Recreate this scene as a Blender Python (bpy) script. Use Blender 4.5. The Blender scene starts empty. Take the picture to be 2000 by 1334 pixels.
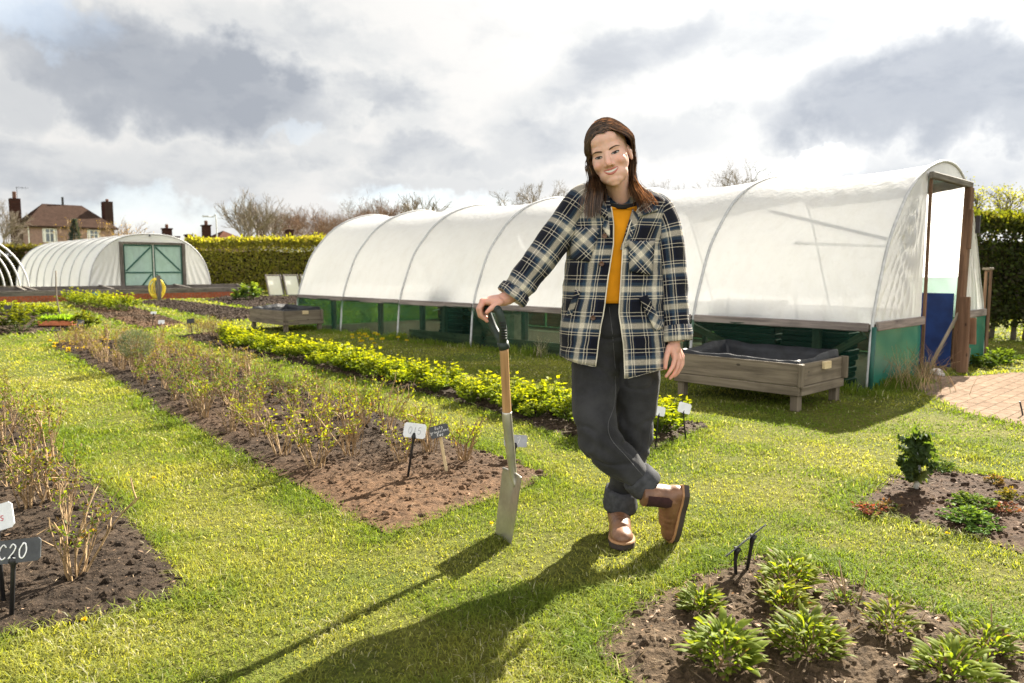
import bpy, math, random
import numpy as np
from mathutils import Vector, Matrix
from mathutils.bvhtree import BVHTree
R = math.radians
sc = bpy.context.scene
COL = sc.collection
rng = np.random.default_rng(11)
random.seed(5)

# ------------------------------------------------------------------ camera
FPX, PITCH, CAM_H = 1467.0, R(5.53), 1.09          # focal length in photo pixels, tilt, eye height
cd = bpy.data.cameras.new('camera'); cam = bpy.data.objects.new('camera', cd); COL.objects.link(cam)
cam.location = (0, 0, CAM_H); cam.rotation_euler = (R(90) - PITCH, 0, 0)
cd.sensor_width = 36; cd.lens = FPX / 2000 * 36; cd.clip_start = .05; cd.clip_end = 2000
cd.dof.use_dof = True; cd.dof.focus_distance = 2.95; cd.dof.aperture_fstop = 4.5
sc.camera = cam
sc.view_settings.view_transform = 'Standard'; sc.view_settings.look = 'None'
sc.view_settings.exposure = 2.3; sc.view_settings.gamma = 1
sc.cycles.max_bounces = 8; sc.cycles.diffuse_bounces = 4; sc.cycles.glossy_bounces = 2
sc.cycles.transmission_bounces = 5; sc.cycles.transparent_max_bounces = 12
sc.cycles.caustics_reflective = False; sc.cycles.caustics_refractive = False
sc.cycles.sample_clamp_indirect = 6; sc.cycles.use_denoising = True

# ------------------------------------------------------------------ light
SUN_AZ, SUN_EL = R(36.5), R(34)
SUNV = Vector((math.sin(SUN_AZ) * math.cos(SUN_EL), math.cos(SUN_AZ) * math.cos(SUN_EL), math.sin(SUN_EL)))
sd = bpy.data.lights.new('sun', 'SUN'); sun = bpy.data.objects.new('sun', sd); COL.objects.link(sun)
sd.energy = 5.0; sd.angle = R(.5); sd.color = (1, .93, .80)
sun.rotation_euler = SUNV.to_track_quat('Z', 'Y').to_euler(); sun.location = (8, 10, 12)


def ray(px, py):
    u = (px - 1000) / FPX; v = (py - 667) / FPX
    return np.array([u, math.cos(PITCH) - v * math.sin(PITCH), -math.sin(PITCH) - v * math.cos(PITCH)])


def G(px, py, z=0.0):                                # photo pixel -> point on the plane at height z
    r = ray(px, py); t = (z - CAM_H) / r[2]
    return np.array([0, 0, CAM_H]) + t * r


def P(px, py, Y):                                    # photo pixel -> point at depth Y
    r = ray(px, py)
    return np.array([0, 0, CAM_H]) + Y / r[1] * r


def proj(p):
    p = np.asarray(p, float); x, y, z = p[..., 0], p[..., 1], p[..., 2] - CAM_H
    zc = y * math.cos(PITCH) - z * math.sin(PITCH); yc = y * math.sin(PITCH) + z * math.cos(PITCH)
    return np.stack([1000 + FPX * x / zc, 667 - FPX * yc / zc], -1)


# ------------------------------------------------------------------ node helper
class NT:
    def __init__(s, tree):
        s.t = tree; tree.nodes.clear()
    def n(s, typ, ins=None, **kw):
        nd = s.t.nodes.new(typ)
        for k, v in kw.items(): setattr(nd, k, v)
        for k, v in (ins or {}).items(): s.put(nd.inputs[k], v)
        return nd
    def put(s, sock, v):
        if isinstance(v, bpy.types.NodeSocket): s.t.links.new(v, sock)
        elif isinstance(v, bpy.types.Node): s.t.links.new(v.outputs[0], sock)
        else:
            if isinstance(v, (tuple, list)) and len(v) == 3 and sock.type == 'RGBA': v = (*v, 1)
            sock.default_value = v
    def m(s, op, a, b=0.0, c=0.0, clamp=False):
        nd = s.n('ShaderNodeMath', operation=op, use_clamp=clamp)
        for i, v in enumerate((a, b, c)): s.put(nd.inputs[i], v)
        return nd.outputs[0]
    def vm(s, op, a, b=None, scale=None):
        nd = s.n('ShaderNodeVectorMath', operation=op); s.put(nd.inputs[0], a)
        if b is not None: s.put(nd.inputs[1], b)
        if scale is not None: s.put(nd.inputs['Scale'], scale)
        return nd.outputs['Value'] if op in ('DOT_PRODUCT', 'LENGTH') else nd.outputs[0]
    def mix(s, f, a, b, blend='MIX'):
        nd = s.n('ShaderNodeMix', data_type='RGBA', blend_type=blend)
        s.put(nd.inputs[0], f); s.put(nd.inputs[6], a); s.put(nd.inputs[7], b)
        return nd.outputs[2]
    def noise(s, vec, scale, detail=3, rough=.55, dist=0.0):
        nd = s.n('ShaderNodeTexNoise', {'Scale': scale, 'Detail': detail, 'Roughness': rough, 'Distortion': dist})
        if vec is not None: s.put(nd.inputs['Vector'], vec)
        return nd.outputs[0]
    def rng(s, v, a, b, c=0.0, d=1.0):
        nd = s.n('ShaderNodeMapRange', {0: v, 1: a, 2: b, 3: c, 4: d}); nd.interpolation_type = 'SMOOTHSTEP'
        return nd.outputs[0]
    def ramp(s, f, stops, interp='LINEAR'):
        nd = s.n('ShaderNodeValToRGB'); cr = nd.color_ramp; cr.interpolation = interp
        while len(cr.elements) < len(stops): cr.elements.new(.5)
        for e, (p, c) in zip(cr.elements, stops):
            e.position = p; e.color = (*c, 1) if len(c) == 3 else c
        s.put(nd.inputs[0], f)
        return nd.outputs[0]


# ------------------------------------------------------------------ sky: nishita with broken cloud
w = bpy.data.worlds.new('World'); sc.world = w; w.use_nodes = True
n = NT(w.node_tree)
sky = n.n('ShaderNodeTexSky', sky_type='NISHITA', sun_disc=False, sun_elevation=SUN_EL, sun_rotation=SUN_AZ)
dirv = n.n('ShaderNodeTexCoord').outputs['Generated']
sx = n.n('ShaderNodeSeparateXYZ', {0: dirv}); X_, Y_, Z_ = sx.outputs
az = n.m('ARCTAN2', X_, Y_); el = n.m('ARCSINE', Z_)
flat = n.n('ShaderNodeCombineXYZ', {0: n.m('MULTIPLY', az, 1.0), 1: n.m('MULTIPLY', el, 2.0), 2: 0.3})
w1 = n.m('SUBTRACT', n.noise(dirv, 7, 5, .55), .5); w2 = n.m('SUBTRACT', n.noise(n.vm('ADD', dirv, (3, 1, 7)), 7, 5, .55), .5)
w3 = n.m('SUBTRACT', n.noise(n.vm('ADD', dirv, (8, 4, 2)), 22, 5, .6), .5)
azw = n.m('ADD', az, n.m('ADD', n.m('MULTIPLY', w1, .16), n.m('MULTIPLY', w3, .085)))
elw = n.m('ADD', el, n.m('ADD', n.m('MULTIPLY', w2, .12), n.m('MULTIPLY', w3, .07)))


def azel(px, py):
    r = ray(px, py); r = r / np.linalg.norm(r)
    return math.atan2(r[0], r[1]), math.asin(r[2])


def blob(px, py, wx, wy, soft=.55, tilt=0.0):
    a0, e0 = azel(px, py)
    da = n.m('SUBTRACT', azw, a0); de = n.m('SUBTRACT', elw, e0)
    de = n.m('ADD', de, n.m('MULTIPLY', da, tilt))
    q = n.m('ADD', n.m('POWER', n.m('DIVIDE', n.m('ABSOLUTE', da), wx / FPX), 2.0),
            n.m('POWER', n.m('DIVIDE', n.m('ABSOLUTE', de), wy / FPX), 2.0))
    return n.rng(q, 1.0 + soft, 1.0 - soft, 0.0, 1.0)


def total(items):
    acc = None
    for k, b in items:
        v = n.m('MULTIPLY', b, k)
        acc = v if acc is None else n.m('MAXIMUM', acc, v)
    return acc


dark = total([(1.0, blob(335, 150, 260, 90, .8, .12)), (.7, blob(450, 195, 200, 75, .8, .1)),
              (1.0, blob(1825, 183, 245, 84, .75, -.10)), (.9, blob(2040, 165, 170, 92, .6, 0)),
              (.42, blob(730, 185, 100, 36, .9)), (.50, blob(1210, 120, 200, 48, .9, -.3)),
              (.42, blob(880, 310, 190, 34, .9)), (.45, blob(1060, 270, 110, 60, .9)), (.3, blob(640, 300, 70, 36, .9)),
              (.42, blob(1300, 265, 130, 46, .9)), (.48, blob(1880, 330, 200, 40, .9)),
              (.36, blob(130, 330, 330, 60, .95)), (.5, blob(5, 165, 60, 55, .8)), (.34, blob(900, 370, 230, 34, .9)),
              (.3, blob(560, 60, 200, 40, .95)), (.36, blob(1650, 50, 220, 40, .95))])
hole = total([(.28, blob(40, -5, 100, 45, .95, .3)), (.12, blob(580, 268, 60, 14, .9)), (.3, blob(830, 400, 160, 26, .9)),
              (.25, blob(330, 405, 150, 30, .9)), (.3, blob(1560, 330, 90, 22, .9))])
tex = n.noise(n.vm('MULTIPLY', dirv, (1, 1, 2.2)), 5.5, 7, .58, .25)
tex2 = n.noise(n.vm('MULTIPLY', dirv, (1, 1, 1.8)), 16, 6, .6, .2)
g = n.rng(n.m('ADD', tex, n.m('MULTIPLY', n.m('SUBTRACT', tex2, .5), .5)), .42, .72)
sund = n.vm('DOT_PRODUCT', dirv, tuple(SUNV))
glow = n.m('POWER', n.m('MAXIMUM', sund, 0.0), 5.0)
shade = n.m('ADD', n.m('MULTIPLY', dark, .92), n.m('MULTIPLY', g, n.m('SUBTRACT', .37, n.m('MULTIPLY', glow, .22))), clamp=True)
shade = n.m('ADD', shade, n.m('MULTIPLY', n.m('MULTIPLY', n.m('SUBTRACT', tex2, .5), dark), .25), clamp=True)
WH = 1.95                                             # sunlit cloud radiance before the 0.1 strength
white = n.ramp(shade, [(0, (WH * 1.0, WH * .985, WH * .96)), (.28, (WH * .86, WH * .87, WH * .87)),
                       (.6, (WH * .68, WH * .705, WH * .74)), (1, (WH * .47, WH * .505, WH * .565))])
lit = n.m('ADD', .93, n.m('MULTIPLY', glow, .5))
back = n.rng(Y_, .1, -.75)                           # unseen cloud bank behind the camera, brightened to fill the figure's front
low = n.rng(el, 1.1, .35)
lit = n.m('ADD', lit, n.m('MULTIPLY', n.m('MULTIPLY', back, low), 1.55))
zen = n.rng(el, .55, 1.1); lit = n.m('MULTIPLY', lit, n.m('SUBTRACT', 1.0, n.m('MULTIPLY', zen, .12)))
cloud = n.vm('SCALE', white, scale=lit)
blue = n.mix(1.0, n.vm('SCALE', sky.outputs[0], scale=.34), (1.05, 1.2, 1.35), 'ADD')
skyc = n.mix(hole, cloud, blue)
bg = n.n('ShaderNodeBackground', {'Color': skyc, 'Strength': .1})
n.n('ShaderNodeOutputWorld', {0: bg})


# ------------------------------------------------------------------ numpy noise
def _h(ix, iy, iz, seed):
    h = (ix * 73856093) ^ (iy * 19349663) ^ (iz * 83492791) ^ (seed * 2654435761)
    h = h & 0xffffffff
    h = ((h ^ (h >> 16)) * 0x45d9f3b) & 0xffffffff
    h = ((h ^ (h >> 16)) * 0x45d9f3b) & 0xffffffff
    return ((h ^ (h >> 16)) & 0xffff) / 32767.5 - 1.0


def vn(p, seed=0):
    p = np.asarray(p, float)
    i = np.floor(p).astype(np.int64); f = p - i; f = f * f * (3 - 2 * f)
    out = 0
    for dx in (0, 1):
        for dy in (0, 1):
            for dz in (0, 1):
                wgt = (f[..., 0] if dx else 1 - f[..., 0]) * (f[..., 1] if dy else 1 - f[..., 1]) * (f[..., 2] if dz else 1 - f[..., 2])
                out = out + wgt * _h(i[..., 0] + dx, i[..., 1] + dy, i[..., 2] + dz, seed)
    return out


def fbm(p, octv=4, seed=0, gain=.5):
    p = np.asarray(p, float); a = 1.0; s = 0; t = 0
    for o in range(octv):
        s = s + a * vn(p * 2 ** o + 17.3 * o, seed + o); t += a; a *= gain
    return s / t


def n2(x, y, s, octv=3, seed=0):
    x, y = np.broadcast_arrays(np.asarray(x, float), np.asarray(y, float))
    return fbm(np.stack([x * s, y * s, np.full(x.shape, .37)], -1), octv, seed)


# ------------------------------------------------------------------ objects
def tag(o, label=None, cat=None, group=None, kind=None):
    for k, v in (('label', label), ('category', cat), ('group', group), ('kind', kind)):
        if v: o[k] = v
    return o


def empty(name, loc, label=None, cat=None, group=None, rz=0.0):
    o = bpy.data.objects.new(name, None); COL.objects.link(o)
    o.location = tuple(loc); o.rotation_euler = (0, 0, rz); o.empty_display_size = .1
    return tag(o, label, cat, group)


def mk(name, V, F, mat=None, parent=None, smooth=False, C=None, Pa=None, midx=None, UV=None):
    V = np.asarray(V, float).reshape(-1, 3)
    if parent is not None and parent.type == 'EMPTY': V = V - np.array(parent.location)
    elif parent is not None:
        q = parent
        while q is not None: V = V - np.array(q.location); q = q.parent
    me = bpy.data.meshes.new(name)
    if isinstance(F, np.ndarray):
        k = F.shape[1]; nf = len(F)
        me.vertices.add(len(V)); me.vertices.foreach_set('co', V.ravel())
        me.loops.add(nf * k); me.loops.foreach_set('vertex_index', F.astype(np.int32).ravel())
        me.polygons.add(nf); me.polygons.foreach_set('loop_start', np.arange(nf, dtype=np.int32) * k)
        me.polygons.foreach_set('loop_total', np.full(nf, k, np.int32))
        me.update(calc_edges=True)
    else:
        me.from_pydata([tuple(v) for v in V], [], [tuple(f) for f in F])
    if C is not None:
        a = me.attributes.new('C', 'FLOAT_COLOR', 'POINT')
        C = np.asarray(C, float)
        if C.shape[1] == 3: C = np.hstack([C, np.ones((len(C), 1))])
        a.data.foreach_set('color', C.ravel())
    if Pa is not None:
        a = me.attributes.new('P', 'FLOAT_VECTOR', 'POINT'); a.data.foreach_set('vector', np.asarray(Pa, float).ravel())
    for mm in (mat if isinstance(mat, (list, tuple)) else [mat]):
        if mm is not None: me.materials.append(mm)
    if midx is not None: me.polygons.foreach_set('material_index', np.asarray(midx, np.int32))
    me.polygons.foreach_set('use_smooth', np.full(len(me.polygons), bool(smooth)))
    me.validate(); me.update()
    o = bpy.data.objects.new(name, me); COL.objects.link(o)
    if parent is not None: o.parent = parent
    return o


class MB:                                            # collects quads; every vertex also gets a grain coordinate P
    def __init__(s): s.V = []; s.F = []; s.Pa = []; s.C = []; s.n = 0
    def add(s, V, F, Pa=None, C=None):
        V = np.asarray(V, float).reshape(-1, 3)
        s.V.append(V); s.Pa.append(V if Pa is None else np.asarray(Pa, float).reshape(-1, 3))
        s.C.append(np.ones((len(V), 3)) * .5 if C is None else np.broadcast_to(np.asarray(C, float), (len(V), 3)))
        F = np.asarray(F, int)
        if F.shape[1] == 3: F = np.hstack([F, F[:, 2:3]])
        s.F.append(F + s.n); s.n += len(V); return s
    def box(s, c, size, ax=None, C=None, bev=.004):
        ax = np.eye(3) if ax is None else np.asarray(ax, float)
        h = np.asarray(size, float) / 2; b = min(bev, h.min() * .45)
        order = np.argsort(-h); L = []
        sg = [(i, j, k) for i in (-1, 1) for j in (-1, 1) for k in (-1, 1)]
        idx = {}
        for q in sg:
            for a in range(3):
                v = np.array(q) * h
                for o in range(3):
                    if o != a: v[o] -= q[o] * b
                idx[(q, a)] = len(L); L.append(v)
        L = np.array(L); F = []
        for a in range(3):
            o1, o2 = [o for o in range(3) if o != a]
            for sgn in (-1, 1):
                cyc = [(-1, -1), (1, -1), (1, 1), (-1, 1)]
                if (sgn > 0) != (a != 1): cyc = cyc[::-1]
                f = []
                for u, v in cyc:
                    q = [0, 0, 0]; q[a] = sgn; q[o1] = u; q[o2] = v; f.append(idx[(tuple(q), a)])
                F.append(f)
        for a in range(3):                            # edge bevels
            o1, o2 = [o for o in range(3) if o != a]
            for u in (-1, 1):
                for v in (-1, 1):
                    f = []
                    for sgn, o in ((-1, o1), (1, o1), (1, o2), (-1, o2)):
                        q = [0, 0, 0]; q[a] = sgn; q[o1] = u; q[o2] = v; f.append(idx[(tuple(q), o)])
                    F.append(f)
        for q in sg: F.append([idx[(q, 0)], idx[(q, 1)], idx[(q, 2)], idx[(q, 2)]])
        Pa = L[:, order] + rng.uniform(-9, 9, 3)
        return s.add(np.asarray(c) + L @ ax, np.array(F), Pa, C)
    def beam(s, a, b, wd, th, up=(0, 0, 1), C=None, bev=.004):
        a = np.asarray(a, float); b = np.asarray(b, float); d = b - a; L = np.linalg.norm(d); d /= L
        up = np.asarray(up, float); sd_ = np.cross(d, up); sd_ /= np.linalg.norm(sd_); u2 = np.cross(sd_, d)
        return s.box((a + b) / 2, (L, wd, th), np.array([d, sd_, u2]), C, bev)
    def tube(s, pts, r, nseg=8, C=None, cap=True, sub=0):
        pts = np.asarray(pts, float)
        if sub: pts = smooth_path(pts, sub)
        m = len(pts); r = np.broadcast_to(np.interp(np.linspace(0, 1, m), np.linspace(0, 1, np.size(r)), np.atleast_1d(r)), (m,))
        fr = frames(pts); a = np.linspace(0, 2 * np.pi, nseg, endpoint=False)
        V = pts[:, None] + r[:, None, None] * (np.cos(a)[None, :, None] * fr[0][:, None] + np.sin(a)[None, :, None] * fr[1][:, None])
        i, j = np.meshgrid(np.arange(m - 1), np.arange(nseg), indexing='ij'); j2 = (j + 1) % nseg
        F = np.stack([i * nseg + j, i * nseg + j2, (i + 1) * nseg + j2, (i + 1) * nseg + j], -1).reshape(-1, 4)
        ln = np.concatenate([[0], np.cumsum(np.linalg.norm(np.diff(pts, axis=0), axis=1))])
        Pa = np.stack([np.repeat(ln, nseg), np.tile(np.cos(a), m) * .02, np.tile(np.sin(a), m) * .02], -1) + rng.uniform(-9, 9, 3)
        V = V.reshape(-1, 3)
        if cap:
            k = len(V); V = np.vstack([V, pts[0], pts[-1]]); Pa = np.vstack([Pa, Pa[0], Pa[-1]])
            jj = np.arange(nseg); j2 = (jj + 1) % nseg
            F = np.vstack([F, np.stack([j2, jj, np.full(nseg, k), np.full(nseg, k)], -1),
                           np.stack([(m - 1) * nseg + jj, (m - 1) * nseg + j2, np.full(nseg, k + 1), np.full(nseg, k + 1)], -1)])
        return s.add(V, F, Pa, C)
    def grid(s, V, C=None, Pa=None, close=False):     # V (a,b,3)
        a, b = V.shape[:2]; bb = b if close else b - 1
        i, j = np.meshgrid(np.arange(a - 1), np.arange(bb), indexing='ij'); j2 = (j + 1) % b
        F = np.stack([i * b + j, i * b + j2, (i + 1) * b + j2, (i + 1) * b + j], -1).reshape(-1, 4)
        return s.add(V.reshape(-1, 3), F, Pa, None if C is None else (C.reshape(-1, 3) if np.ndim(C) > 1 else C))
    def build(s, name, mat, parent=None, smooth=False):
        V = np.vstack(s.V); F = np.vstack(s.F); tri = F[:, 2] == F[:, 3]
        Fl = F if not tri.any() else [list(f[:3]) if t else list(f) for f, t in zip(F, tri)]
        return mk(name, V, Fl, mat, parent, smooth, np.vstack(s.C), np.vstack(s.Pa))


def smooth_path(pts, sub=6):
    pts = np.asarray(pts, float); q = np.vstack([2 * pts[0] - pts[1], pts, 2 * pts[-1] - pts[-2]]); out = []
    for i in range(1, len(q) - 2):
        t = np.linspace(0, 1, sub, endpoint=False)[:, None]; a, b, c, d = q[i - 1], q[i], q[i + 1], q[i + 2]
        out.append(.5 * (2 * b + (c - a) * t + (2 * a - 5 * b + 4 * c - d) * t ** 2 + (3 * b - 3 * c + d - a) * t ** 3))
    return np.vstack(out + [pts[-1:]])


def frames(pts):
    t = np.gradient(pts, axis=0); t /= np.linalg.norm(t, axis=1, keepdims=True) + 1e-12
    ref = np.array([0, 0, 1.]) if abs(t[0][2]) < .9 else np.array([1., 0, 0])
    A = np.zeros_like(pts); a = np.cross(t[0], ref); a /= np.linalg.norm(a)
    for i in range(len(pts)):
        a = a - t[i] * (a @ t[i]); a /= np.linalg.norm(a) + 1e-12; A[i] = a
    return A, np.cross(t, A)


def copy_tree(o, parent=None):                       # a thing with copies of its parts and sub-parts
    c = o.copy(); COL.objects.link(c)
    if parent is not None: c.parent = parent
    for ch in list(o.children): copy_tree(ch, c)
    return c


def prisms(p0, p1, r0, r1, ns=3):
    d = p1 - p0; L = np.linalg.norm(d, axis=1, keepdims=True) + 1e-9; d = d / L
    ref = np.where(np.abs(d[:, 2:3]) < .9, [[0, 0, 1.]], [[1., 0, 0]])
    a = np.cross(d, ref); a /= np.linalg.norm(a, axis=1, keepdims=True); b = np.cross(d, a)
    an = np.arange(ns) * 2 * np.pi / ns; cs = np.cos(an)[None, :, None]; sn = np.sin(an)[None, :, None]
    ring = cs * a[:, None] + sn * b[:, None]
    V = np.concatenate([p0[:, None] + ring * np.reshape(r0, (-1, 1, 1)), p1[:, None] + ring * np.reshape(r1, (-1, 1, 1))], 1)
    base = (np.arange(len(p0)) * 2 * ns)[:, None]; j = np.arange(ns)[None]; j2 = (j + 1) % ns
    F = np.stack([base + j, base + j2, base + ns + j2, base + ns + j], -1).reshape(-1, 4)
    return V.reshape(-1, 3), F


def leafquads(pos, d, nrm, L, W, fold=.15, curl=0.0):
    d = d / (np.linalg.norm(d, axis=1, keepdims=True) + 1e-9)
    sdv = np.cross(d, nrm); sdv /= np.linalg.norm(sdv, axis=1, keepdims=True) + 1e-9; up = np.cross(sdv, d)
    L = np.reshape(L, (-1, 1)); W = np.reshape(W, (-1, 1))
    mid = pos + d * L * .45
    V = np.stack([pos, mid - sdv * W / 2 + up * W * fold, pos + d * L - up * L * curl, mid + sdv * W / 2 + up * W * fold], 1)
    F = np.arange(len(pos) * 4).reshape(-1, 4)
    return V.reshape(-1, 3), F


def unit(v): return v / (np.linalg.norm(v, axis=-1, keepdims=True) + 1e-12)


def rdir(k): return unit(rng.normal(size=(k, 3)))


def inpoly(x, y, poly):
    poly = np.asarray(poly)[:, :2]; x = np.asarray(x); y = np.asarray(y); c = np.zeros(x.shape, bool); j = len(poly) - 1
    for i in range(len(poly)):
        xi, yi = poly[i]; xj, yj = poly[j]
        c ^= ((yi > y) != (yj > y)) & (x < (xj - xi) * (y - yi) / (yj - yi + 1e-12) + xi); j = i
    return c


def polydist(x, y, poly):                            # distance to the outline
    poly = np.asarray(poly)[:, :2]; best = np.full(np.shape(x), 1e9)
    for i in range(len(poly)):
        a = poly[i]; b = poly[(i + 1) % len(poly)]; ab = b - a
        t = np.clip(((x - a[0]) * ab[0] + (y - a[1]) * ab[1]) / (ab @ ab + 1e-12), 0, 1)
        best = np.minimum(best, np.hypot(x - a[0] - t * ab[0], y - a[1] - t * ab[1]))
    return best
# ------------------------------------------------------------------ materials
def newmat(name):
    m = bpy.data.materials.new(name); m.use_nodes = True
    return m, NT(m.node_tree)


def out(n, sh): n.n('ShaderNodeOutputMaterial', {0: sh})


def attr(n, name):
    a = n.n('ShaderNodeAttribute', attribute_name=name)
    return a.outputs['Color'] if name == 'C' else a.outputs['Vector']


def pbsdf(n, color, rough=.6, metal=0.0, spec=.5, bump=None, bstr=.3, bdist=.01, **kw):
    ins = {'Base Color': color, 'Roughness': rough, 'Metallic': metal, 'Specular IOR Level': spec}
    ins.update(kw)
    if bump is not None: ins['Normal'] = n.n('ShaderNodeBump', {'Height': bump, 'Strength': bstr, 'Distance': bdist})
    return n.n('ShaderNodeBsdfPrincipled', ins)


def plain(name, color, rough=.6, metal=0.0, var=.25, scale=12, bstr=.15, spec=.4):
    m, n = newmat(name); co = n.n('ShaderNodeTexCoord').outputs['Object']
    f = n.noise(co, scale, 5, .6); f2 = n.noise(co, scale * 9, 3)
    c = n.mix(n.rng(f, .3, .7), tuple(c * (1 - var) for c in color), tuple(min(1, c * (1 + var)) for c in color))
    out(n, pbsdf(n, c, n.m('ADD', rough - .08, n.m('MULTIPLY', f2, .16)), metal, spec, f2, bstr, .003)); return m


def wood(name, c1, c2, rough=.8, knots=True):
    m, n = newmat(name); p = attr(n, 'P')
    ps = n.vm('MULTIPLY', p, (1.6, 26, 26)); g1 = n.noise(ps, 1.0, 5, .6, .6); g2 = n.noise(n.vm('MULTIPLY', p, (5, 110, 110)), 1, 3)
    big = n.noise(p, 3.2, 3); c = n.mix(n.rng(g1, .32, .68), c1, c2)
    c = n.mix(n.m('MULTIPLY', n.rng(big, .45, .75), .55), c, tuple(x * .55 for x in c1))
    c = n.mix(n.m('MULTIPLY', n.rng(g2, .55, .8), .45), c, tuple(x * .35 for x in c1))
    if knots:
        vo = n.n('ShaderNodeTexVoronoi', {'Vector': n.vm('MULTIPLY', p, (5, 9, 9)), 'Scale': 1.0}); k = n.rng(vo.outputs[0], .13, .06)
        c = n.mix(n.m('MULTIPLY', k, .8), c, tuple(x * .25 for x in c1))
    out(n, pbsdf(n, c, rough, 0, .25, n.m('ADD', g1, g2), .5, .004)); return m


def leafmat(name, tint=(1.25, 1.15, .45), trans=.45, gloss=.05, rough=.45):
    m, n = newmat(name); c = attr(n, 'C')
    co = n.n('ShaderNodeNewGeometry').outputs['Position']
    c = n.mix(n.rng(n.noise(co, 55, 2), .3, .7), n.vm('SCALE', c, scale=.82), n.vm('SCALE', c, scale=1.15))
    d = n.n('ShaderNodeBsdfDiffuse', {0: c}); t = n.n('ShaderNodeBsdfTranslucent', {0: n.vm('MULTIPLY', c, tint)})
    s = n.n('ShaderNodeMixShader', {0: trans, 1: d, 2: t})
    gl = n.n('ShaderNodeBsdfGlossy', {'Color': (1, 1, 1), 'Roughness': rough})
    out(n, n.n('ShaderNodeMixShader', {0: gloss, 1: s, 2: gl})); return m


M = {}
M['grass'] = leafmat('grass_blades', (1.5, 1.42, .45), .48, .008, .6)
M['leaf'] = leafmat('leaf', (1.8, 1.6, .35), .5, .010, .55)
M['leaf_dull'] = leafmat('leaf_dull', (1.2, 1.1, .5), .35, .012, .5)
M['twig'] = plain('twig', (.25, .165, .082), .8, 0, .4, 30)
M['dead'] = leafmat('dead_leaf', (1.1, 1, .8), .25, .02, .6)
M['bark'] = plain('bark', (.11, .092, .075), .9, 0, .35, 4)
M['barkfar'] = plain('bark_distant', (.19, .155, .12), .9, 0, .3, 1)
M['oldwood'] = wood('weathered_wood', (.115, .092, .066), (.205, .168, .122))
M['greywood'] = wood('grey_wood', (.085, .074, .063), (.18, .16, .138))
M['brownwood'] = wood('brown_wood', (.10, .055, .032), (.19, .11, .065))
M['ashwood'] = wood('ash_wood', (.36, .20, .085), (.50, .30, .14), .5, False)
M['lath'] = wood('pale_lath', (.48, .36, .2), (.62, .5, .3), .7, False)
M['rail'] = wood('dirty_rail', (.15, .125, .115), (.30, .255, .23))
M['galv'] = plain('galvanised_steel', (.44, .44, .44), .55, .25, .15, 20)
M['darkmetal'] = plain('dark_metal', (.04, .04, .045), .5, .3, .2, 20)
M['black'] = plain('black_plastic', (.014, .014, .016), .45, 0, .3, 20)
M['liner'] = plain('black_liner', (.010, .011, .014), .5, 0, .5, 14, .6)
M['slate'] = plain('slate_plate', (.045, .048, .052), .55, 0, .25, 22)
M['whiteplate'] = plain('white_plate', (.62, .63, .64), .35, 0, .08, 20)
M['greyplate'] = plain('grey_plate', (.30, .31, .33), .35, 0, .12, 20)
M['teal'] = plain('teal_plate', (.02, .16, .17), .5)
M['chalk'] = plain('chalk', (.85, .85, .83), .9)
M['red'] = plain('red_ink', (.55, .06, .07), .7)
M['yellow'] = plain('yellow_hose', (.72, .58, .05), .45, 0, .12)
M['brick'] = None
M['terracotta'] = plain('orange_tray', (.50, .15, .06), .6); M['pot'] = plain('chimney_pot', (.11, .05, .035), .8)
M['blue'] = plain('blue_board', (.010, .035, .15), .5, 0, .25, 5)
M['stone'] = plain('stone', (.42, .40, .37), .85, 0, .2, 30)
M['canvas'] = plain('canvas', (.35, .32, .24), .9, 0, .2, 8)
M['greenpaint'] = plain('green_paint', (.012, .075, .055), .5)
M['petal'] = leafmat('petals', (1.2, 1.1, .6), .35, .03)


def polythene():
    m, n = newmat('white_polythene'); co = n.n('ShaderNodeTexCoord').outputs['Object']
    f = n.noise(co, 1.3, 4); st = n.noise(n.vm('MULTIPLY', co, (6, 6, 1.2)), 1.0, 5, .65)
    col = n.mix(n.rng(st, .35, .8), (.96, .96, .95), (.91, .90, .88))
    z = n.n('ShaderNodeSeparateXYZ', {0: co}).outputs[2]
    dirt = n.m('MULTIPLY', n.rng(n.noise(co, 9, 5, .7), .5, .78), .14)
    col = n.mix(dirt, col, (.58, .54, .46))
    bmp = n.n('ShaderNodeBump', {'Height': n.noise(n.vm('MULTIPLY', co, (2, 2, 1)), 5.0, 4), 'Strength': .4, 'Distance': .03})
    d = n.n('ShaderNodeBsdfDiffuse', {0: col, 'Normal': bmp}); t = n.n('ShaderNodeBsdfTranslucent', {0: col, 'Normal': bmp})
    s = n.n('ShaderNodeMixShader', {0: .57, 1: d, 2: t})
    s = n.n('ShaderNodeMixShader', {0: .05, 1: s, 2: n.n('ShaderNodeBsdfTransparent', {0: (1, 1, 1)})})
    gl = n.n('ShaderNodeBsdfGlossy', {'Color': (1, 1, 1), 'Roughness': .28, 'Normal': bmp})
    fr = n.n('ShaderNodeFresnel', {'IOR': 1.35})
    out(n, n.n('ShaderNodeMixShader', {0: fr, 1: s, 2: gl})); return m


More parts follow.
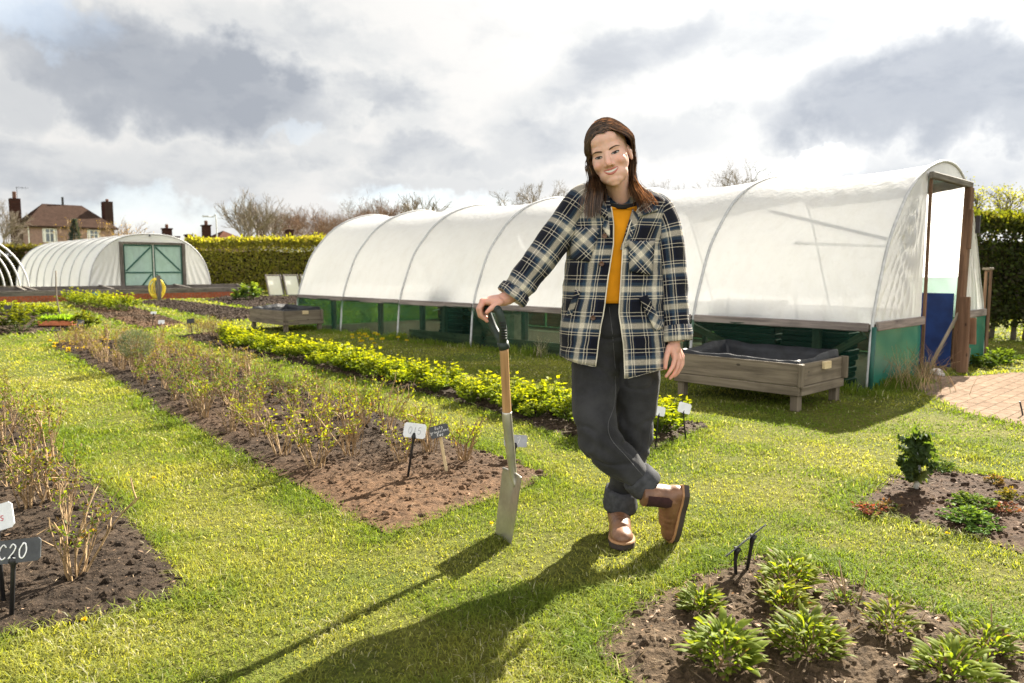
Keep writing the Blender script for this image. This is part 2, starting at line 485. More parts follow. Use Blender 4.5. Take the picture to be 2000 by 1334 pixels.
def netting(name, col, clear, tint):
    m, n = newmat(name); co = n.n('ShaderNodeTexCoord').outputs['Object']
    f = n.noise(n.vm('MULTIPLY', co, (1, 1, .6)), 2.2, 4, .6)
    d = n.n('ShaderNodeBsdfDiffuse', {0: col}); t = n.n('ShaderNodeBsdfTranslucent', {0: col})
    s = n.n('ShaderNodeMixShader', {0: .45, 1: d, 2: t})
    tr = n.n('ShaderNodeBsdfTransparent', {0: tint})
    s = n.n('ShaderNodeMixShader', {0: n.rng(f, .3, .7, clear - .16, clear + .16), 1: s, 2: tr})
    gl = n.n('ShaderNodeBsdfGlossy', {'Color': (1, 1, 1), 'Roughness': .2})
    out(n, n.n('ShaderNodeMixShader', {0: n.m('MULTIPLY', n.n('ShaderNodeFresnel', {'IOR': 1.3}).outputs[0], .14), 1: s, 2: gl})); return m


M['poly'] = polythene()
M['net'] = netting('green_netting', (.012, .050, .035), .62, (.60, .76, .64))
M['netdense'] = netting('dense_green_netting', (.012, .040, .030), .40, (.5, .7, .6))
M['netend'] = netting('end_netting', (.030, .185, .140), .04, (.5, .85, .7))
M['netpale'] = netting('pale_green_netting', (.50, .63, .58), .16, (.85, 1, .93))


def soilmat():
    m, n = newmat('soil'); co = n.n('ShaderNodeNewGeometry').outputs['Position']; c = attr(n, 'C')
    f = n.noise(co, 26, 6, .7); f2 = n.noise(co, 120, 4, .65)
    k = n.mix(n.rng(f, .3, .72), n.vm('SCALE', c, scale=.55), n.vm('SCALE', c, scale=1.45))
    k = n.mix(n.m('MULTIPLY', n.rng(f2, .60, .74), .7), k, (.30, .21, .13))
    k = n.mix(n.m('MULTIPLY', n.rng(f2, .44, .30), .55), k, n.vm('SCALE', c, scale=.3))
    out(n, pbsdf(n, k, .95, 0, .15, n.m('ADD', n.m('MULTIPLY', f, 1.5), f2), .9, .012)); return m


def lawnmat():
    m, n = newmat('lawn'); co = n.n('ShaderNodeNewGeometry').outputs['Position']
    f = n.noise(co, .9, 5, .6); f2 = n.noise(co, 30, 5, .7); f3 = n.noise(n.vm('MULTIPLY', co, (1, 1, 1)), 140, 3)
    c = n.mix(n.rng(f, .35, .65), (.105, .135, .020), (.185, .180, .035))
    c = n.mix(n.rng(f2, .35, .7), n.vm('SCALE', c, scale=.55), n.vm('SCALE', c, scale=1.3))
    c = n.mix(n.m('MULTIPLY', n.rng(f3, .5, .75), .5), c, (.20, .17, .07))
    out(n, pbsdf(n, c, .95, 0, .1, n.m('ADD', f2, f3), 1.0, .03)); return m


def bricks(name, c1, c2, mortar, sx, sy, use='P'):
    m, n = newmat(name); p = attr(n, 'P'); br = n.n('ShaderNodeTexBrick', {'Vector': n.vm('MULTIPLY', p, (1 / sx, 1 / sy, 1)), 'Color1': c1, 'Color2': c2,
        'Mortar': mortar, 'Scale': 1.0, 'Mortar Size': .035, 'Brick Width': 1.0, 'Row Height': 1.0, 'Mortar Smooth': .3, 'Bias': -.1})
    f = n.noise(p, 18, 5, .65); f2 = n.noise(p, 2.4, 4)
    c = n.mix(n.rng(f, .3, .7), n.vm('SCALE', br.outputs[0], scale=.75), n.vm('SCALE', br.outputs[0], scale=1.2))
    c = n.mix(n.m('MULTIPLY', n.rng(f2, .45, .7), .35), c, n.vm('SCALE', br.outputs[0], scale=.6))
    h = n.m('ADD', n.m('MULTIPLY', br.outputs[1], -1.0), n.m('MULTIPLY', f, .4))
    out(n, pbsdf(n, c, 1.0, 0, .0, h, .6, .008)); return m


M['soil'] = soilmat(); M['lawn'] = lawnmat()
M['brick'] = bricks('red_brick', (.32, .095, .05), (.24, .075, .042), (.19, .15, .12), .225, .075)
M['darkbrick'] = bricks('chimney_brick', (.055, .026, .021), (.042, .021, .018), (.05, .04, .035), .3, .12)
M['paver'] = bricks('paving_brick', (.235, .170, .128), (.195, .145, .11), (.09, .075, .055), .21, .105)
M['rooftile'] = bricks('roof_tile', (.058, .038, .030), (.046, .031, .025), (.035, .022, .017), .35, .28)
M['redtile'] = bricks('red_roof_tile', (.10, .05, .036), (.08, .041, .031), (.07, .035, .025), .35, .28)
M['render'] = plain('pebbledash', (.27, .175, .15), .9, 0, .15, 6)
M['cream'] = plain('cream_paint', (.75, .74, .7), .5, 0, .06)
M['glass'] = plain('window_glass', (.09, .11, .13), .12, 0, .3, .6, 0, .8)
# ------------------------------------------------------------------ layout on the ground
d_ = np.array([-.688, .7257, 0]); d_ /= np.linalg.norm(d_); e_ = np.array([d_[1], -d_[0], 0])
UP = np.array([0, 0, 1.])
TA = np.array([3.118, 6.536, 0.])                     # near corner of the big polytunnel


def TW(s, w_, z): return TA + s * d_ + w_ * e_ + z * UP


def gp(*pts): return np.array([G(x, y)[:2] for x, y in pts])


BEDS = {
    'A': gp((745, 1050), (600, 965), (440, 880), (270, 775), (150, 700), (92, 676), (160, 664), (290, 668), (400, 697), (520, 733), (640, 770), (760, 812), (860, 848), (940, 882), (1010, 903), (1078, 932), (1000, 968), (900, 996), (830, 1026)),
    'B': gp((1392, 830), (1330, 860), (1262, 885), (1180, 872), (1080, 850), (900, 790), (700, 742), (530, 703), (342, 659), (420, 650), (640, 698), (860, 748), (1100, 796), (1280, 816)),
    'C': gp((372, 1140), (300, 1050), (200, 950), (85, 850), (-10, 752), (-160, 690), (-600, 760), (-700, 1250), (-250, 1270), (0, 1250), (200, 1213), (330, 1175)),
    'D': gp((1150, 1268), (1250, 1178), (1390, 1118), (1470, 1086), (1540, 1098), (1640, 1132), (1760, 1176), (1890, 1222), (2010, 1258), (2300, 1340), (2400, 1560), (1500, 1560), (1200, 1330)),
    'E': gp((1675, 978), (1740, 932), (1830, 920), (1920, 930), (2010, 942), (2400, 975), (2500, 1180), (2150, 1120), (2000, 1085), (1850, 1042), (1720, 1010)),
    'F': gp((-250, 600), (40, 595), (100, 608), (130, 622), (172, 640), (60, 652), (-300, 665)),
    'G': gp((122, 590), (190, 586), (250, 597), (300, 612), (368, 634), (285, 645), (200, 620)),
    'H': gp((268, 591), (330, 587), (420, 597), (505, 609), (518, 622), (440, 630), (335, 606)),
    'I': gp((392, 587), (440, 581), (590, 580), (600, 594), (480, 600)),
}
PATH = gp((1768, 752), (1812, 718), (1850, 735), (1905, 735), (1975, 728), (2300, 735), (2500, 900), (2000, 832), (1880, 806))
TUN = np.array([TW(-.03, .0, 0), TW(10.6, 0, 0), TW(10.6, 3.45, 0), TW(-.03, 3.45, 0)])[:, :2]

# one sheet to the horizon
rr = np.concatenate([[0], np.geomspace(1, 900, 60)]); aa = np.linspace(0, 2 * np.pi, 97)[:-1]
Vg = np.stack([rr[:, None] * np.cos(aa), rr[:, None] * np.sin(aa), np.zeros((len(rr), 96))], -1)
o = MB().grid(Vg, close=True).build('ground', M['lawn']); tag(o, 'mown lawn between the beds, worn yellow in places', 'lawn', kind='structure')
gpath = [np.array([p[0], p[1], .004]) for p in PATH]
pv = np.array(gpath); Pa = np.stack([(pv - TA) @ e_, (pv - TA) @ d_, 0 * pv[:, 0]], -1)
o = mk('path', pv, [list(range(len(pv)))[::-1] if False else list(range(len(pv)))], M['paver'], Pa=Pa)
tag(o, 'pinkish brick paved path at the polytunnel door', 'path', kind='structure')

SOILZ = {}


def soil_h(x, y, seed, amp):
    a = n2(x, y, 3.0, 3, seed); b = n2(x, y, 11, 3, seed + 5); c = n2(x, y, 30, 3, seed + 9)
    return amp * (.5 * a + .9 * np.abs(b) + .75 * np.abs(c)) - amp * .15


def bed_z(key, x, y):
    k, amp = SOILZ[key]
    dd = polydist(x, y, BEDS[key]); e = np.clip(dd / .14, 0, 1)
    return .006 + e * .018 + e * np.maximum(soil_h(x, y, k, amp), -.012)


def soil(key, step, amp, c1, c2, label):
    poly = BEDS[key]; lo = poly.min(0) - step; hi = poly.max(0) + step
    if key in 'CDE': lo = np.maximum(lo, (-4.2, 1.2)); hi = np.minimum(hi, (4.6, 9))
    xs = np.arange(lo[0], hi[0], step); ys = np.arange(lo[1], hi[1], step)
    Xg, Yg = np.meshgrid(xs, ys, indexing='ij'); SOILZ[key] = (ord(key), amp)
    wob = n2(Xg, Yg, 5, 3, 77) * .05
    ins = inpoly(Xg + wob, Yg + n2(Xg, Yg, 5, 3, 78) * .05, poly); Zg = bed_z(key, Xg, Yg)
    i, j = np.nonzero(ins[:-1, :-1] & ins[1:, :-1] & ins[:-1, 1:] & ins[1:, 1:]); ny = len(ys)
    F = np.stack([i * ny + j, (i + 1) * ny + j, (i + 1) * ny + j + 1, i * ny + j + 1], -1)
    used, inv = np.unique(F, return_inverse=True); F = inv.reshape(F.shape)
    V = np.stack([Xg.ravel(), Yg.ravel(), Zg.ravel()], -1)[used]
    V[:, :2] += rng.normal(0, step * .12, (len(V), 2))
    t = np.clip(.5 + n2(V[:, 0], V[:, 1], .9, 3, 4) * 1.2, 0, 1)[:, None]
    if key == 'A':                                    # the dug-over corner is sandier
        px = proj(V); t = np.clip(t * .35 + np.clip((px[:, 1:2] - 870) / 110, 0, 1) * .9, 0, 1)
    C = np.array(c1) * (1 - t) + np.array(c2) * t
    nb = len(V)
    area = len(F) * step * step; k = int(min(area * 700, 6500)) # loose clods
    pi_ = rng.integers(0, nb, k); pick = V[pi_]; rad = rng.uniform(.003, .009, k) * (1 + (rng.random(k) < .10) * 1.5) * np.clip(step / .014, 1, 2)
    gr_ = 1.618; octv = np.array([[-1, gr_, 0], [1, gr_, 0], [-1, -gr_, 0], [1, -gr_, 0], [0, -1, gr_], [0, 1, gr_], [0, -1, -gr_], [0, 1, -gr_], [gr_, 0, -1], [gr_, 0, 1], [-gr_, 0, -1], [-gr_, 0, 1]], float) / 1.9
    octf = np.array([[0, 11, 5], [0, 5, 1], [0, 1, 7], [0, 7, 10], [0, 10, 11], [1, 5, 9], [5, 11, 4], [11, 10, 2], [10, 7, 6], [7, 1, 8], [3, 9, 4], [3, 4, 2], [3, 2, 6], [3, 6, 8], [3, 8, 9], [4, 9, 5], [2, 4, 11], [6, 2, 10], [8, 6, 7], [9, 8, 1]])
    cv = pick[:, None] + octv[None] * rad[:, None, None] * rng.uniform(.65, 1.25, (k, 12, 1)) * np.array([1.15, 1.1, .8]) + np.array([0, 0, .1]) * rad[:, None, None]
    cf = octf[None] + (nb + np.arange(k) * 12)[:, None, None]
    V2 = np.vstack([V, cv.reshape(-1, 3)]); C2 = np.vstack([C, np.repeat(C[pi_] * rng.uniform(.7, 1.25, (k, 1)), 12, 0)])
    tri = np.vstack([F[:, [0, 1, 2]], F[:, [0, 2, 3]], cf.reshape(-1, 3)])
    o = mk('soil_bed', V2, tri, M['soil'], C=C2); tag(o, label, 'soil', kind='structure'); return o


DK, LT, SD = (.034, .0235, .016), (.060, .041, .027), (.115, .066, .036)
soil('A', .015, .022, DK, SD, 'long dug bed of dark soil in the middle of the lawn')
soil('B', .022, .022, DK, LT, 'narrow bed of dark soil beside the polytunnel lawn')
soil('C', .013, .024, DK, LT, 'dark soil bed with pruned bushes at the lower left')
soil('D', .011, .030, (.050, .033, .020), (.084, .057, .034), 'crumbly soil bed in the near corner with leafy clumps')
soil('E', .014, .018, (.050, .031, .020), (.088, .052, .032), 'mulched soil bed with the kale plant')
soil('F', .035, .03, DK, LT, 'distant soil bed with the bamboo cane')
soil('G', .035, .03, LT, SD, 'pale soil bed with yellow green foliage at its far end')
soil('H', .035, .085, (.038, .027, .02), (.06, .042, .03), 'freshly dug bare bed near the hose post')
soil('I', .04, .085, (.038, .027, .02), (.06, .042, .03), 'freshly dug bare bed near the leaning frames')

# grass blades, finer and denser towards the place one stands
ALLP = list(BEDS.values()) + [PATH, TUN]
KEEPOUT = []


def grassfield(rings, name='grass'):
    Ps = []; Hs = []; Ws = []
    for r0, r1, dens, hh, ww in rings:
        k = int(dens * (r1 ** 2 - r0 ** 2) * R(92) / 2)
        r = np.sqrt(rng.uniform(r0 ** 2, r1 ** 2, k)); a = rng.uniform(-R(46), R(46), k)
        x = r * np.sin(a); y = r * np.cos(a) - .2
        ok = np.ones(k, bool); de = np.full(k, 9.0)
        for pl in ALLP:
            lo = pl.min(0) - .5; hi = pl.max(0) + .5; nb = (x > lo[0]) & (x < hi[0]) & (y > lo[1]) & (y < hi[1])
            if not nb.any(): continue
            xi = x[nb]; yi = y[nb]; wob = .035
            inn = inpoly(xi + n2(xi, yi, 9, 2, 31) * wob, yi + n2(xi, yi, 9, 2, 32) * wob, pl)
            dd = polydist(xi, yi, pl); de[nb] = np.minimum(de[nb], dd)
            if pl is not TUN: inn &= ~((dd < .05) & (rng.random(len(xi)) < .35))
            ok[nb] &= ~inn
        x, y, de = x[ok], y[ok], de[ok]
        edge = np.clip(1 - de / .22, 0, 1)
        tuft = n2(x, y, 2.2, 3, 8); fine = n2(x, y, 8, 2, 9)
        h = hh * (.45 + .75 * np.clip(tuft + .3, 0, 1) ** 1.5 + .6 * np.clip(fine, 0, 1) + .85 * edge + .9 * np.clip(tuft + fine - .55, 0, 1)) * rng.uniform(.5, 1.25, len(x))
        keep = rng.random(len(x)) < np.clip(.72 + .7 * tuft + .6 * edge + .25 * fine, .3, 1)
        x, y, h = x[keep], y[keep], h[keep]; edge = edge[keep]; tuft = tuft[keep]
        Ps.append(np.stack([x, y, 0 * x, edge, tuft], -1)); Hs.append(h); Ws.append(np.full(len(x), ww) * rng.uniform(.6, 1.3, len(x)))
    Q = np.vstack(Ps); h = np.concatenate(Hs); w_ = np.concatenate(Ws); k = len(Q)
    blades(name, Q[:, :3], h, w_, Q[:, 3], Q[:, 4])


def blades(name, pos, h, w_, edge, tuft, lean=(.5, 2.0), straw=.10, label='short mown grass blades over the lawn'):
    k = len(pos); a = rng.uniform(0, 2 * np.pi, k); ld = np.stack([np.cos(a), np.sin(a), 0 * a], -1)
    lr = h * rng.uniform(lean[0], lean[1], k); b = a + np.pi / 2 + rng.normal(0, .5, k); sv = np.stack([np.cos(b), np.sin(b), 0 * b], -1)
    m_ = pos + ld * (lr * .32)[:, None] + UP * (h * .62)[:, None]; t_ = pos + ld * lr[:, None] + UP * (h * rng.uniform(.45, 1, k))[:, None]
    wv = sv * (w_ / 2)[:, None]
    V = np.stack([pos - wv, pos + wv, m_ - wv * .8, m_ + wv * .8, t_], 1).reshape(-1, 3)
    i = (np.arange(k) * 5)[:, None]; F = np.concatenate([i + [[0, 1, 3]], i + [[0, 3, 2]], i + [[2, 3, 4]]], 1).reshape(-1, 3)
    x, y = pos[:, 0], pos[:, 1]; t = np.clip(.48 + 1.25 * n2(x, y, .8, 3, 21) + .8 * n2(x, y, 3.8, 2, 22) - .45 * edge - .35 * tuft + rng.normal(0, .18, k), 0, 1)[:, None]
    C = np.array([.118, .170, .022]) * (1 - t) + np.array([.265, .268, .062]) * t
    st = rng.random(k) < straw * (.3 + 1.3 * t[:, 0]) * (.4 + 2.2 * np.clip(n2(x, y, 5, 2, 41) + .1, 0, 1)); C[st] = np.array([.44, .42, .27]) * rng.uniform(.55, 1.15, (st.sum(), 1))
    C *= rng.uniform(.78, 1.28, (k, 1))
    o = mk(name, V, F, M['grass'], C=np.repeat(C, 5, 0)); tag(o, label, 'grass', kind='stuff')
    return o


grassfield([(1.55, 2.6, 21000, .029, .0028), (2.6, 4.0, 14000, .027, .0034), (4, 6, 7000, .027, .0048), (6, 9, 3000, .028, .0075),
            (9, 14, 1100, .032, .013), (14, 22, 260, .05, .026), (22, 45, 60, .06, .05)])

# longer unmown grass along the foot of the tunnel
k = 5200; s_ = rng.uniform(-.3, 10.6, k); o_ = -np.abs(rng.normal(0, .13, k)); q = TA + s_[:, None] * d_ + o_[:, None] * e_
k2 = 1500; e2 = rng.uniform(-.2, 1.3, k2); q2 = TA - np.abs(rng.normal(0, .10, k2))[:, None] * d_ + e2[:, None] * e_
q = np.vstack([q, q2]); tf = np.clip(.5 + n2(q[:, 0], q[:, 1], 2.5, 2, 3) * 1.2, .1, 1)
blades('long_grass', q, .15 * tf * rng.uniform(.4, 1.3, len(q)), np.full(len(q), .007), np.ones(len(q)), tf, (.15, .8), .12, 'longer unmown grass along the foot of the tunnel')

# straw bits, twigs and crumbs lying on the beds
Ls = []; Cs = []; Fs = []; nv = 0
for key, k in (('A', 900), ('B', 300), ('C', 420), ('D', 700), ('E', 420)):
    poly = BEDS[key]; lo = np.maximum(poly.min(0), (-4, 1.3)) if key in 'CDE' else poly.min(0); hi = np.minimum(poly.max(0), (4.4, 9)) if key in 'CDE' else poly.max(0)
    x = rng.uniform(lo[0], hi[0], k * 4); y = rng.uniform(lo[1], hi[1], k * 4); ok = inpoly(x, y, poly); x = x[ok][:k]; y = y[ok][:k]; k = len(x)
    pos = np.stack([x, y, bed_z(key, x, y) + .006], -1); dv = rdir(k); dv[:, 2] = np.abs(dv[:, 2]) * .25
    nr = np.tile(UP, (k, 1)) + rng.normal(0, .3, (k, 3)); tw = rng.random(k) < .5
    V, F = leafquads(pos, dv, nr, np.where(tw, rng.uniform(.02, .075, k), rng.uniform(.01, .026, k)), np.where(tw, .0022, rng.uniform(.006, .016, k)), .1)
    C = np.where(tw[:, None], [[.36, .27, .17]], [[.28, .18, .11]]) * rng.uniform(.5, 1.35, (k, 1))
    Ls.append(V); Cs.append(np.repeat(C, 4, 0)); Fs.append(F + nv); nv += len(V)
o = mk('litter', np.vstack(Ls), np.vstack(Fs), M['dead'], C=np.vstack(Cs)); tag(o, 'straw bits and dry leaf scraps scattered on the soil', 'litter', kind='stuff')
# ------------------------------------------------------------------ big polytunnel
PROF = np.array([(.0, .0), (.075, .60), (.22, 1.02), (.36, 1.32), (.55, 1.56), (.78, 1.79), (1.08, 1.98), (1.45, 2.11), (1.78, 2.165), (2.11, 2.14), (2.40, 2.02), (2.63, 1.82), (2.86, 1.46), (3.12, .98), (3.33, .60), (3.45, .0)])
_pp = smooth_path(PROF[1:15], 6); _cl = np.concatenate([[0], np.cumsum(np.linalg.norm(np.diff(_pp, axis=0), axis=1))])


def arc(t):                                           # t 0..1 along the hoop above the rail
    L = np.asarray(t) * _cl[-1]; return np.interp(L, _cl, _pp[:, 0]), np.interp(L, _cl, _pp[:, 1])


def arcn(t):
    a = arc(np.clip(t - .01, 0, 1)); b = arc(np.clip(t + .01, 0, 1)); tx, tz = b[0] - a[0], b[1] - a[1]; L = np.hypot(tx, tz) + 1e-9
    return -tz / L, tx / L


HOOPS = [0, 1.82, 3.60, 5.38, 7.15, 8.85, 10.45]
pt = empty('polytunnel', TA, 'big white polytunnel with green netting sides and an open doorway', 'polytunnel')
S = np.unique(np.concatenate([np.linspace(a, b, 27) for a, b in zip(HOOPS[:-1], HOOPS[1:])])); T = np.linspace(0, 1, 90)
Sg, Tg = np.meshgrid(S, T, indexing='ij'); aw, azz = arc(Tg); nw, nz = arcn(Tg)
fr = np.zeros_like(Sg)
for a, b in zip(HOOPS[:-1], HOOPS[1:]): mk_ = (Sg >= a) & (Sg <= b); fr[mk_] = ((Sg - a) / (b - a))[mk_]
sag = -.055 * np.sin(np.pi * fr) ** .8 * (.35 + .65 * np.sin(np.pi * Tg))
wr = .010 * n2(Sg * 1.3, Tg * 3 + Sg * .8, 4, 3, 2) * np.clip(np.abs(Tg - .5) * 5 - .6, 0, 1)
lowk = np.clip(1 - Tg / .30, 0, 1)                    # gathers pulled down to the rail
wr += .016 * lowk * np.sin(46 * Sg + 9 * Tg * 6 + 3 * n2(Sg, Tg, 2, 2, 6)) * np.clip(n2(Sg, Tg * 0, 1.1, 2, 3) * 2 + .25, 0, 1)
fan = np.clip(1 - Sg / 1.6, 0, 1) * np.clip(1 - Tg / .42, 0, 1)  # creases fanning up from the near rail
wr += .024 * fan * np.sin(26 * (Sg * 1.0 - Tg * 3.4) + 1.5 * n2(Sg * 2, Tg * 6, 1.0, 2, 4))
off = sag + wr; off[fr < 1e-6] = 0.0; off[fr > 1 - 1e-6] = 0
Wv = aw + nw * off; Zv = azz + nz * off
V = TA + Sg[..., None] * d_ + Wv[..., None] * e_ + Zv[..., None] * UP
MB().grid(V).build('cover', M['poly'], pt, True)


def endwall(s0, sgn, label):
    m = MB()
    def sheet(fl, fr_, z0, z1, nz_=22, nw_=26, px=1.0, pz=2.0, amp=.026):
        zz = np.linspace(z0, z1, nz_); u = np.linspace(0, 1, nw_); Vv = np.zeros((nz_, nw_, 3))
        for i, z in enumerate(zz):
            a, b = fl(z), fr_(z); ww = a + (b - a) * u
            ang = np.arctan2(ww - px, pz - z + .05); o__ = amp * np.sin(75 * ang) * np.clip((pz - z) / .5, 0, 1) * np.sin(np.pi * u) ** .4
            Vv[i] = TA + (s0 + sgn * o__)[:, None] * d_ + ww[:, None] * e_ + z * UP
        m.grid(Vv)
    half = len(_pp) // 2 + 1; zl = _pp[:half + 4]; iz = np.argmax(_pp[:, 1])
    pl = lambda z: np.interp(z, _pp[:iz + 1, 1], _pp[:iz + 1, 0]); pr = lambda z: np.interp(z, _pp[iz:, 1][::-1], _pp[iz:, 0][::-1])
    if label == 'front':
        sheet(pl, lambda z: max(1.27, pl(z)), .60, 2.0, px=1.2, pz=1.98); sheet(lambda z: 2.44, lambda z: max(2.44, pr(z)), .60, 2.0, px=2.44, pz=2.0)
        sheet(pl, pr, 2.0, 2.164, 8, px=1.8, pz=2.3, amp=.004)
    else: sheet(pl, pr, .60, 2.164, 30, 50, px=1.7, pz=2.3, amp=.006)
    return m.build('end_sheet', M['poly'], pt, True)


endwall(0.0, 1, 'front'); endwall(10.45, 1, 'rear')
for s0 in HOOPS:
    path = [TW(s0, *p) for p in PROF]
    path = [TW(s0 - (.004 if s0 == 0 else 0), .0, -.02)] + [TW(s0, *(np.array(p) + .008 * np.array([nx, nzz]))) for p, (nx, nzz) in
            zip(PROF[1:15], [arcn(t) for t in np.linspace(0.001, .999, 14)])] + [TW(s0, 3.45, -.02)]
    MB().tube(path, .0155, 8, sub=5).build('hoop', M['galv'], pt, True)
for w_, nm in ((.075, 'l'), (3.33, 'r')):
    for a, b in zip(HOOPS[:-1], HOOPS[1:]):
        m = MB(); so = -.028 if nm == 'l' else .028
        m.beam(TW(a + .022, w_ + so, .575), TW(b - .022, w_ + so, .575), .032, .075, bev=.008); m.build('rail', M['rail'], pt)
m = MB(); m.beam(TW(-.03, .10, .585), TW(-.03, 1.26, .585), .03, .08, bev=.01); m.build('end_rail', M['rail'], pt)
m = MB(); m.beam(TW(-.03, 2.46, .585), TW(-.03, 3.33, .585), .03, .08, bev=.01); m.build('end_rail', M['rail'], pt)
# netting skirts


def skirt(a, b, mat, za=.0, zb=.56, k=40, bow=.015):
    u = np.linspace(0, 1, k); z = np.linspace(za, zb, 8); a = np.asarray(a); b = np.asarray(b); dr = b - a; nr = np.cross(dr, UP); nr /= np.linalg.norm(nr)
    Vv = a[None, None] + u[:, None, None] * dr + z[None, :, None] * UP
    Vv = Vv + nr * (bow * n2(u[:, None] * np.linalg.norm(dr) + a[0], z[None] * 1.5 + 0 * u[:, None], 2.5, 2, 5))[..., None]
    return MB().grid(Vv).build('netting', mat, pt, True)


for a, b in zip(HOOPS[:-1], HOOPS[1:]): skirt(TW(a, .035, 0), TW(b, .035, 0), M['net'])
skirt(TW(0, 3.41, 0), TW(10.45, 3.41, 0), M['netdense'], 0, .56, 60); skirt(TW(10.45, .05, 0), TW(10.45, 3.4, 0), M['netdense'])
skirt(TW(-.012, .03, 0), TW(-.012, 1.25, 0), M['netend']); skirt(TW(-.012, 2.46, 0), TW(-.012, 3.40, 0), M['netend'])
m = MB(); m.tube([TW(-.03, .0, -.02), TW(-.02, .06, .58)], .022, 8); m.build('corner_post', M['greenpaint'], pt, True)
# door frame
m = MB(); m.beam(TW(-.03, 1.27, 0), TW(-.03, 1.265, 1.97), .022, .03, up=d_); m.build('door_jamb', M['brownwood'], pt)
m = MB(); m.beam(TW(-.05, 2.28, 0), TW(-.05, 2.395, 1.955), .105, .07, up=d_); m.build('door_post', M['brownwood'], pt)
m = MB(); m.beam(TW(-.045, 1.22, 1.99), TW(-.045, 2.46, 1.985), .05, .065, bev=.008); m.build('door_lintel', M['greywood'], pt)
m = MB(); m.beam(TW(-.10, 2.31, 1.30), TW(-.10, 2.33, 1.72), .05, .03, up=d_); m.build('post_batten', M['brownwood'], pt)
m = MB(); m.beam(TW(-.12, 2.50, 1.47), TW(-.12, 2.50, 1.66), .02, .045, up=d_); m.build('latch', M['darkmetal'], pt)
m = MB(); m.tube([TW(.9, .43, 1.34), TW(.9, 2.84, 1.36)], .017, 8); m.build('cross_bar', M['galv'], pt, True)
m = MB(); m.tube([TW(.06, .46, 1.36), TW(1.4, .86, 1.70)], .017, 8); m.build('brace_bar', M['galv'], pt, True)
# inner side posts and diagonal timbers seen through the netting
for s0 in (.55, 2.75, 4.5, 6.2, 6.75, 7.9, 9.4): MB().beam(TW(s0, .20, 0), TW(s0, .20, .56), .07, .07, up=d_).build('inner_post', M['greywood'], pt)
for a, b in (((.75, .16, .04), (2.05, .16, .54)), ((.75, .16, .06), (.10, .16, .50)), ((4.9, .18, .1), (5.6, .18, .54))): MB().beam(TW(*a), TW(*b), .045, .07).build('brace', M['oldwood'], pt)
for a, b in ((3.0, 5.2), (5.3, 7.0)): MB().beam(TW(a, .14, .09), TW(b, .14, .09), .04, .13).build('ground_board', M['oldwood'], pt)
for s0 in (1.2, 3.2, 5.6, 8.1): MB().beam(TW(s0, 3.25, 0), TW(s0, 3.25, .56), .07, .07, up=d_).build('inner_post', M['greywood'], pt)
for a, b in zip(HOOPS[:-1], HOOPS[1:]): MB().beam(TW(a + .03, 3.36, .20), TW(b - .03, 3.36, .20), .03, .36).build('side_board', M['brownwood'], pt)
# soil floor inside
V = np.array([TW(-.02, .06, .004), TW(10.4, .06, .004), TW(10.4, 3.38, .004), TW(-.02, 3.38, .004)])
o = mk('floor', V, [[0, 1, 2, 3]][::-1], M['soil'], C=np.tile([.10, .075, .05], (4, 1))); tag(o, 'bare earth floor inside the polytunnel', 'floor', kind='structure')

# ---- things standing inside it
def bench(s, w_, L, D, h, label):
    r = empty('potting_bench', TW(s, w_, 0), label, 'bench', 'benches inside the polytunnel')
    MB().beam(TW(s - L / 2, w_, h), TW(s + L / 2, w_, h), D, .03).build('top', M['oldwood'], r)
    for a in (-1, 1):
        for b in (-1, 1):
            q = TW(s + a * (L / 2 - .06), w_ + b * (D / 2 - .05), 0); MB().beam(q, q + UP * (h - .016), .05, .05, up=d_).build('leg', M['greywood'], r)
    return r


bench(1.7, 1.0, 1.5, .5, .40, 'low timber bench inside the netting behind the near planter')
bench(3.6, 1.2, 1.1, .5, .38, 'low timber bench inside the netting behind the woman')
bench(7.0, 1.5, 1.2, .5, .36, 'low timber bench inside the far half of the polytunnel')
r = empty('water_butt', TW(5.1, .55, 0), 'pale square water container inside the netting near the woman\'s hand', 'container')
MB().box(TW(5.1, .55, .25), (.36, .36, .48), np.array([d_, e_, UP]), bev=.04).build('tank', M['canvas'], r)
MB().box(TW(5.1, .55, .505), (.40, .40, .03), np.array([d_, e_, UP]), bev=.01).build('rim', M['canvas'], r)
a = np.linspace(0, 9 * np.pi, 120); rad = .05 + .17 * a / a[-1]; spv = np.stack([TW(5.75, .5, .22) + rad_ * (math.cos(t) * d_ + math.sin(t) * UP) for t, rad_ in zip(a, rad)])
o = MB().grid(np.stack([spv - .0 * e_, spv + .5 * e_], 1)).build('rolled_mat', M['canvas'], None, True); tag(o, 'rolled up beige mat lying inside the netting', 'mat')
u, v = np.meshgrid(np.linspace(0, 1, 26), np.linspace(0, 1, 14), indexing='ij')
tp = TA + (5.2 + 1.5 * u)[..., None] * d_ + (.35 + .5 * v)[..., None] * e_ + (.53 - .16 * np.abs(u - .5) - .05 * n2(u, v, 5, 2, 1))[..., None] * UP
o = MB().grid(tp).build('tarpaulin', M['greenpaint'], None, True); tag(o, 'crumpled dark green tarpaulin over the rolled mat', 'tarpaulin')
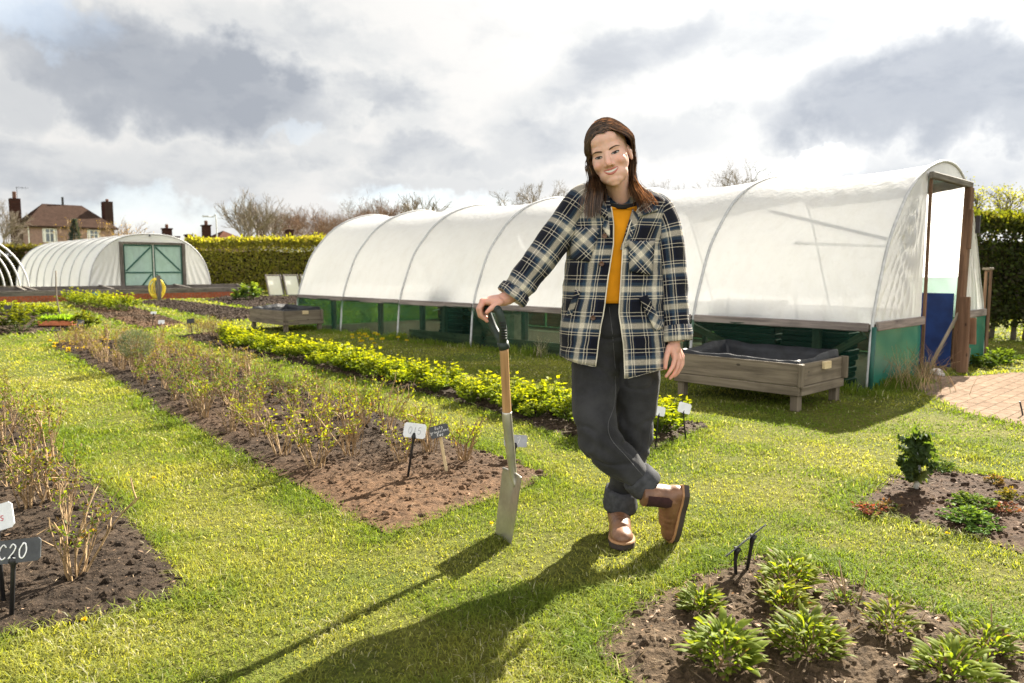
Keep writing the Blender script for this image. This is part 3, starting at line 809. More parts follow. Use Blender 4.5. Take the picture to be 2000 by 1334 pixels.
for i, (s0, w_, L, h, nm, mt, lb) in enumerate([(2.1, .75, .7, .16, 'crate', 'black', 'black crate on the bench behind the near planter'), (1.0, .9, .6, .30, 'crate', 'black', 'large black crate on the floor just inside the near corner'),
                                              (2.9, .5, .3, .17, 'bucket', 'teal', 'teal bucket inside the netting beside the hanging hand')]):
    z0 = .416 if i == 0 else .004
    r = empty(nm, TW(s0, w_, z0), lb, nm); ax = np.array([d_, e_, UP])
    if nm == 'bucket':
        ring = lambda rr_, zz_: np.stack([TW(s0, w_, z0) + rr_ * (math.cos(t) * d_ + math.sin(t) * e_) + zz_ * UP for t in np.linspace(0, 2 * np.pi, 20, endpoint=False)])
        MB().grid(np.stack([ring(.001, .004), ring(.10, .004), ring(.13, .28), ring(.12, .28), ring(.095, .02)]), close=True).build('body', M[mt], r, True)
        MB().tube([TW(s0 - .13, w_, .27), TW(s0, w_, .38), TW(s0 + .13, w_, .27)], .004, 5, sub=5).build('handle', M['galv'], r, True)
    else:
        MB().box(TW(s0, w_, z0 + .006), (L, .4, .012), ax).build('base', M[mt], r)
        for sg in (-1, 1):
            MB().box(TW(s0, w_ + sg * .2, z0 + h / 2), (L, .014, h), ax).build('side', M[mt], r)
            MB().box(TW(s0 + sg * (L / 2 + .007), w_, z0 + h / 2), (.014, .4, h), ax).build('side', M[mt], r)
for s0, s1, w_, zt, nm, lb in ((.30, .95, .33, .74, 'seed_tray_stack', 'stack of dark seed trays inside the near corner of the polytunnel'), (1.02, 1.72, .36, .80, 'seed_tray_stack', 'taller stack of dark seed trays behind the near planter'), (5.95, 6.5, .40, .84, 'seed_tray_stack', 'stack of dark trays inside the polytunnel beyond the rolled mat')):
    r = empty(nm, TW((s0 + s1) / 2, w_, .004), lb, 'trays', 'dark tray stacks inside the polytunnel'); z = .006
    while z < zt - .06:
        q = rng.normal(0, .012, 2); MB().box(TW((s0 + s1) / 2 + q[0], w_ + .06 + q[1] * .5, z + .03), (s1 - s0, .26, .052), np.array([d_, e_, UP]), bev=.008).build('tray', M['black'], r); z += .0545
# blue board standing inside the doorway, with the pole propped on it
def sdoor(px, w_):                                    # distance along the tunnel at which a line of sight crosses offset w_
    r = ray(px, 600)[:2]; A_ = TW(0, w_, 0)[:2]; return np.linalg.solve(np.array([r, -d_[:2]]).T, A_)[1]


ax = np.array([d_, -e_, UP]); sa, sb = sdoor(1792, 2.5), sdoor(1862, 2.5); zb = .82
m = MB(); m.box(TW((sa + sb) / 2, 2.5, zb / 2), (abs(sa - sb), .02, zb), ax, bev=.004); o = m.build('blue_board', M['blue']); tag(o, 'upright dark blue board blocking the polytunnel doorway', 'board')
m = MB(); m.box(TW((sdoor(1790, 3.22) + sdoor(1866, 3.22)) / 2, 3.22, .80), (abs(sdoor(1790, 3.22) - sdoor(1866, 3.22)) + .3, .01, .56), ax); o = m.build('net_screen', M['netpale']); tag(o, 'pale green net screen behind the blue board', 'screen')
m = MB(); m.tube([TW(-.03, 1.36, .01), TW(-.10, 2.08, .62)], .017, 8); o = m.build('wooden_pole', M['oldwood'], None, True); tag(o, 'slim wooden pole leaning on the blue board', 'pole')
m = MB(); m.beam(TW(-.18, 2.03, .004), TW(-.16, 2.05, .80), .055, .10, up=d_); o = m.build('timber_post', M['brownwood']); tag(o, 'short brown timber post in front of the doorway', 'post')
m = MB(); m.beam(TW(-.235, 2.14, .30), TW(-.22, 2.15, .58), .03, .06, up=d_); o = m.build('batten', M['brownwood'], None); tag(o, 'short batten fixed to the front of the door post', 'batten')
m = MB(); m.beam(TW(-.07, 1.30, .0), TW(-.07, 1.32, .17), .03, .05, up=d_); o = m.build('peg', M['oldwood']); tag(o, 'small wooden peg at the foot of the door jamb', 'peg')
m = MB(); m.beam(TW(-.07, 2.56, .0), TW(-.07, 2.60, .22), .025, .05, up=d_); o = m.build('peg', M['oldwood']); tag(o, 'small wooden peg at the foot of the thick door post', 'peg')
for (s0, w_, rr_) in ((-.02, 1.75, .05), (-.1, 1.62, .035)):
    u = rdir(140); hull = bpy.data.meshes.new('st'); 
    th = np.linspace(0, np.pi, 9)[:, None]; ph = np.linspace(0, 2 * np.pi, 14, endpoint=False)[None]
    sp = np.stack([np.sin(th) * np.cos(ph), np.sin(th) * np.sin(ph), np.cos(th) + 0 * ph], -1); sp = sp * (1 + .3 * vn(sp * 1.7 + s0 * 9))[..., None] * np.array([1.3, 1, .7]) * rr_
    o = MB().grid(sp + TW(s0, w_, rr_ * .5), close=True).build('stone', M['stone'], None, True); tag(o, 'larger pale stone on the doorway threshold' if rr_ > .04 else 'smaller pale stone on the doorway threshold', 'stone')
# gate post and net panel right of the tunnel
gpst = empty('gate_panel', TW(.05, 3.6, 0), 'dark wooden post and net panel at the right end of the polytunnel', 'gate')
MB().beam(TW(.02, 3.56, 0), TW(.02, 3.56, 1.08), .09, .06, up=d_).build('post', M['brownwood'], gpst)
MB().beam(TW(.02, 3.46, 0), TW(.02, 3.46, 1.06), .03, .03, up=d_).build('stile', M['brownwood'], gpst)
MB().beam(TW(.02, 3.44, 1.09), TW(.02, 3.62, 1.09), .08, .03).build('cap', M['oldwood'], gpst)
m = MB(); m.box(TW(.02, 3.495, .53), (.04, .008, 1.04), ax); m.build('net', M['netdense'], gpst)

# ------------------------------------------------------------------ far polytunnel with double doors
FL = np.array([-15.17, 27.0, 0]); FW = 4.36


def FT(s, w_, z): return FL + s * d_ + w_ * e_ + z * UP


a = np.linspace(0, np.pi, 41); fprof = np.stack([FW / 2 - FW / 2 * np.sign(np.cos(a)) * np.abs(np.cos(a)) ** .82, 2.38 * np.abs(np.sin(a)) ** .78], -1)
ft = empty('polytunnel', FL, 'distant white polytunnel with green double doors behind the cold frame', 'polytunnel')
FH = np.linspace(0, 12.3, 10); S = np.unique(np.concatenate([np.linspace(x, y, 7) for x, y in zip(FH[:-1], FH[1:])]))
cen = np.array([FW / 2, .6]); rows = []
for s0 in S:
    k = np.searchsorted(FH, s0, 'right') - 1; k = min(k, 8); f = (s0 - FH[k]) / (FH[k + 1] - FH[k]); sc_ = 1 - .035 * math.sin(math.pi * np.clip(f, 0, 1))
    rows.append([FT(s0, *(cen + (p - cen) * np.array([sc_, sc_])) ) for p in fprof])
rows = np.array(rows); rows[..., 2] = np.maximum(rows[..., 2], 0); rows[1:, :, :2] += (.02 * n2(np.arange(len(S))[1:, None] * .7, np.arange(41)[None] * .25, 1.0, 3, 2))[..., None]
MB().grid(rows).build('cover', M['poly'], ft, True)
for s0 in FH: MB().tube([FT(s0, *(cen + (p - cen) * 1.004)) for p in fprof], .024, 6).build('hoop', M['galv'], ft, True)
fz = lambda w_: np.interp(w_, fprof[:, 0], fprof[:, 1])
D0, D1, DH = 1.16, 3.28, 2.02
for (a_, b_, z0) in ((0.0, D0, 0), (D1, FW, 0), (D0, D1, DH)):
    ww = np.linspace(a_, b_, 34); tt = np.linspace(0, 1, 14)
    top = np.maximum(fz(ww), z0 + .001); Vv = np.array([[FT(.03 * 0 + .018 * math.sin(58 * math.atan2(w_ - (D0 if a_ < 1 else D1), 2.6 - (z0 + (tp_ - z0) * t))) * (1 if z0 == 0 else .3), w_, z0 + (tp_ - z0) * t) for w_, tp_ in zip(ww, top)] for t in tt])
    MB().grid(Vv).build('end_sheet', M['poly'], ft, True)
MB().grid(np.array([[FT(12.28, w_, z * fz(w_)) for w_ in np.linspace(.02, FW - .02, 24)] for z in np.linspace(0, 1, 6)])).build('end_sheet', M['poly'], ft, True)
for a_, b_ in (((D0 - .05, 0), (D0 - .05, DH + .06)), ((D1 + .05, 0), (D1 + .05, DH + .06))): MB().beam(FT(-.06, *a_), FT(-.06, *b_), .10, .16, up=d_).build('door_post', M['greywood'], ft)
MB().beam(FT(-.06, D0 + .03, DH + .02), FT(-.06, D1 - .03, DH + .02), .09, .09).build('door_lintel', M['greywood'], ft)
mid = (D0 + D1) / 2
for x0, x1, hs in ((D0 + .04, mid - .04, 1), (mid + .04, D1 - .04, -1)):
    dr = MB(); dr.box(FT(-.03, (x0 + x1) / 2, DH / 2), (x1 - x0, .012, DH - .06), np.array([e_, -d_, UP])); dr = dr.build('door', M['netpale'], ft)
    fm = MB()
    y = -.055
    for p, q in (((x0, .04), (x0, DH - .04)), ((x1, .04), (x1, DH - .04))): fm.beam(FT(y, *p), FT(y, *q), .03, .055, up=d_)
    for z in (.06, DH * .47, DH - .06): fm.beam(FT(y - .001, x0 + .03, z), FT(y - .001, x1 - .03, z), .03, .055)
    i0, i1 = (x0 + .05, x1 - .05) if hs > 0 else (x1 - .05, x0 + .05)
    fm.beam(FT(y - .003, i0, DH * .50), FT(y - .003, i1, DH - .12), .026, .055); fm.beam(FT(y - .003, i0 + hs * .25, .10), FT(y - .003, i1, DH * .44), .026, .055)
    fm.build('door_frame', M['greenpaint'], dr)
MB().beam(FT(-.065, mid, .02), FT(-.065, mid, DH - .03), .02, .035, up=d_).build('door_stop', M['cream'], ft)
MB().box(FT(-.05, FW / 2 - .05, 2.33), (.05, .05, .07)).build('bracket', M['darkmetal'], ft)

# ------------------------------------------------------------------ bare hoop frame on the left
HF = np.array([-16.66, 26.0, 0]); hf = empty('hoop_frame', HF, 'bare metal hoop frame without its cover at the left edge', 'frame')
for k in range(6):
    a = np.linspace(0, np.pi, 30); pts = [HF + k * 1.42 * d_ - (2.15 - 2.15 * math.cos(t)) * e_ + 2.35 * math.sin(t) ** .8 * UP for t in a]
    MB().tube(pts, .03, 6).build('hoop', M['galv'], hf, True)
MB().tube([HF - 2.15 * e_ + 2.32 * UP, HF + 7.1 * d_ - 2.15 * e_ + 2.32 * UP], .02, 6).build('ridge_bar', M['galv'], hf, True)

# ------------------------------------------------------------------ brick cold frame bed in front of it
C0 = np.array([-12.70, 27.0, 0]) - 0 * d_


def CF(t, s, z): return C0 + t * e_ + s * d_ + z * UP


cf = empty('cold_frame', CF(-3, 0, 0), 'long brick cold frame with grey timber rails across the garden', 'cold frame')
T0, T1 = -13.0, 3.62
def brickbox(t0, t1, s0, s1, z1, name):
    m = MB(); c = [CF(t0, s0, 0), CF(t1, s0, 0), CF(t1, s1, 0), CF(t0, s1, 0)]
    V = np.array(c + [p + z1 * UP for p in c]); L, Dp = t1 - t0, s1 - s0
    for a_, b_, ln in ((0, 1, L), (1, 2, Dp), (2, 3, L), (3, 0, Dp)):
        m.add([V[a_], V[b_], V[b_ + 4], V[a_ + 4]], [[0, 1, 2, 3]], [[0, 0, 0], [ln, 0, 0], [ln, z1, 0], [0, z1, 0]])
    m.add(V[4:], [[0, 1, 2, 3]], [[0, 0, 0], [L, 0, 0], [L, Dp, 0], [0, Dp, 0]])
    return m.build(name, M['brick'], cf)
brickbox(T0, T1, 0, .11, .21, 'front_wall'); brickbox(T0, T1, 1.55, 1.66, .30, 'rear_wall')
brickbox(T1 - .11, T1 - .002, .112, 1.548, .21, 'side_wall')
MB().beam(CF(T0, .05, .295), CF(T1, .05, .295), .07, .165).build('front_board', M['greywood'], cf)
MB().beam(CF(T0, 1.6, .40), CF(T1, 1.6, .40), .07, .16).build('rear_board', M['greywood'], cf)
MB().beam(CF(T1 - .05, .09, .30), CF(T1 - .05, 1.56, .42), .06, .12).build('side_board', M['greywood'], cf)
for t in (-9.2, -6.6, -4.05, -3.75, -1.45, 1.15): MB().beam(CF(t, .02, .392), CF(t + rng.normal(0, .1), 1.62, .50), .09, .035).build('cross_rail', M['greywood'], cf)
MB().beam(CF(-10, 1.62, .50), CF(-3.9, 1.62, .50), .10, .03).build('rear_rail', M['oldwood'], cf)
V = np.array([CF(T0, .1, .17), CF(T1 - .1, .1, .17), CF(T1 - .1, 1.56, .17), CF(T0, 1.56, .17)]); mk('compost', V, [[0, 1, 2, 3]], M['soil'], cf, C=np.tile(DK, (4, 1)))

# hose post with its coils
hp = G(305, 590); hp = np.array([hp[0], hp[1], 0]) if False else CF(-.35, -1.15, 0)
post = MB().beam(hp, hp + UP * .86, .10, .12, up=d_).build('hose_post', M['greywood']); tag(post, 'upright weathered post holding the yellow hose', 'post')
m = MB()
for k in range(9):
    cx = rng.normal(0, .045); hh = rng.uniform(.30, .36); ww = rng.uniform(.08, .25); a = np.linspace(0, 2 * np.pi, 26)
    m.tube([hp + (cx + ww * math.cos(t)) * e_ + (.075 + .012 * k) * d_ + (.40 + hh * math.sin(t) + .03 * k / 9) * UP for t in a], .014, 6, cap=False)
o = m.build('garden_hose', M['yellow'], None, True); tag(o, 'yellow garden hose coiled on the post', 'hose')
hr = MB().beam(hp - .10 * d_ + .18 * e_, hp - .10 * d_ + .30 * e_ + .02 * UP, .12, .10).build('hose_reel_foot', M['black']); tag(hr, 'black hose connector lying at the foot of the post', 'connector')

# glazed frame lights leaning in a row
for i, (px, c) in enumerate(((527, 0), (556, 1), (582, 2))):
    q = G(px, 574) if False else CF(4.15 + i * .70, -.15 - .10 * i, 0)
    lb = ['leftmost of three white glazed frames leaning by the hedge', 'middle of three white glazed frames leaning by the hedge', 'glazed frame nearest the big polytunnel of three leaning ones'][i]
    r = empty('frame_light', q, lb, 'frame', 'glazed frames leaning by the hedge'); tp = q + .42 * d_ + .86 * UP + .05 * e_
    ax_ = unit(tp - q); L = np.linalg.norm(tp - q); wdt = .62
    for sg in (0, 1): MB().beam(q + sg * wdt * e_, tp + sg * wdt * e_, .06, .05, up=e_).build('stile', M['greywood'], r)
    for f in (.03, .97): MB().beam(q + .032 * e_ + ax_ * L * f, q + (wdt - .032) * e_ + ax_ * L * f, .05, .045, up=ax_).build('bar', M['greywood'], r)
    g_ = q + .02 * d_; mk('pane', [g_ + .03 * e_ + ax_ * .05, g_ + (wdt - .03) * e_ + ax_ * .05, g_ + (wdt - .03) * e_ + ax_ * (L - .05), g_ + .03 * e_ + ax_ * (L - .05)], [[0, 1, 2, 3]], M['poly'], r)

# ------------------------------------------------------------------ raised planters with black liners
def planter(corner, L, Wd, label):
    """corner = near corner at the ground; L along d_, Wd along e_"""
    r = empty('raised_planter', corner, label, 'planter', 'timber planters beside the polytunnel')
    Q = lambda s, w_, z: corner + s * d_ + w_ * e_ + z * UP
    for a in (.05, L - .05):
        for b in (.05, Wd - .05): MB().beam(Q(a, b, 0), Q(a, b, .145), .065, .065, up=d_).build('leg', M['oldwood'], r)
    z0 = .125
    MB().beam(Q(0, 0, z0 + .035), Q(L, 0, z0 + .035), .028, .07).build('lower_rail', M['oldwood'], r); MB().beam(Q(0, Wd, z0 + .035), Q(L, Wd, z0 + .035), .028, .07).build('lower_rail', M['oldwood'], r)
    MB().beam(Q(.0, .016, z0 + .035), Q(.0, Wd - .016, z0 + .035), .028, .07).build('lower_rail', M['oldwood'], r); MB().beam(Q(L, .016, z0 + .035), Q(L, Wd - .016, z0 + .035), .028, .07).build('lower_rail', M['oldwood'], r)
    zc = z0 + .07 + .088; hb = .17
    for w_ in (.012, Wd - .012): MB().beam(Q(.012, w_, zc), Q(L - .012, w_, zc), .024, hb, bev=.003).build('side_board', M['oldwood'], r)
    for s in (.006, L - .006): MB().beam(Q(s, -.004, zc), Q(s, Wd + .004, zc), .024, hb, bev=.003).build('end_board', M['oldwood'], r)
    MB().beam(Q(-.02, -.02, zc - hb / 2), Q(-.02, -.02, zc + hb / 2 + .003), .03, .05, up=e_).build('corner_batten', M['oldwood'], r)
    MB().beam(Q(-.02, Wd - .04, zc - hb / 2), Q(-.02, Wd - .04, zc + hb / 2 + .01), .03, .06, up=d_).build('corner_batten', M['oldwood'], r)
    MB().box(Q(-.022, Wd * .52, zc + hb / 2 - .035), (.032, .11, .06), np.array([d_, e_, UP])).build('handle_block', M['lath'], r)
    # liner draped inside, crumpled over the edge
    per = []; nn = 34
    for (s0, w0, s1, w1) in ((.03, .03, L - .03, .03), (L - .03, .03, L - .03, Wd - .03), (L - .03, Wd - .03, .03, Wd - .03), (.03, Wd - .03, .03, .03)):
        for t in np.linspace(0, 1, nn, endpoint=False): per.append((s0 + (s1 - s0) * t, w0 + (w1 - w0) * t))
    per = np.array(per); zt = zc + hb / 2; rows = []; cn = np.array([L / 2, Wd / 2])
    far = np.clip((per[:, 1] - .2) / .3, 0, 1) + .3 * np.clip((per[:, 0] - L + .25) / .2, 0, 1)
    wob = n2(per[:, 0] * 6, per[:, 1] * 6, 1.0, 3, 5)
    for f, z in ((0, zt - .01), (.01, zt + .012), (.03, zt + .02), (.07, zt - .03), (.10, zt - .09), (.16, zt - .13), (.5, zt - .14), (.98, zt - .14)):
        pp = per + (cn - per) * f + (.012 * n2(per[:, 0] * 9, per[:, 1] * 9 + z * 20, 1.0, 2, 8))[:, None]
        zz = z + (.035 * far + .02 * wob) * (1 if f < .05 else .6 if f < .12 else .2) * (0 if f == 0 else 1)
        rows.append(corner + pp[:, :1] * d_ + pp[:, 1:] * e_ + zz[:, None] * UP)
    MB().grid(np.array(rows), close=True).build('liner', M['liner'], r, True)
    return r


planter(np.array([*G(1560, 806)[:2], 0]), 1.12, .78, 'grey timber raised planter with black liner beside the woman\'s hand')
planter(np.array([*G(556, 650)[:2], 0]), 1.35, .74, 'distant timber raised planter at the far end of the polytunnel')
# ------------------------------------------------------------------ planting
def at(x, y, key=None): return np.array([x, y, bed_z(key, np.array([x]), np.array([y]))[0] if key else 0.0])


def spread(poly, dmin, ntry=4000, inset=.12, cond=None, seed=1):
    g_ = np.random.default_rng(seed); lo, hi = poly.min(0), poly.max(0); out_ = []
    X = g_.uniform(lo[0], hi[0], ntry); Y = g_.uniform(lo[1], hi[1], ntry)
    ok = inpoly(X, Y, poly) & (polydist(X, Y, poly) > inset)
    for x, y in zip(X[ok], Y[ok]):
        if cond is not None and not cond(x, y): continue
        if all((x - a) ** 2 + (y - b) ** 2 > dmin ** 2 for a, b in out_): out_.append((x, y))
    return out_


def twig_bush(name, h, nst, leafy, tint, spreadr=.5, seed=0):
    """bare pruned stems with tufts of new leaf, at the origin"""
    g_ = np.random.default_rng(seed); r = empty(name, (0, 0, 0)); p0 = []; p1 = []; r0 = []; r1 = []; tips = []
    for k in range(nst):
        a = g_.uniform(0, 6.28); lean = g_.uniform(.05, spreadr); p = np.array([math.cos(a), math.sin(a), 0]) * g_.uniform(0, .045); dv = np.array([math.cos(a) * lean, math.sin(a) * lean, 1.0]); rad = g_.uniform(.0026, .0050)
        hh = h * g_.uniform(.55, 1.05); nsg = 5
        for q in range(nsg):
            dv = unit(dv + g_.normal(0, .13, 3)); e = p + dv * hh / nsg; p0.append(p); p1.append(e); r0.append(rad * (1 - .12 * q)); r1.append(rad * (1 - .12 * (q + 1))); p = e
            if q >= 1 and g_.random() < .75:
                b = p; bd = unit(dv + g_.normal(0, .55, 3) + np.array([0, 0, .25]))
                for z in range(2):
                    e2 = b + bd * h * g_.uniform(.07, .16); p0.append(b); p1.append(e2); r0.append(rad * .6); r1.append(rad * .42); b = e2; bd = unit(bd + g_.normal(0, .25, 3) + [0, 0, .15])
                tips.append(b)
        tips.append(p)
    V, F = prisms(np.array(p0), np.array(p1), np.array(r0), np.array(r1), 4)
    mk('stems', V, F, M['twig'], r, C=np.ones((len(V), 3)))
    tips = np.array(tips); tips = tips[g_.random(len(tips)) < leafy]
    if len(tips) < 3: tips = np.array(p1)[-3:]
    k = 13; pos = np.repeat(tips, k, 0) + g_.normal(0, .013, (len(tips) * k, 3)); dv = unit(g_.normal(size=pos.shape) + [0, 0, .5]); nr = unit(g_.normal(size=pos.shape) + [0, 0, .8])
    L = g_.uniform(.010, .022, len(pos)); V, F = leafquads(pos, dv, nr, L, L * .6, .1)
    C = np.array(tint) * g_.uniform(.6, 1.35, (len(pos), 1)); mkb = g_.random(len(pos)) < .22; C[mkb] = np.array([.115, .075, .032]) * g_.uniform(.6, 1.3, (mkb.sum(), 1))
    mk('leaves', V, F, M['leaf'], r, C=np.repeat(C, 4, 0)); return r


def plant_out(protos, spots, key, label, group, cat, smin=.8, smax=1.2, name=None):
    outl = []
    for i, (x, y) in enumerate(spots):
        p = protos[i % len(protos)]; o = p if i < len(protos) else copy_tree(p)
        o.location = at(x, y, key) - np.array([0, 0, .008]); o.rotation_euler = (rng.normal(0, .04), rng.normal(0, .04), rng.uniform(0, 6.28)); o.scale = (rng.uniform(smin, smax),) * 3
        tag(o, label(x, y) if callable(label) else label, cat, group); outl.append(o)
    for p in protos[len(spots):]:
        for ch in list(p.children): bpy.data.objects.remove(ch)
        bpy.data.objects.remove(p)
    return outl


YG, MG = (.16, .19, .022), (.09, .135, .022)
# middle bed: rows of pruned rue, browner and barer at the far end
def condA(x, y):
    px = proj(np.array([x, y, 0])); return px[1] < 925 and not (px[0] > 700 and px[1] > 918 and px[0] < 980 and px[1] > 935) and px[0] < 915
spA = spread(BEDS['A'], .25, 6000, .13, condA, 3)
near = [q for q in spA if q[1] < 5.4]; mid_ = [q for q in spA if 5.4 <= q[1] < 7.4]; far_ = [q for q in spA if q[1] >= 7.4]
lab = lambda t: t
plant_out([twig_bush('rue_bush', .275, 12, .36, YG, .5, s) for s in (1, 2, 3, 4, 5)], near, 'A', 'thin branching rue bush with sparse yellow green shoots near the chalk signs', 'pruned rue bushes near the chalk signs', 'bush', .8, 1.25)
plant_out([twig_bush('rue_bush', .225, 12, .50, MG, .55, s) for s in (11, 12, 13, 14)], mid_, 'A', 'pruned rue bush with small green leaf tufts in the central part of the middle bed', 'pruned rue bushes halfway along the middle bed', 'bush', .8, 1.2)
plant_out([twig_bush('rue_bush', .225, 13, .16, (.15, .135, .03), .4, s) for s in (21, 22, 23, 24)], far_, 'A', 'brownish bare twiggy bush at the far end of the middle bed', 'twiggy bushes at the far end of the middle bed', 'bush', .8, 1.2)
# one grey green santolina among them
gr = twig_bush('santolina_bush', .34, 18, .2, (.10, .13, .075), .5, 31)
g_ = np.random.default_rng(4); k = 2600; pos = rdir(k) * g_.uniform(.3, 1, (k, 1)) ** .4 * np.array([.17, .17, .15]) + [0, 0, .27]; pos = pos[pos[:, 2] > .12]
V, F = leafquads(pos, unit(pos - [0, 0, .15] + g_.normal(0, .1, pos.shape)), rdir(len(pos)), g_.uniform(.025, .05, len(pos)), .004 * np.ones(len(pos)), .1)
mk('foliage', V, F, M['leaf_dull'], gr, C=np.repeat(np.array([.115, .145, .085]) * g_.uniform(.6, 1.3, (len(pos), 1)), 4, 0))
q = G(268, 728); gr.location = at(q[0], q[1], 'A'); tag(gr, 'rounded grey green leafy bush standing out among the brown twigs', 'bush')
# left bed
spC = [tuple(G(x, y)[:2]) for x, y in ((150, 1140), (128, 1030), (60, 1000), (20, 960), (100, 985), (95, 905), (45, 900), (5, 880), (60, 860), (15, 840), (-60, 900), (-80, 1000), (-40, 820), (30, 800), (-100, 850))]
plant_out([twig_bush('pruned_bush', .34, 11, .42, (.11, .15, .022), .45, 41)], spC[:1], 'C', 'tall sparse pruned bush standing alone behind the C20 sign', 'pruned bushes in the left bed', 'bush', .95, 1.0)
plant_out([twig_bush('pruned_bush', .29, 9, .45, (.12, .145, .022), .5, s) for s in (42, 43, 44, 45)], spC[1:], 'C', 'pruned bush with orange brown stems crowded in the left bed', 'pruned bushes in the left bed', 'bush', .8, 1.15)


def herb(name, h, w_, nsp, tint, seed, lf=.042, tip=(.27, .29, .018), mat='leaf'):
    """clump of upright leaf sprays with toothed leaflets"""
    g_ = np.random.default_rng(seed); r = empty(name, (0, 0, 0)); p0 = []; p1 = []; pos = []; dv = []; nn = []; L = []; ht = []
    for k in range(nsp):
        a = g_.uniform(0, 6.28); rad = g_.uniform(0, 1) ** .6; top = np.array([math.cos(a) * rad * w_, math.sin(a) * rad * w_, h * (1 - .55 * rad ** 2) * g_.uniform(.7, 1.1)]); b = np.array([math.cos(a), math.sin(a), 0]) * rad * w_ * .3
        p0.append(b); p1.append(top); od = unit(np.array([math.cos(a) * (rad + .2), math.sin(a) * (rad + .2), .35]))
        for f in (1.0, .82, .64):
            c = b + (top - b) * f
            for sgn in ((0,) if f == 1.0 else (-1, 1)):
                sd = np.cross(od, [0, 0, 1.]); base = unit(od + sgn * sd * 1.3 + g_.normal(0, .25, 3))
                for q in (-.7, 0, .7):
                    sd2 = np.cross(base, [0, 0, 1.]); pos.append(c + base * .008); dv.append(unit(base + q * sd2 + g_.normal(0, .15, 3))); nn.append(unit(np.array([0, 0, 1.]) + od * .5 + g_.normal(0, .35, 3))); L.append(lf * g_.uniform(.65, 1.25) * (1 if q == 0 else .8)); ht.append(top[2] / h * f)
    V, F = prisms(np.array(p0), np.array(p1), np.full(nsp, .0035), np.full(nsp, .002), 3); mk('stems', V, F, M['leaf'], r, C=np.tile([.10, .15, .025], (len(V), 1)))
    pos = np.array(pos); L = np.array(L); V, F = leafquads(pos, np.array(dv), np.array(nn), L, L * .75, .12, .15)
    t = np.clip(np.array(ht) ** 2 * .75 + g_.normal(0, .15, len(pos)), 0, 1)[:, None]; C = (np.array(tint) * (1 - t) + np.array(tip) * t) * g_.uniform(.75, 1.25, (len(pos), 1))
    mk('leaves', V, F, M[mat], r, C=np.repeat(C, 4, 0)); return r


def condB(x, y): px = proj(np.array([x, y, 0])); return px[0] > 440
spB = spread(BEDS['B'], .225, 9000, .085, condB, 6)
plant_out([herb('lovage_plant', .205, .165, 38, (.12, .18, .014), s, .040, (.33, .34, .016)) for s in (1, 2, 3, 4, 5)], spB, 'B', 'bushy bright yellow green lovage plant in the long row beside the polytunnel', 'lovage plants in the long row', 'plant', .65, 1.2)
spG = [tuple(G(x, y)[:2]) for x, y in ((138, 594), (150, 598), (165, 600), (180, 602), (196, 604), (212, 606), (228, 608), (242, 610), (172, 594), (200, 598), (222, 602))]
plant_out([herb('lovage_plant', .42, .36, 34, (.12, .17, .02), s, .07) for s in (7, 8)], spG, 'G', 'yellow green leafy plant in the distant row before the cold frame', 'leafy plants in the distant row', 'plant', .8, 1.15)
spS = [tuple(G(x, y)[:2]) for x, y in ((372, 652), (388, 655), (402, 657), (418, 660), (430, 666), (410, 650))]
plant_out([twig_bush('pruned_bush', .28, 9, .7, (.10, .09, .06), .8, s) for s in (51, 52)], spS, 'B', 'small dark straggly bush at the far end of the lovage row', 'straggly bushes beyond the lovage row', 'bush', .8, 1.2)
for i, (x, y, h, w_, t, tp, lb, key) in enumerate([
        (36, 650, .36, .38, (.045, .065, .014), (.14, .15, .02), 'dark rounded leafy clump at the edge of the far left bed', 'F'), (24, 617, .30, .4, (.12, .16, .02), (.24, .26, .02), 'bright yellow green low clump beside the far left sign', 'F'),
        (60, 612, .2, .3, (.12, .16, .02), (.24, .26, .02), 'small yellow green clump in the middle of the far left bed', 'F'), (94, 622, .26, .34, (.11, .16, .02), (.22, .26, .02), 'yellow green clump just behind the orange seed tray', 'F'),
        (166, 643, .30, .24, (.05, .075, .016), (.15, .15, .02), 'dark leafy clump at the right end of the seed tray', 'F'), (486, 588, .55, .5, (.06, .11, .03), (.18, .24, .06), 'large leafy cabbage like plant on the bare far bed', 'I')]):
    o = herb('leafy_clump', h, w_, 40, t, 60 + i, .08 if key == 'F' else .16, tp); q = G(x, y); o.location = at(q[0], q[1], key) - np.array([0, 0, .01]); tag(o, lb, 'plant')
# clump on the low edge of the cold frame
o = herb('leafy_clump', .42, .7, 60, (.06, .09, .02), 75, .1, (.13, .16, .03)); o.location = CF(-3.6, 2.9, 0); tag(o, 'low dark green clump beside the far polytunnel behind the cold frame', 'plant')


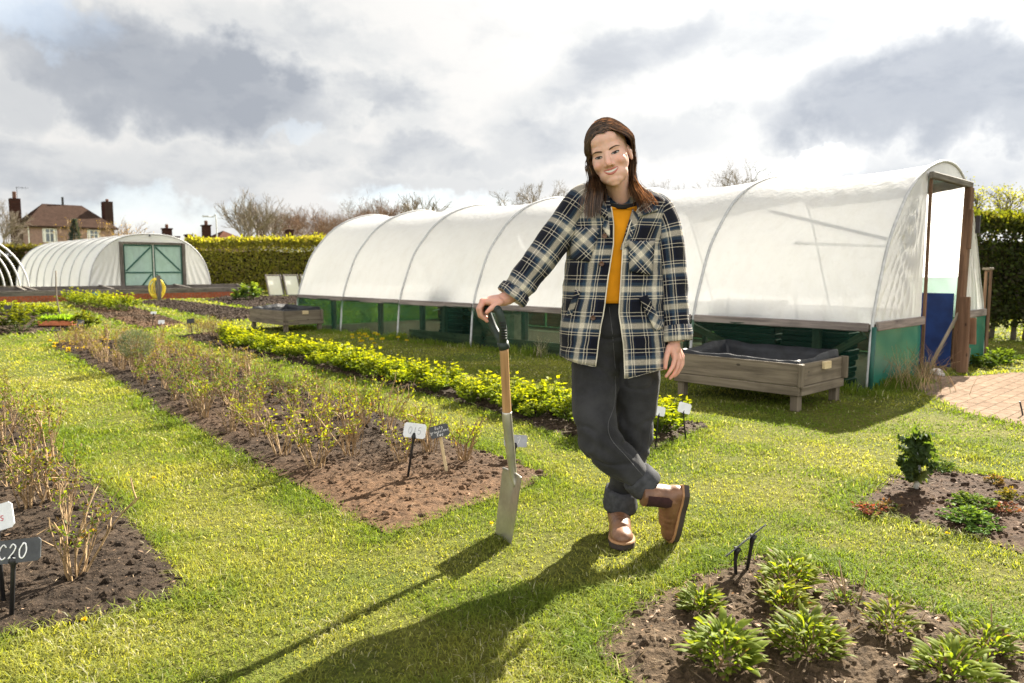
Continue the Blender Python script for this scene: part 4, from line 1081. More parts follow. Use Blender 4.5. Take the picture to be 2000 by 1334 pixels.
def lance(name, nl, hgt, w_, seed, tint=(.105, .155, .026), tip=(.25, .25, .03), leafl=.11, up_=1.0):
    """rosette of arching lance leaves with folded midribs"""
    g_ = np.random.default_rng(seed); V = []; F = []; C = []; nv = 0
    for k in range(int(nl * 2.5)):
        a = g_.uniform(0, 6.28); rad = g_.uniform(0, 1) ** .55; b = np.array([math.cos(a), math.sin(a), 0]) * rad * w_ * .55; L = leafl * .56 * g_.uniform(.6, 1.25); W = L * g_.uniform(.20, .32)
        od = np.array([math.cos(a + g_.normal(0, .5)), math.sin(a + g_.normal(0, .5)), 0]); el_ = g_.uniform(.9, 1.55) * (1 - .28 * rad); z0 = hgt * (1 - .6 * rad ** 2) * g_.uniform(.2, .85)
        p = b + [0, 0, z0]; ns = 6; tw = g_.normal(0, .4); sd = np.array([-od[1], od[0], 0]); sd = sd * math.cos(tw) + np.array([0, 0, math.sin(tw)])
        for i in range(ns + 1):
            t = i / ns; ang = el_ - 1.6 * t * g_.uniform(.7, 1.2) * (1 - .3 * rad); dv = od * math.cos(ang) + np.array([0, 0, math.sin(ang)]); up = np.cross(sd, dv)
            wd = W * (math.sin(math.pi * min(1, t * .92 + .06)) ** .8) * .5
            V += [p - sd * wd + up * wd * .35, p, p + sd * wd + up * wd * .35]; tt = np.clip(t * .8 + z0 / hgt * .35 - .3 + g_.normal(0, .05), 0, 1); c = np.array(tint) * (1 - tt) + np.array(tip) * 1.0 * tt
            if g_.random() < .03: c = np.array([.14, .06, .05])
            C += [c * .95, c * 1.15, c * .95]; p = p + dv * L / ns
        for i in range(ns):
            q = nv + i * 3; F += [[q, q + 1, q + 4, q + 3], [q + 1, q + 2, q + 5, q + 4]]
        nv += (ns + 1) * 3
    r = empty(name, (0, 0, 0)); mk('leaves', np.array(V), np.array(F), M['leaf'], r, True, C=np.array(C))
    p0 = np.zeros((7, 3)); p0[:, :2] = g_.normal(0, .02, (7, 2)); p1 = p0 + np.c_[g_.normal(0, .05, (7, 2)), g_.uniform(.05, .11, 7)]
    V, F = prisms(p0, p1, np.full(7, .003), np.full(7, .0018), 4); mk('stems', V, F, M['twig'], r, C=np.ones((len(V), 3))); return r


for i, (x, y, nl, hg, wd, ll, lb, tp) in enumerate([
        (1540, 1160, 95, .16, .17, .10, 'largest upright leafy clump right behind the two edge-on labels', (.26, .28, .03)), (1368, 1205, 85, .10, .10, .085, 'small narrow leaved tuft nearest to the boots in the near bed', (.20, .22, .03)),
        (1530, 1205, 60, .11, .11, .09, 'yellowish clump squeezed between two bigger clumps in the near bed', (.29, .27, .03)), (1575, 1290, 140, .15, .17, .09, 'broad dense clump in the centre of the near bed', (.20, .21, .03)),
        (1412, 1315, 110, .15, .15, .11, 'broad leaved clump at the front left of the near bed', (.23, .27, .035)), (1738, 1250, 60, .12, .13, .075, 'bronze tinged sparse clump by the right edge of the near bed', (.21, .17, .04)),
        (1925, 1295, 60, .12, .13, .085, 'dull green clump at the right end of the near bed', (.17, .18, .03)), (1650, 1190, 60, .05, .09, .05, 'low creeping dark clump under the tallest clump of the near bed', (.12, .16, .03)),
        (1862, 1345, 80, .13, .16, .10, 'bright clump cut off by the bottom edge at the right', (.24, .27, .03))]):
    o = lance('lupin_clump', nl, hg * .9, wd * .88, 80 + i, tip=tp, leafl=ll * .9); q = G(x, y); o.location = at(q[0], q[1], 'D') - np.array([0, 0, .01]); o.rotation_euler = (0, 0, i); tag(o, lb, 'plant', 'leafy clumps in the near bed')

# kale: knobbly stalk with a curled dark head and drooping pale leaves
kq = G(1788, 965); ka = empty('kale_plant', at(kq[0], kq[1], 'E'), 'tall curly dark green kale plant on the right bed', 'kale'); kb = np.array(ka.location)
g_ = np.random.default_rng(9); MB().tube([kb, kb + [.01, 0, .08], kb + [-.005, 0, .2]], [.014, .009], 7, sub=4).build('stalk', M['leaf_dull'], ka, True)
V = []; F = []; C = []; nv = 0
for cx, cz, sz, dk in [(-.055, .285, .055, 0), (.0, .30, .055, 0), (.03, .26, .06, 0), (.055, .22, .055, 0), (.0, .235, .06, 0), (-.045, .195, .06, .2), (.05, .17, .06, 0), (.0, .18, .065, .2), (-.085, .155, .05, 0), (-.1, .11, .04, .1), (.075, .14, .05, 0), (-.02, .13, .055, .5), (-.01, .08, .055, 1), (.02, .045, .05, 1), (-.09, .06, .03, .2), (.1, .15, .03, 0)]:
    for k in range(4):
        nr = unit(g_.normal(size=3) + [0, -.3, .4]); a = unit(np.cross(nr, g_.normal(size=3))); b = np.cross(nr, a); th = np.linspace(0, 2 * np.pi, 26, endpoint=False); rr_ = np.linspace(.05, 1, 5); sz_ = sz * .72; c0 = kb + np.array([cx * .72, g_.normal(0, .028), cz + .015]) * .80 + g_.normal(0, .010, 3)
        for ri in rr_:
            rf = sz_ * .85 * ri * (1 + .18 * np.sin(5 * th + k)); bump_ = sz_ * (.35 * ri ** 2 * np.sin(9 * th + 2 * k + 4 * ri) - .25 * ri ** 2); V.append(c0 + (rf * np.cos(th))[:, None] * a + (rf * np.sin(th))[:, None] * b + bump_[:, None] * nr)
            c = np.array([.050, .084, .026]) * (1 - dk) + np.array([.095, .125, .04]) * dk; C.append(np.tile(c * g_.uniform(.75, 1.3), (26, 1)))
        for i in range(4):
            for j in range(26): F.append([nv + i * 26 + j, nv + i * 26 + (j + 1) % 26, nv + (i + 1) * 26 + (j + 1) % 26, nv + (i + 1) * 26 + j])
        nv += 130
mk('leaves', np.vstack(V), np.array(F), M['leaf'], ka, True, C=np.vstack(C))
for i, (x, y, h, w_, ns, t, tp, lf, lb) in enumerate([
        (1695, 1003, .045, .13, 30, (.10, .05, .03), (.24, .045, .035), .03, 'patch of small reddish leaves at the left edge of the right bed'), (1735, 1000, .05, .10, 24, (.07, .10, .025), (.2, .06, .04), .03, 'mixed red and green seedlings beside the reddish patch'),
        (1885, 1028, .085, .17, 60, (.055, .105, .02), (.12, .18, .025), .035, 'low feathery green plant at the front of the right bed'), (1905, 1000, .075, .16, 50, (.055, .10, .02), (.13, .16, .03), .035, 'feathery green plant behind the front one in the right bed'),
        (1943, 955, .07, .06, 18, (.12, .085, .02), (.25, .14, .02), .03, 'small orange tipped shoot at the back of the right bed'), (1975, 985, .07, .10, 26, (.10, .10, .02), (.22, .16, .02), .03, 'orange green low clump at the picture edge of the right bed'),
        (1840, 925, .10, .12, 34, (.05, .085, .02), (.09, .13, .025), .035, 'dark green spill of leaves behind the kale'), (1960, 1010, .06, .1, 26, (.10, .05, .03), (.22, .06, .03), .03, 'red leaved seedlings at the far right of the right bed'), (1920, 1045, .05, .12, 30, (.05, .10, .02), (.11, .17, .03), .03, 'flat green seedling mat at the front right of the right bed')]):
    o = herb('seedling_clump', h * .6, w_ * .62, int(ns * .7), np.array(t) * 1.6, 120 + i, lf * .62, np.array(tp) * 1.5, 'leaf_dull'); q = G(x, y); o.location = at(q[0], q[1], 'E') - np.array([0, 0, .004]); tag(o, lb, 'plant')

# seed tray of young salad on the grass edge
q = at(*G(118, 640)[:2], 'F'); st = empty('seed_tray', q, 'orange seed tray full of bright green seedlings', 'tray')
ax = np.array([[1, 0, 0], [0, 1, 0], [0, 0, 1.]]); MB().box(q + [0, 0, .06], (.62, .36, .09), ax, bev=.012).build('tray', M['terracotta'], st)
MB().box(q + [0, 0, .106], (.58, .32, .006), ax).build('compost', M['black'], st)
g_ = np.random.default_rng(3); k = 260; pos = np.c_[g_.uniform(-.28, .28, k), g_.uniform(-.15, .15, k), np.full(k, .11)] + q; V, F = leafquads(np.repeat(pos, 3, 0), unit(g_.normal(size=(k * 3, 3)) * [1, 1, .4] + [0, 0, .9]), unit(g_.normal(size=(k * 3, 3)) + [0, -.6, .4]), g_.uniform(.06, .14, k * 3), np.full(k * 3, .045), .1)
mk('seedlings', V, F, M['leaf'], st, C=np.repeat(np.array([.14, .24, .03]) * g_.uniform(.7, 1.4, (k * 3, 1)), 4, 0))
q = at(*G(118, 622)[:2], 'F'); o = MB().tube([q, q + [-.06, 0, .5], q + [-.05, .02, 1.03]], [.017, .013], 6, sub=3).build('bamboo_cane', M['oldwood'], None, True); tag(o, 'upright bamboo cane standing in the far left bed', 'cane')

# dandelions, with a stalk, a ruff of petals
def dandelion(sz=.018):
    r = empty('dandelion', (0, 0, 0)); g_ = np.random.default_rng(2); k = 44; a = g_.uniform(0, 6.28, k); e = g_.uniform(.05, 1.0, k); dv = np.c_[np.cos(a) * np.cos(e), np.sin(a) * np.cos(e), np.sin(e)]
    V, F = leafquads(np.tile([0, 0, .038], (k, 1)), dv, unit(np.cross(dv, rdir(k))), np.full(k, sz), np.full(k, sz * .35), 0); mk('flower', V, F, M['petal'], r, C=np.repeat(np.array([.72, .56, .012]) * g_.uniform(.8, 1.1, (k, 1)), 4, 0))
    MB().tube([(0, 0, 0), (.003, 0, .037)], .0018, 5).build('stalk', M['leaf'], r); return r


dsp = [(165, 1222), (250, 935), (300, 942), (1850, 1050), (960, 1030)]
lbs = ['dandelion in the lawn between the spade and the long bed', 'dandelion at the foot of the left soil bed']
def dlab(x, y):
    return 'yellow dandelion flower alone in the mown lawn'
ds = plant_out([dandelion()], [tuple(G(x, y)[:2]) for x, y in dsp], None, dlab, 'dandelions scattered in the lawn', 'flower', .55, .8)
g_ = np.random.default_rng(8); spf = [tuple(G(g_.uniform(95, 215), g_.uniform(664, 692))[:2]) for _ in range(30)]
d2 = dandelion(.035); plant_out([d2], spf, None, 'yellow flower among the twigs at the far end of the middle bed', 'yellow flowers at the end of the middle bed', 'flower', .6, 1.2)
spf = [tuple(G(g_.uniform(668, 800), g_.uniform(656, 676))[:2]) for _ in range(22)]
d3 = dandelion(.03); plant_out([d3], spf, None, 'pale yellow flower in the shaded grass along the polytunnel', 'yellow flowers along the polytunnel', 'flower', .8, 1.5)

# dry grass tuft at the tunnel corner and weeds by the door
def tuft(q, k, h, w_, cols, lb, seed, name='dry_grass_tuft'):
    g_ = np.random.default_rng(seed); segp = []; segq = []; rr_ = []; cs = []
    for i in range(k):
        p = q + np.r_[g_.normal(0, w_ * .35, 2), 0]; dv = unit(np.r_[g_.normal(0, .3, 2), 1.0]); hh = h * g_.uniform(.35, 1.1); bend = np.r_[g_.normal(0, .28, 2), -.12]; c = cols[g_.integers(len(cols))]
        for j in range(5): p2 = p + dv * hh / 5; segp.append(p); segq.append(p2); rr_.append(.0026 * (1 - .16 * j)); cs.append(np.array(c) * g_.uniform(.7, 1.3)); p = p2; dv = unit(dv + bend * .5)
    V, F = prisms(np.array(segp), np.array(segq), np.array(rr_), np.array(rr_) * .85, 3); o = mk(name, V, F, M['dead'], None, C=np.repeat(np.array(cs), 6, 0)); tag(o, lb, 'grass tuft'); return o


tuft(TW(-.14, .55, 0), 170, .42, .42, [(.42, .30, .16), (.30, .22, .11), (.12, .14, .04)], 'dry straw coloured grass tuft at the near polytunnel corner', 1)
tuft(TW(-.12, 1.12, 0), 60, .40, .2, [(.36, .22, .12), (.2, .12, .07)], 'brown dead weed stalks at the foot of the door jamb', 2, 'dead_weed')
tuft(TW(3.9, -.10, 0), 60, .25, .12, [(.42, .34, .22), (.15, .17, .05)], 'pale dry grass tuft at the foot of the hoop beside the lovage', 3)
o = herb('leafy_weed', .16, .22, 40, (.05, .09, .02), 140, .05, (.10, .15, .03)); o.location = TW(-.25, 2.75, 0); tag(o, 'green leafy weed at the foot of the thick door post', 'plant')
o = herb('leafy_weed', .14, .3, 40, (.05, .09, .02), 141, .05, (.10, .15, .03)); o.location = TW(-.2, 3.35, 0); tag(o, 'green weed at the foot of the gate panel', 'plant')

# ------------------------------------------------------------------ plant labels
def plate(r, c, ux, uy, wd, hg, mat, name='plate', th=.004, cut=True):
    """flat plate with clipped corners; ux,uy its in-plane axes"""
    ux = unit(np.asarray(ux, float)); nz_ = unit(np.cross(ux, uy)); uy = np.cross(nz_, ux); a, b = wd / 2, hg / 2; q = min(wd, hg) * .12 if cut else min(wd, hg) * .02
    o2 = [(-a + q, -b), (a - q, -b), (a, -b + q), (a, b - q), (a - q, b), (-a + q, b), (-a, b - q), (-a, -b + q)]
    V = [c + x * ux + y * uy + s * th / 2 * nz_ for s in (1, -1) for x, y in o2]; F = [list(range(8)), list(range(15, 7, -1))] + [[i, i + 8, (i + 1) % 8 + 8, (i + 1) % 8] for i in range(8)]
    return mk(name, V, F, mat, r), ux, uy, nz_


GLY = {'C': [[(.9, .8), (.5, 1), (.1, .7), (.1, .3), (.5, 0), (.9, .15)]], '2': [[(.1, .75), (.4, 1), (.8, .8), (.6, .45), (.05, .05), (.3, .1), (.95, .02)]],
       '0': [[(.5, 1), (.1, .6), (.2, .1), (.6, 0), (.95, .4), (.8, .9), (.5, 1), (.35, .9)]], '1': [[(.5, 1), (.5, 0)]], '5': [[(.85, 1), (.25, 1), (.2, .55), (.6, .6), (.85, .3), (.5, 0), (.15, .08)]],
       '7': [[(.1, .95), (.85, 1), (.4, 0)], [(.3, .5), (.75, .5)]], 'R': [[(.15, 0), (.2, 1), (.7, .95), (.75, .65), (.25, .5), (.85, 0)]], 'Q': [[(.5, 1), (.2, .85), (.06, .5), (.2, .12), (.5, 0), (.8, .12), (.94, .5), (.8, .85), (.5, 1)], [(.6, .25), (.98, -.12)]],
       'u': [[(.1, .6), (.15, .1), (.5, 0), (.75, .6), (.85, 0)]], 't': [[(.45, .95), (.45, .1), (.7, .02)], [(.2, .62), (.75, .65)]], 'a': [[(.8, .6), (.3, .6), (.15, .2), (.5, 0), (.8, .5), (.9, 0)]],
       'g': [[(.8, .6), (.3, .6), (.2, .2), (.7, .15), (.8, .6), (.7, -.4), (.2, -.3)]], 'r': [[(.2, .6), (.25, 0)], [(.25, .4), (.5, .62), (.8, .55)]], 'v': [[(.1, .6), (.45, 0), (.85, .62)]], 'e': [[(.15, .3), (.8, .4), (.5, .65), (.15, .3), (.4, 0), (.85, .1)]],
       'o': [[(.5, .6), (.15, .3), (.5, 0), (.85, .3), (.5, .6)]], 'l': [[(.4, 1), (.4, .1), (.6, 0)]], 'n': [[(.15, .6), (.2, 0)], [(.2, .4), (.55, .62), (.8, .4), (.8, 0)]], 's': [[(.8, .55), (.3, .6), (.3, .35), (.7, .25), (.6, 0), (.15, .05)]], '-': [[(.2, .4), (.8, .4)]], '.': [[(.5, 0), (.55, .03)]]}


def scrawl(parent, c, ux, uy, nz_, text, hgt, mat, wid=.7, rad=.0016, slant=.12):
    m = MB(); cw = hgt * wid; x = -cw * len(text) / 2
    for ch in text:
        for st_ in GLY.get(ch, []):
            p = np.array([c + (x + (px_ * .8 + .1 + slant * py_) * cw) * ux + (py_ - .5) * hgt * uy + nz_ * .0028 for px_, py_ in st_])
            if len(p) > 2: p = smooth_path(p, 5)
            m.tube(p, rad, 5)
        x += cw
    if m.V: m.build('writing', M[mat], parent, True)


def sign(top, foot, wd, hg, pm, sm, label, tilt=0.0, face=(0, -1, .35), text=None, tsize=.6, tmat='chalk', trad=.0016, stake=.007, cat='sign', texts=None, key=None, yaw=0.0):
    foot = np.asarray(foot, float); top = np.asarray(top, float)
    r = empty('plant_label', foot, label, cat, 'plant labels on stakes')
    f = unit(np.asarray(face, float)); f = np.array([f[0] * math.cos(yaw) - f[1] * math.sin(yaw), f[0] * math.sin(yaw) + f[1] * math.cos(yaw), f[2]])
    ux = unit(np.cross([0, 0, 1.], f)); uy = np.cross(f, ux); ux, uy = ux * math.cos(tilt) + uy * math.sin(tilt), uy * math.cos(tilt) - ux * math.sin(tilt)
    pl, ux, uy, nz_ = plate(r, top, ux, uy, wd, hg, M[pm])
    neck = top - uy * hg * .46 - nz_ * .006
    if sm == 'lath': MB().beam(foot - [0, 0, .03], neck + uy * hg * .6 - nz_ * .004, .016, .006, up=nz_, bev=.001).build('stake', M['lath'], r)
    else: MB().tube([foot - [0, 0, .03], neck - (neck - foot) * .14, neck - (neck - foot) * .05, neck, neck + uy * hg * .3], [stake, stake, stake * 1.2, stake * 2.2, stake * 1.6], 6).build('stake', M[sm], r, True)
    for tx, dy, ts in (texts or ([(text, 0, tsize)] if text else [])): scrawl(pl, top + uy * dy * hg, ux, uy, nz_, tx, hg * ts, tmat, rad=trad)
    return r


def sg(px, py, fx, fy, wpx, hpx, pm, sm, label, key=None, **kw):
    ft_ = G(fx, fy); Y = ft_[1]; tp = P(px, py, Y); k = Y / FPX * 1.0
    if key: ft_[2] = bed_z(key, ft_[:1], ft_[1:2])[0]
    return sign(tp, ft_, wpx * k, hpx * k * 1.05, pm, sm, label, **kw)


sg(25, 1077, 22, 1215, 112, 44, 'slate', 'black', 'slate label reading C20 in white chalk in the left bed', 'C', tilt=.11, text='C20', tsize=.62, trad=.0021)
sg(-12, 1014, 8, 1190, 78, 50, 'whiteplate', 'black', 'white label with red lettering behind the C20 sign', 'C', tilt=.30, text='oots', tsize=.30, tmat='red', trad=.0012)
sg(810, 841, 795, 945, 44, 28, 'whiteplate', 'black', 'pale plate on a black stake reading Q15 faintly', 'A', tilt=-.12, text='Q15', tsize=.45, trad=.0011, tmat='greyplate')
sg(858, 842, 874, 928, 38, 23, 'slate', 'lath', 'small blackboard on a wooden lath reading Ruta graveolens Rue', 'A', tilt=.26, texts=[('Ruta', .28, .25), ('graveolens', .0, .22), ('Rue', -.28, .27)], trad=.0009)
sg(1007, 861, 1003, 905, 46, 23, 'greyplate', 'black', 'grey plate with a white 7 just behind the spade', None, tilt=-.04, text='-7', tsize=.6, trad=.0013)
sg(1337, 797, 1340, 862, 25, 20, 'whiteplate', 'black', 'blank white tag on a thin stake right of the woman\'s legs', 'B', tilt=-.28, stake=.005)
sg(1288, 803, 1279, 882, 22, 18, 'whiteplate', 'black', 'white tag half hidden behind the woman\'s leg', 'B', tilt=-.2, stake=.005)
sg(372, 627, 376, 655, 15, 9, 'black', 'black', 'small black label at the far end of the lovage row', None, tilt=.1)
sg(300, 611, 297, 638, 11, 5, 'whiteplate', 'black', 'tiny pale label standing in the distant pale bed', 'G')
sg(315, 629, 314, 638, 12, 8, 'whiteplate', 'black', 'tiny pale label lying low in the distant pale bed', 'G')
sg(111, 645, 117, 664, 16, 5, 'black', 'black', 'black label tipped forward in front of the seed tray', None, tilt=.1, face=(0, -.3, 1))
sg(157, 631, 155, 662, 14, 13, 'slate', 'black', 'slate label with chalk writing at the right of the seed tray', None, text='15', tsize=.45, trad=.002)
sg(15, 600, 17, 624, 15, 7, 'black', 'black', 'black label in the far left bed', 'F')
sg(187, 574, 187, 590, 13, 8, 'teal', 'black', 'teal label standing in front of the brick cold frame', None)
sg(151, 577, 153, 588, 10, 4, 'black', 'black', 'tiny black label before the cold frame beside the teal one', None)
for (a_, b_, c_, lb) in (((1441, 1068), (1438, 1133), (1426, 1079), 'nearer black label seen edge on in the near bed'), ((1472, 1043), (1457, 1122), (1488, 1028), 'farther black label seen edge on in the near bed')):
    ft_ = G(*b_); ft_[2] = bed_z('D', ft_[:1], ft_[1:2])[0]; tp = P(a_[0], a_[1], ft_[1]); r = empty('plant_label', ft_, lb, 'sign', 'plant labels on stakes')
    uxd = np.array([.75, 0, .62]); uyd = unit(tp - np.array([0, 0, CAM_H])) + np.array([0, .03, .02]); plate(r, tp, uxd, uyd, .11, .06, M['slate']); MB().tube([ft_ - [0, 0, .03], tp - [.008, 0, .05], tp - [0.004, 0, .02], tp + [.0, 0, -.004]], [.006, .0065, .009, .014], 6).build('stake', M['black'], r, True)
q = G(1998, 812); o = MB().tube([q, P(1992, 784, q[1])], .006, 5).build('thin_rod', M['black']); tag(o, 'thin black rod leaning at the edge of the brick path', 'rod')
# ------------------------------------------------------------------ beyond the garden: hedges, houses, trees
def hedge(name, a, b, th, h, cols, top, label, nleaf, ls, seed, zlo=0.0, rag=.12):
    g_ = np.random.default_rng(seed); r = empty(name, (*((np.array(a) + b) / 2)[:2], 0), label, 'hedge'); a = np.array([*a, 0.]); b = np.array([*b, 0.]); ax_ = unit(b - a); L = np.linalg.norm(b - a); sd = np.array([ax_[1], -ax_[0], 0])
    m = MB(); u = np.linspace(0, 1, int(L * 2) + 2); prof = [(-.10, zlo + .1), (-.12, h * .55), (-.1, h * .75), (-.03, h * .84), (.03, h * .84), (.1, h * .75), (.12, h * .55), (.10, zlo + .1)]
    V = np.array([[a + ax_ * L * t + sd * th * (p + .06 * math.sin(t * L * 3.1 + p * 5)) * .86 + UP * z * (.95 + .025 * math.sin(t * L * 2.3)) for p, z in prof] for t in u]); m.grid(V, C=(.020, .020, .010)).build('branches', M['leaf_dull'], r)
    k = nleaf; t = g_.random(k); f = g_.random(k); face = g_.random(k); x = np.where(face < .52, 1 - .55 * g_.random(k) ** 1.6, np.where(face < .62, -1.0, g_.uniform(-1, 1, k))); z = np.where(face < .62, zlo + (h - zlo) * f, h * (1.0 - .06 * g_.random(k))); rnd = np.clip((z / h - .82) / .18, 0, 1) * (face < .62)
    bul = .10 * n2(t * L, z, 1.1, 3, seed); x = x * (1 - .25 * rnd ** 2); topk = face >= .62
    pos = a + (ax_ * (t * L)[:, None]) + sd * ((x * th * .47 + bul * np.sign(x)) + g_.normal(0, .04, k))[:, None] + UP * (z + np.where(topk, rag * np.abs(g_.normal(0, 1, k)) * (.4 + np.clip(n2(t * L, 0 * t, .8, 3, seed + 1) + .3, 0, 1.4)) - h * .06 * (np.abs(x)) ** 3, 0))[:, None]
    dv = unit(g_.normal(size=(k, 3)) + UP * np.where(topk, 1.3, .2)[:, None] + sd * (x * .6)[:, None]); nr = rdir(k); Lf = ls * g_.uniform(.6, 1.3, k) * np.where(topk, 1.25, 1); V, F = leafquads(pos, dv, nr, Lf, Lf * .6, .1)
    cc = np.array(cols)[g_.integers(0, len(cols), k)]; pat = np.clip(.5 + n2(t * L, z, .9, 3, seed + 4), 0, 1)[:, None]; cc = cc * (1 - .5 * pat) + np.array(cols[0]) * .5 * pat; w_ = np.clip((pos[:, 2:3] / h - .86) / .12, 0, 1) * g_.uniform(.2, 1, (k, 1)) * np.clip(.55 + 1.1 * n2(t * L, z, 1.3, 3, seed + 7), .1, 1)[:, None]; cc = cc * (1 - w_) + np.array(top) * w_; cc *= g_.uniform(.65, 1.35, (k, 1))  # sunlit top put into the leaf colour near the crest
    mk('leaves', V, F, M['leaf'], r, C=np.repeat(cc, 4, 0)); return r


hedge('hedge', P(372, 500, 35)[:2], P(905, 500, 35)[:2], 1.3, 2.36, [(.21, .225, .03), (.27, .26, .04), (.20, .16, .08)], (.19, .195, .025), 'clipped privet hedge with sunlit yellow coloured into its top between the two polytunnels', 42000, .115, 1)
hedge('hedge', P(-140, 500, 44)[:2], P(120, 500, 44)[:2], 1.4, 2.3, [(.045, .048, .016), (.07, .06, .025)], (.13, .12, .03), 'dark clipped hedge seen through the bare hoop frame', 12000, .15, 2)
hr_ = hedge('hedge', P(1880, 500, 11.9)[:2], P(2420, 500, 11.0)[:2], 1.1, 1.84, [(.035, .052, .012), (.055, .075, .014), (.040, .035, .016)], (.10, .11, .018), 'tall dark leafy hedge with bare stems at the right edge', 36000, .064, 3, .22, .09)
m = MB(); g_ = np.random.default_rng(14); hb = P(1905, 500, 11.8); he_ = P(2420, 500, 11.0)
for i in range(16):
    t = i / 16 + g_.uniform(0, .04); q = np.array([hb[0] + (he_[0] - hb[0]) * t, hb[1] + (he_[1] - hb[1]) * t + g_.normal(0, .12), 0]); m.tube([q, q + [g_.normal(0, .06), 0, .35], q + [g_.normal(0, .08), 0, .72], q + [g_.normal(0, .12), 0, 1.2]], [.042, .026, .016], 6, sub=3)
m.build('stems', M['bark'], hr_, True)


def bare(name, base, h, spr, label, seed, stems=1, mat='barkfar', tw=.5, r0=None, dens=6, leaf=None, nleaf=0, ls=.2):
    g_ = np.random.default_rng(seed); r = empty(name, base, label, 'tree'); S = {'trunk': [], 'twigs': []}; tips = []
    def grow(p, dv, ln, rad, dep):
        ns = 3 if dep < 2 else 2
        for i in range(ns):
            dv = unit(dv + g_.normal(0, .10 + .03 * dep, 3) + [0, 0, .05]); e = p + dv * ln / ns; S['trunk' if dep < 2 else 'twigs'].append((p, e, rad * (1 - .25 * i / ns), rad * (1 - .25 * (i + 1) / ns))); p = e
            if dep < dens and (i > 0 or dep > 1) and g_.random() < .75: kid(p, dv, ln, rad, dep)
        if dep < dens:
            for _ in range(2): kid(p, dv, ln, rad, dep)
        else: tips.append(p)
    def kid(p, dv, ln, rad, dep):
        a = rdir_(g_); a = unit(a - dv * (a @ dv)); grow(p, unit(dv + a * g_.uniform(.35, .95) * spr + [0, 0, .10]), ln * g_.uniform(.55, .80), rad * g_.uniform(.5, .68), dep + 1)
    def rdir_(q): return unit(q.normal(size=3))
    rad = r0 or h * .022
    for s_ in range(stems):
        a = 2 * math.pi * s_ / max(1, stems) + g_.uniform(0, 1); ln_ = 0 if stems == 1 else .42; grow(np.array(base, float) + np.array([math.cos(a), math.sin(a), 0]) * (.25 if stems > 1 else 0), unit(np.array([math.cos(a) * ln_ * g_.uniform(.3, 1.2), math.sin(a) * ln_ * g_.uniform(.3, 1.2), 1.0])), h * (.36 if stems == 1 else .34), rad * (1 if stems == 1 else .62), 0)
    for nm in ('trunk', 'twigs'):
        q = S[nm]; A = np.array([x[0] for x in q]); B = np.array([x[1] for x in q]); ra = np.array([x[2] for x in q]); rb = np.array([x[3] for x in q]); mn = .004 * h / 8
        V, F = prisms(A, B, np.maximum(ra, mn * 1.5), np.maximum(rb, mn * 1.2), 5 if nm == 'trunk' else 3); pass
        if nm == 'twigs': S['top'] = np.percentile(V[:, 2], 98.5)
        S[nm + 'o'] = mk('trunk' if nm == 'trunk' else 'crown', V, F, M[mat], r, C=np.ones((len(V), 3)))
    if nleaf:
        tp = np.array(tips); pos = tp[g_.integers(0, len(tp), nleaf)] + g_.normal(0, ls, (nleaf, 3)); V, F = leafquads(pos, rdir(nleaf), rdir(nleaf), ls * g_.uniform(.4, 1, nleaf), ls * .5 * np.ones(nleaf), .1); mk('leaves', V, F, M['leaf'], r, C=np.repeat(np.array(leaf) * g_.uniform(.6, 1.4, (nleaf, 1)), 4, 0))
    k = h / max(.5, S['top'] - base[2])                # grow to the wanted height
    r.scale = (k, k, k); return r


M['barkrust'] = plain('russet_bark', (.16, .095, .058), .9, 0, .3, 1)


def ztop(py, Y): return P(1000, py, Y)[2]


def bt(name, px, pytop, Y, spr, label, seed, **kw):
    b = P(px, 560, Y); b[2] = 0; return bare(name, b, ztop(pytop, Y) , spr, label, seed, **kw)


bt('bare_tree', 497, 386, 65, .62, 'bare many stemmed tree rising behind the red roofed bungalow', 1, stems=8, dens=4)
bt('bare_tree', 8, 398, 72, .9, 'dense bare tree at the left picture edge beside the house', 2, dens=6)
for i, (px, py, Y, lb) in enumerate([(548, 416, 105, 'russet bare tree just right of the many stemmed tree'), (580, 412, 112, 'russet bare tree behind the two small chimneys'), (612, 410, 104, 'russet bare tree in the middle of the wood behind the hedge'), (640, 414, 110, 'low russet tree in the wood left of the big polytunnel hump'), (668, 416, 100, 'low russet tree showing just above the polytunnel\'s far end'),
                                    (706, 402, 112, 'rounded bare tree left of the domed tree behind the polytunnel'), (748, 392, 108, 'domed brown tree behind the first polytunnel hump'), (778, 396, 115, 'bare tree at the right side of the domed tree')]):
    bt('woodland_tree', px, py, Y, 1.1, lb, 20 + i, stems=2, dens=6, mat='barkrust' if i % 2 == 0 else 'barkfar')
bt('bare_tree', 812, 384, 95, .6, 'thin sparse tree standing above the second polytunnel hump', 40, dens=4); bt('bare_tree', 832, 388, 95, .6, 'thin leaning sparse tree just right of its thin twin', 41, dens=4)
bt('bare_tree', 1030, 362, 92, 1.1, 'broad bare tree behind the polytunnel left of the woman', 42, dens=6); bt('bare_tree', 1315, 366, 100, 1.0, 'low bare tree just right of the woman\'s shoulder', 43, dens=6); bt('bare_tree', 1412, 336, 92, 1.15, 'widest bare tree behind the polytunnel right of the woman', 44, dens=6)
bt('bare_tree', 1900, 358, 27, .8, 'hazy green budding tree right behind the polytunnel doorway', 45, dens=5, mat='bark', leaf=(.16, .17, .03), nleaf=1500, ls=.10); bt('bare_tree', 2010, 318, 22, 1.0, 'budding tree behind the right hedge with branches reaching in', 46, dens=6, mat='bark', leaf=(.13, .14, .03), nleaf=1600, ls=.08)
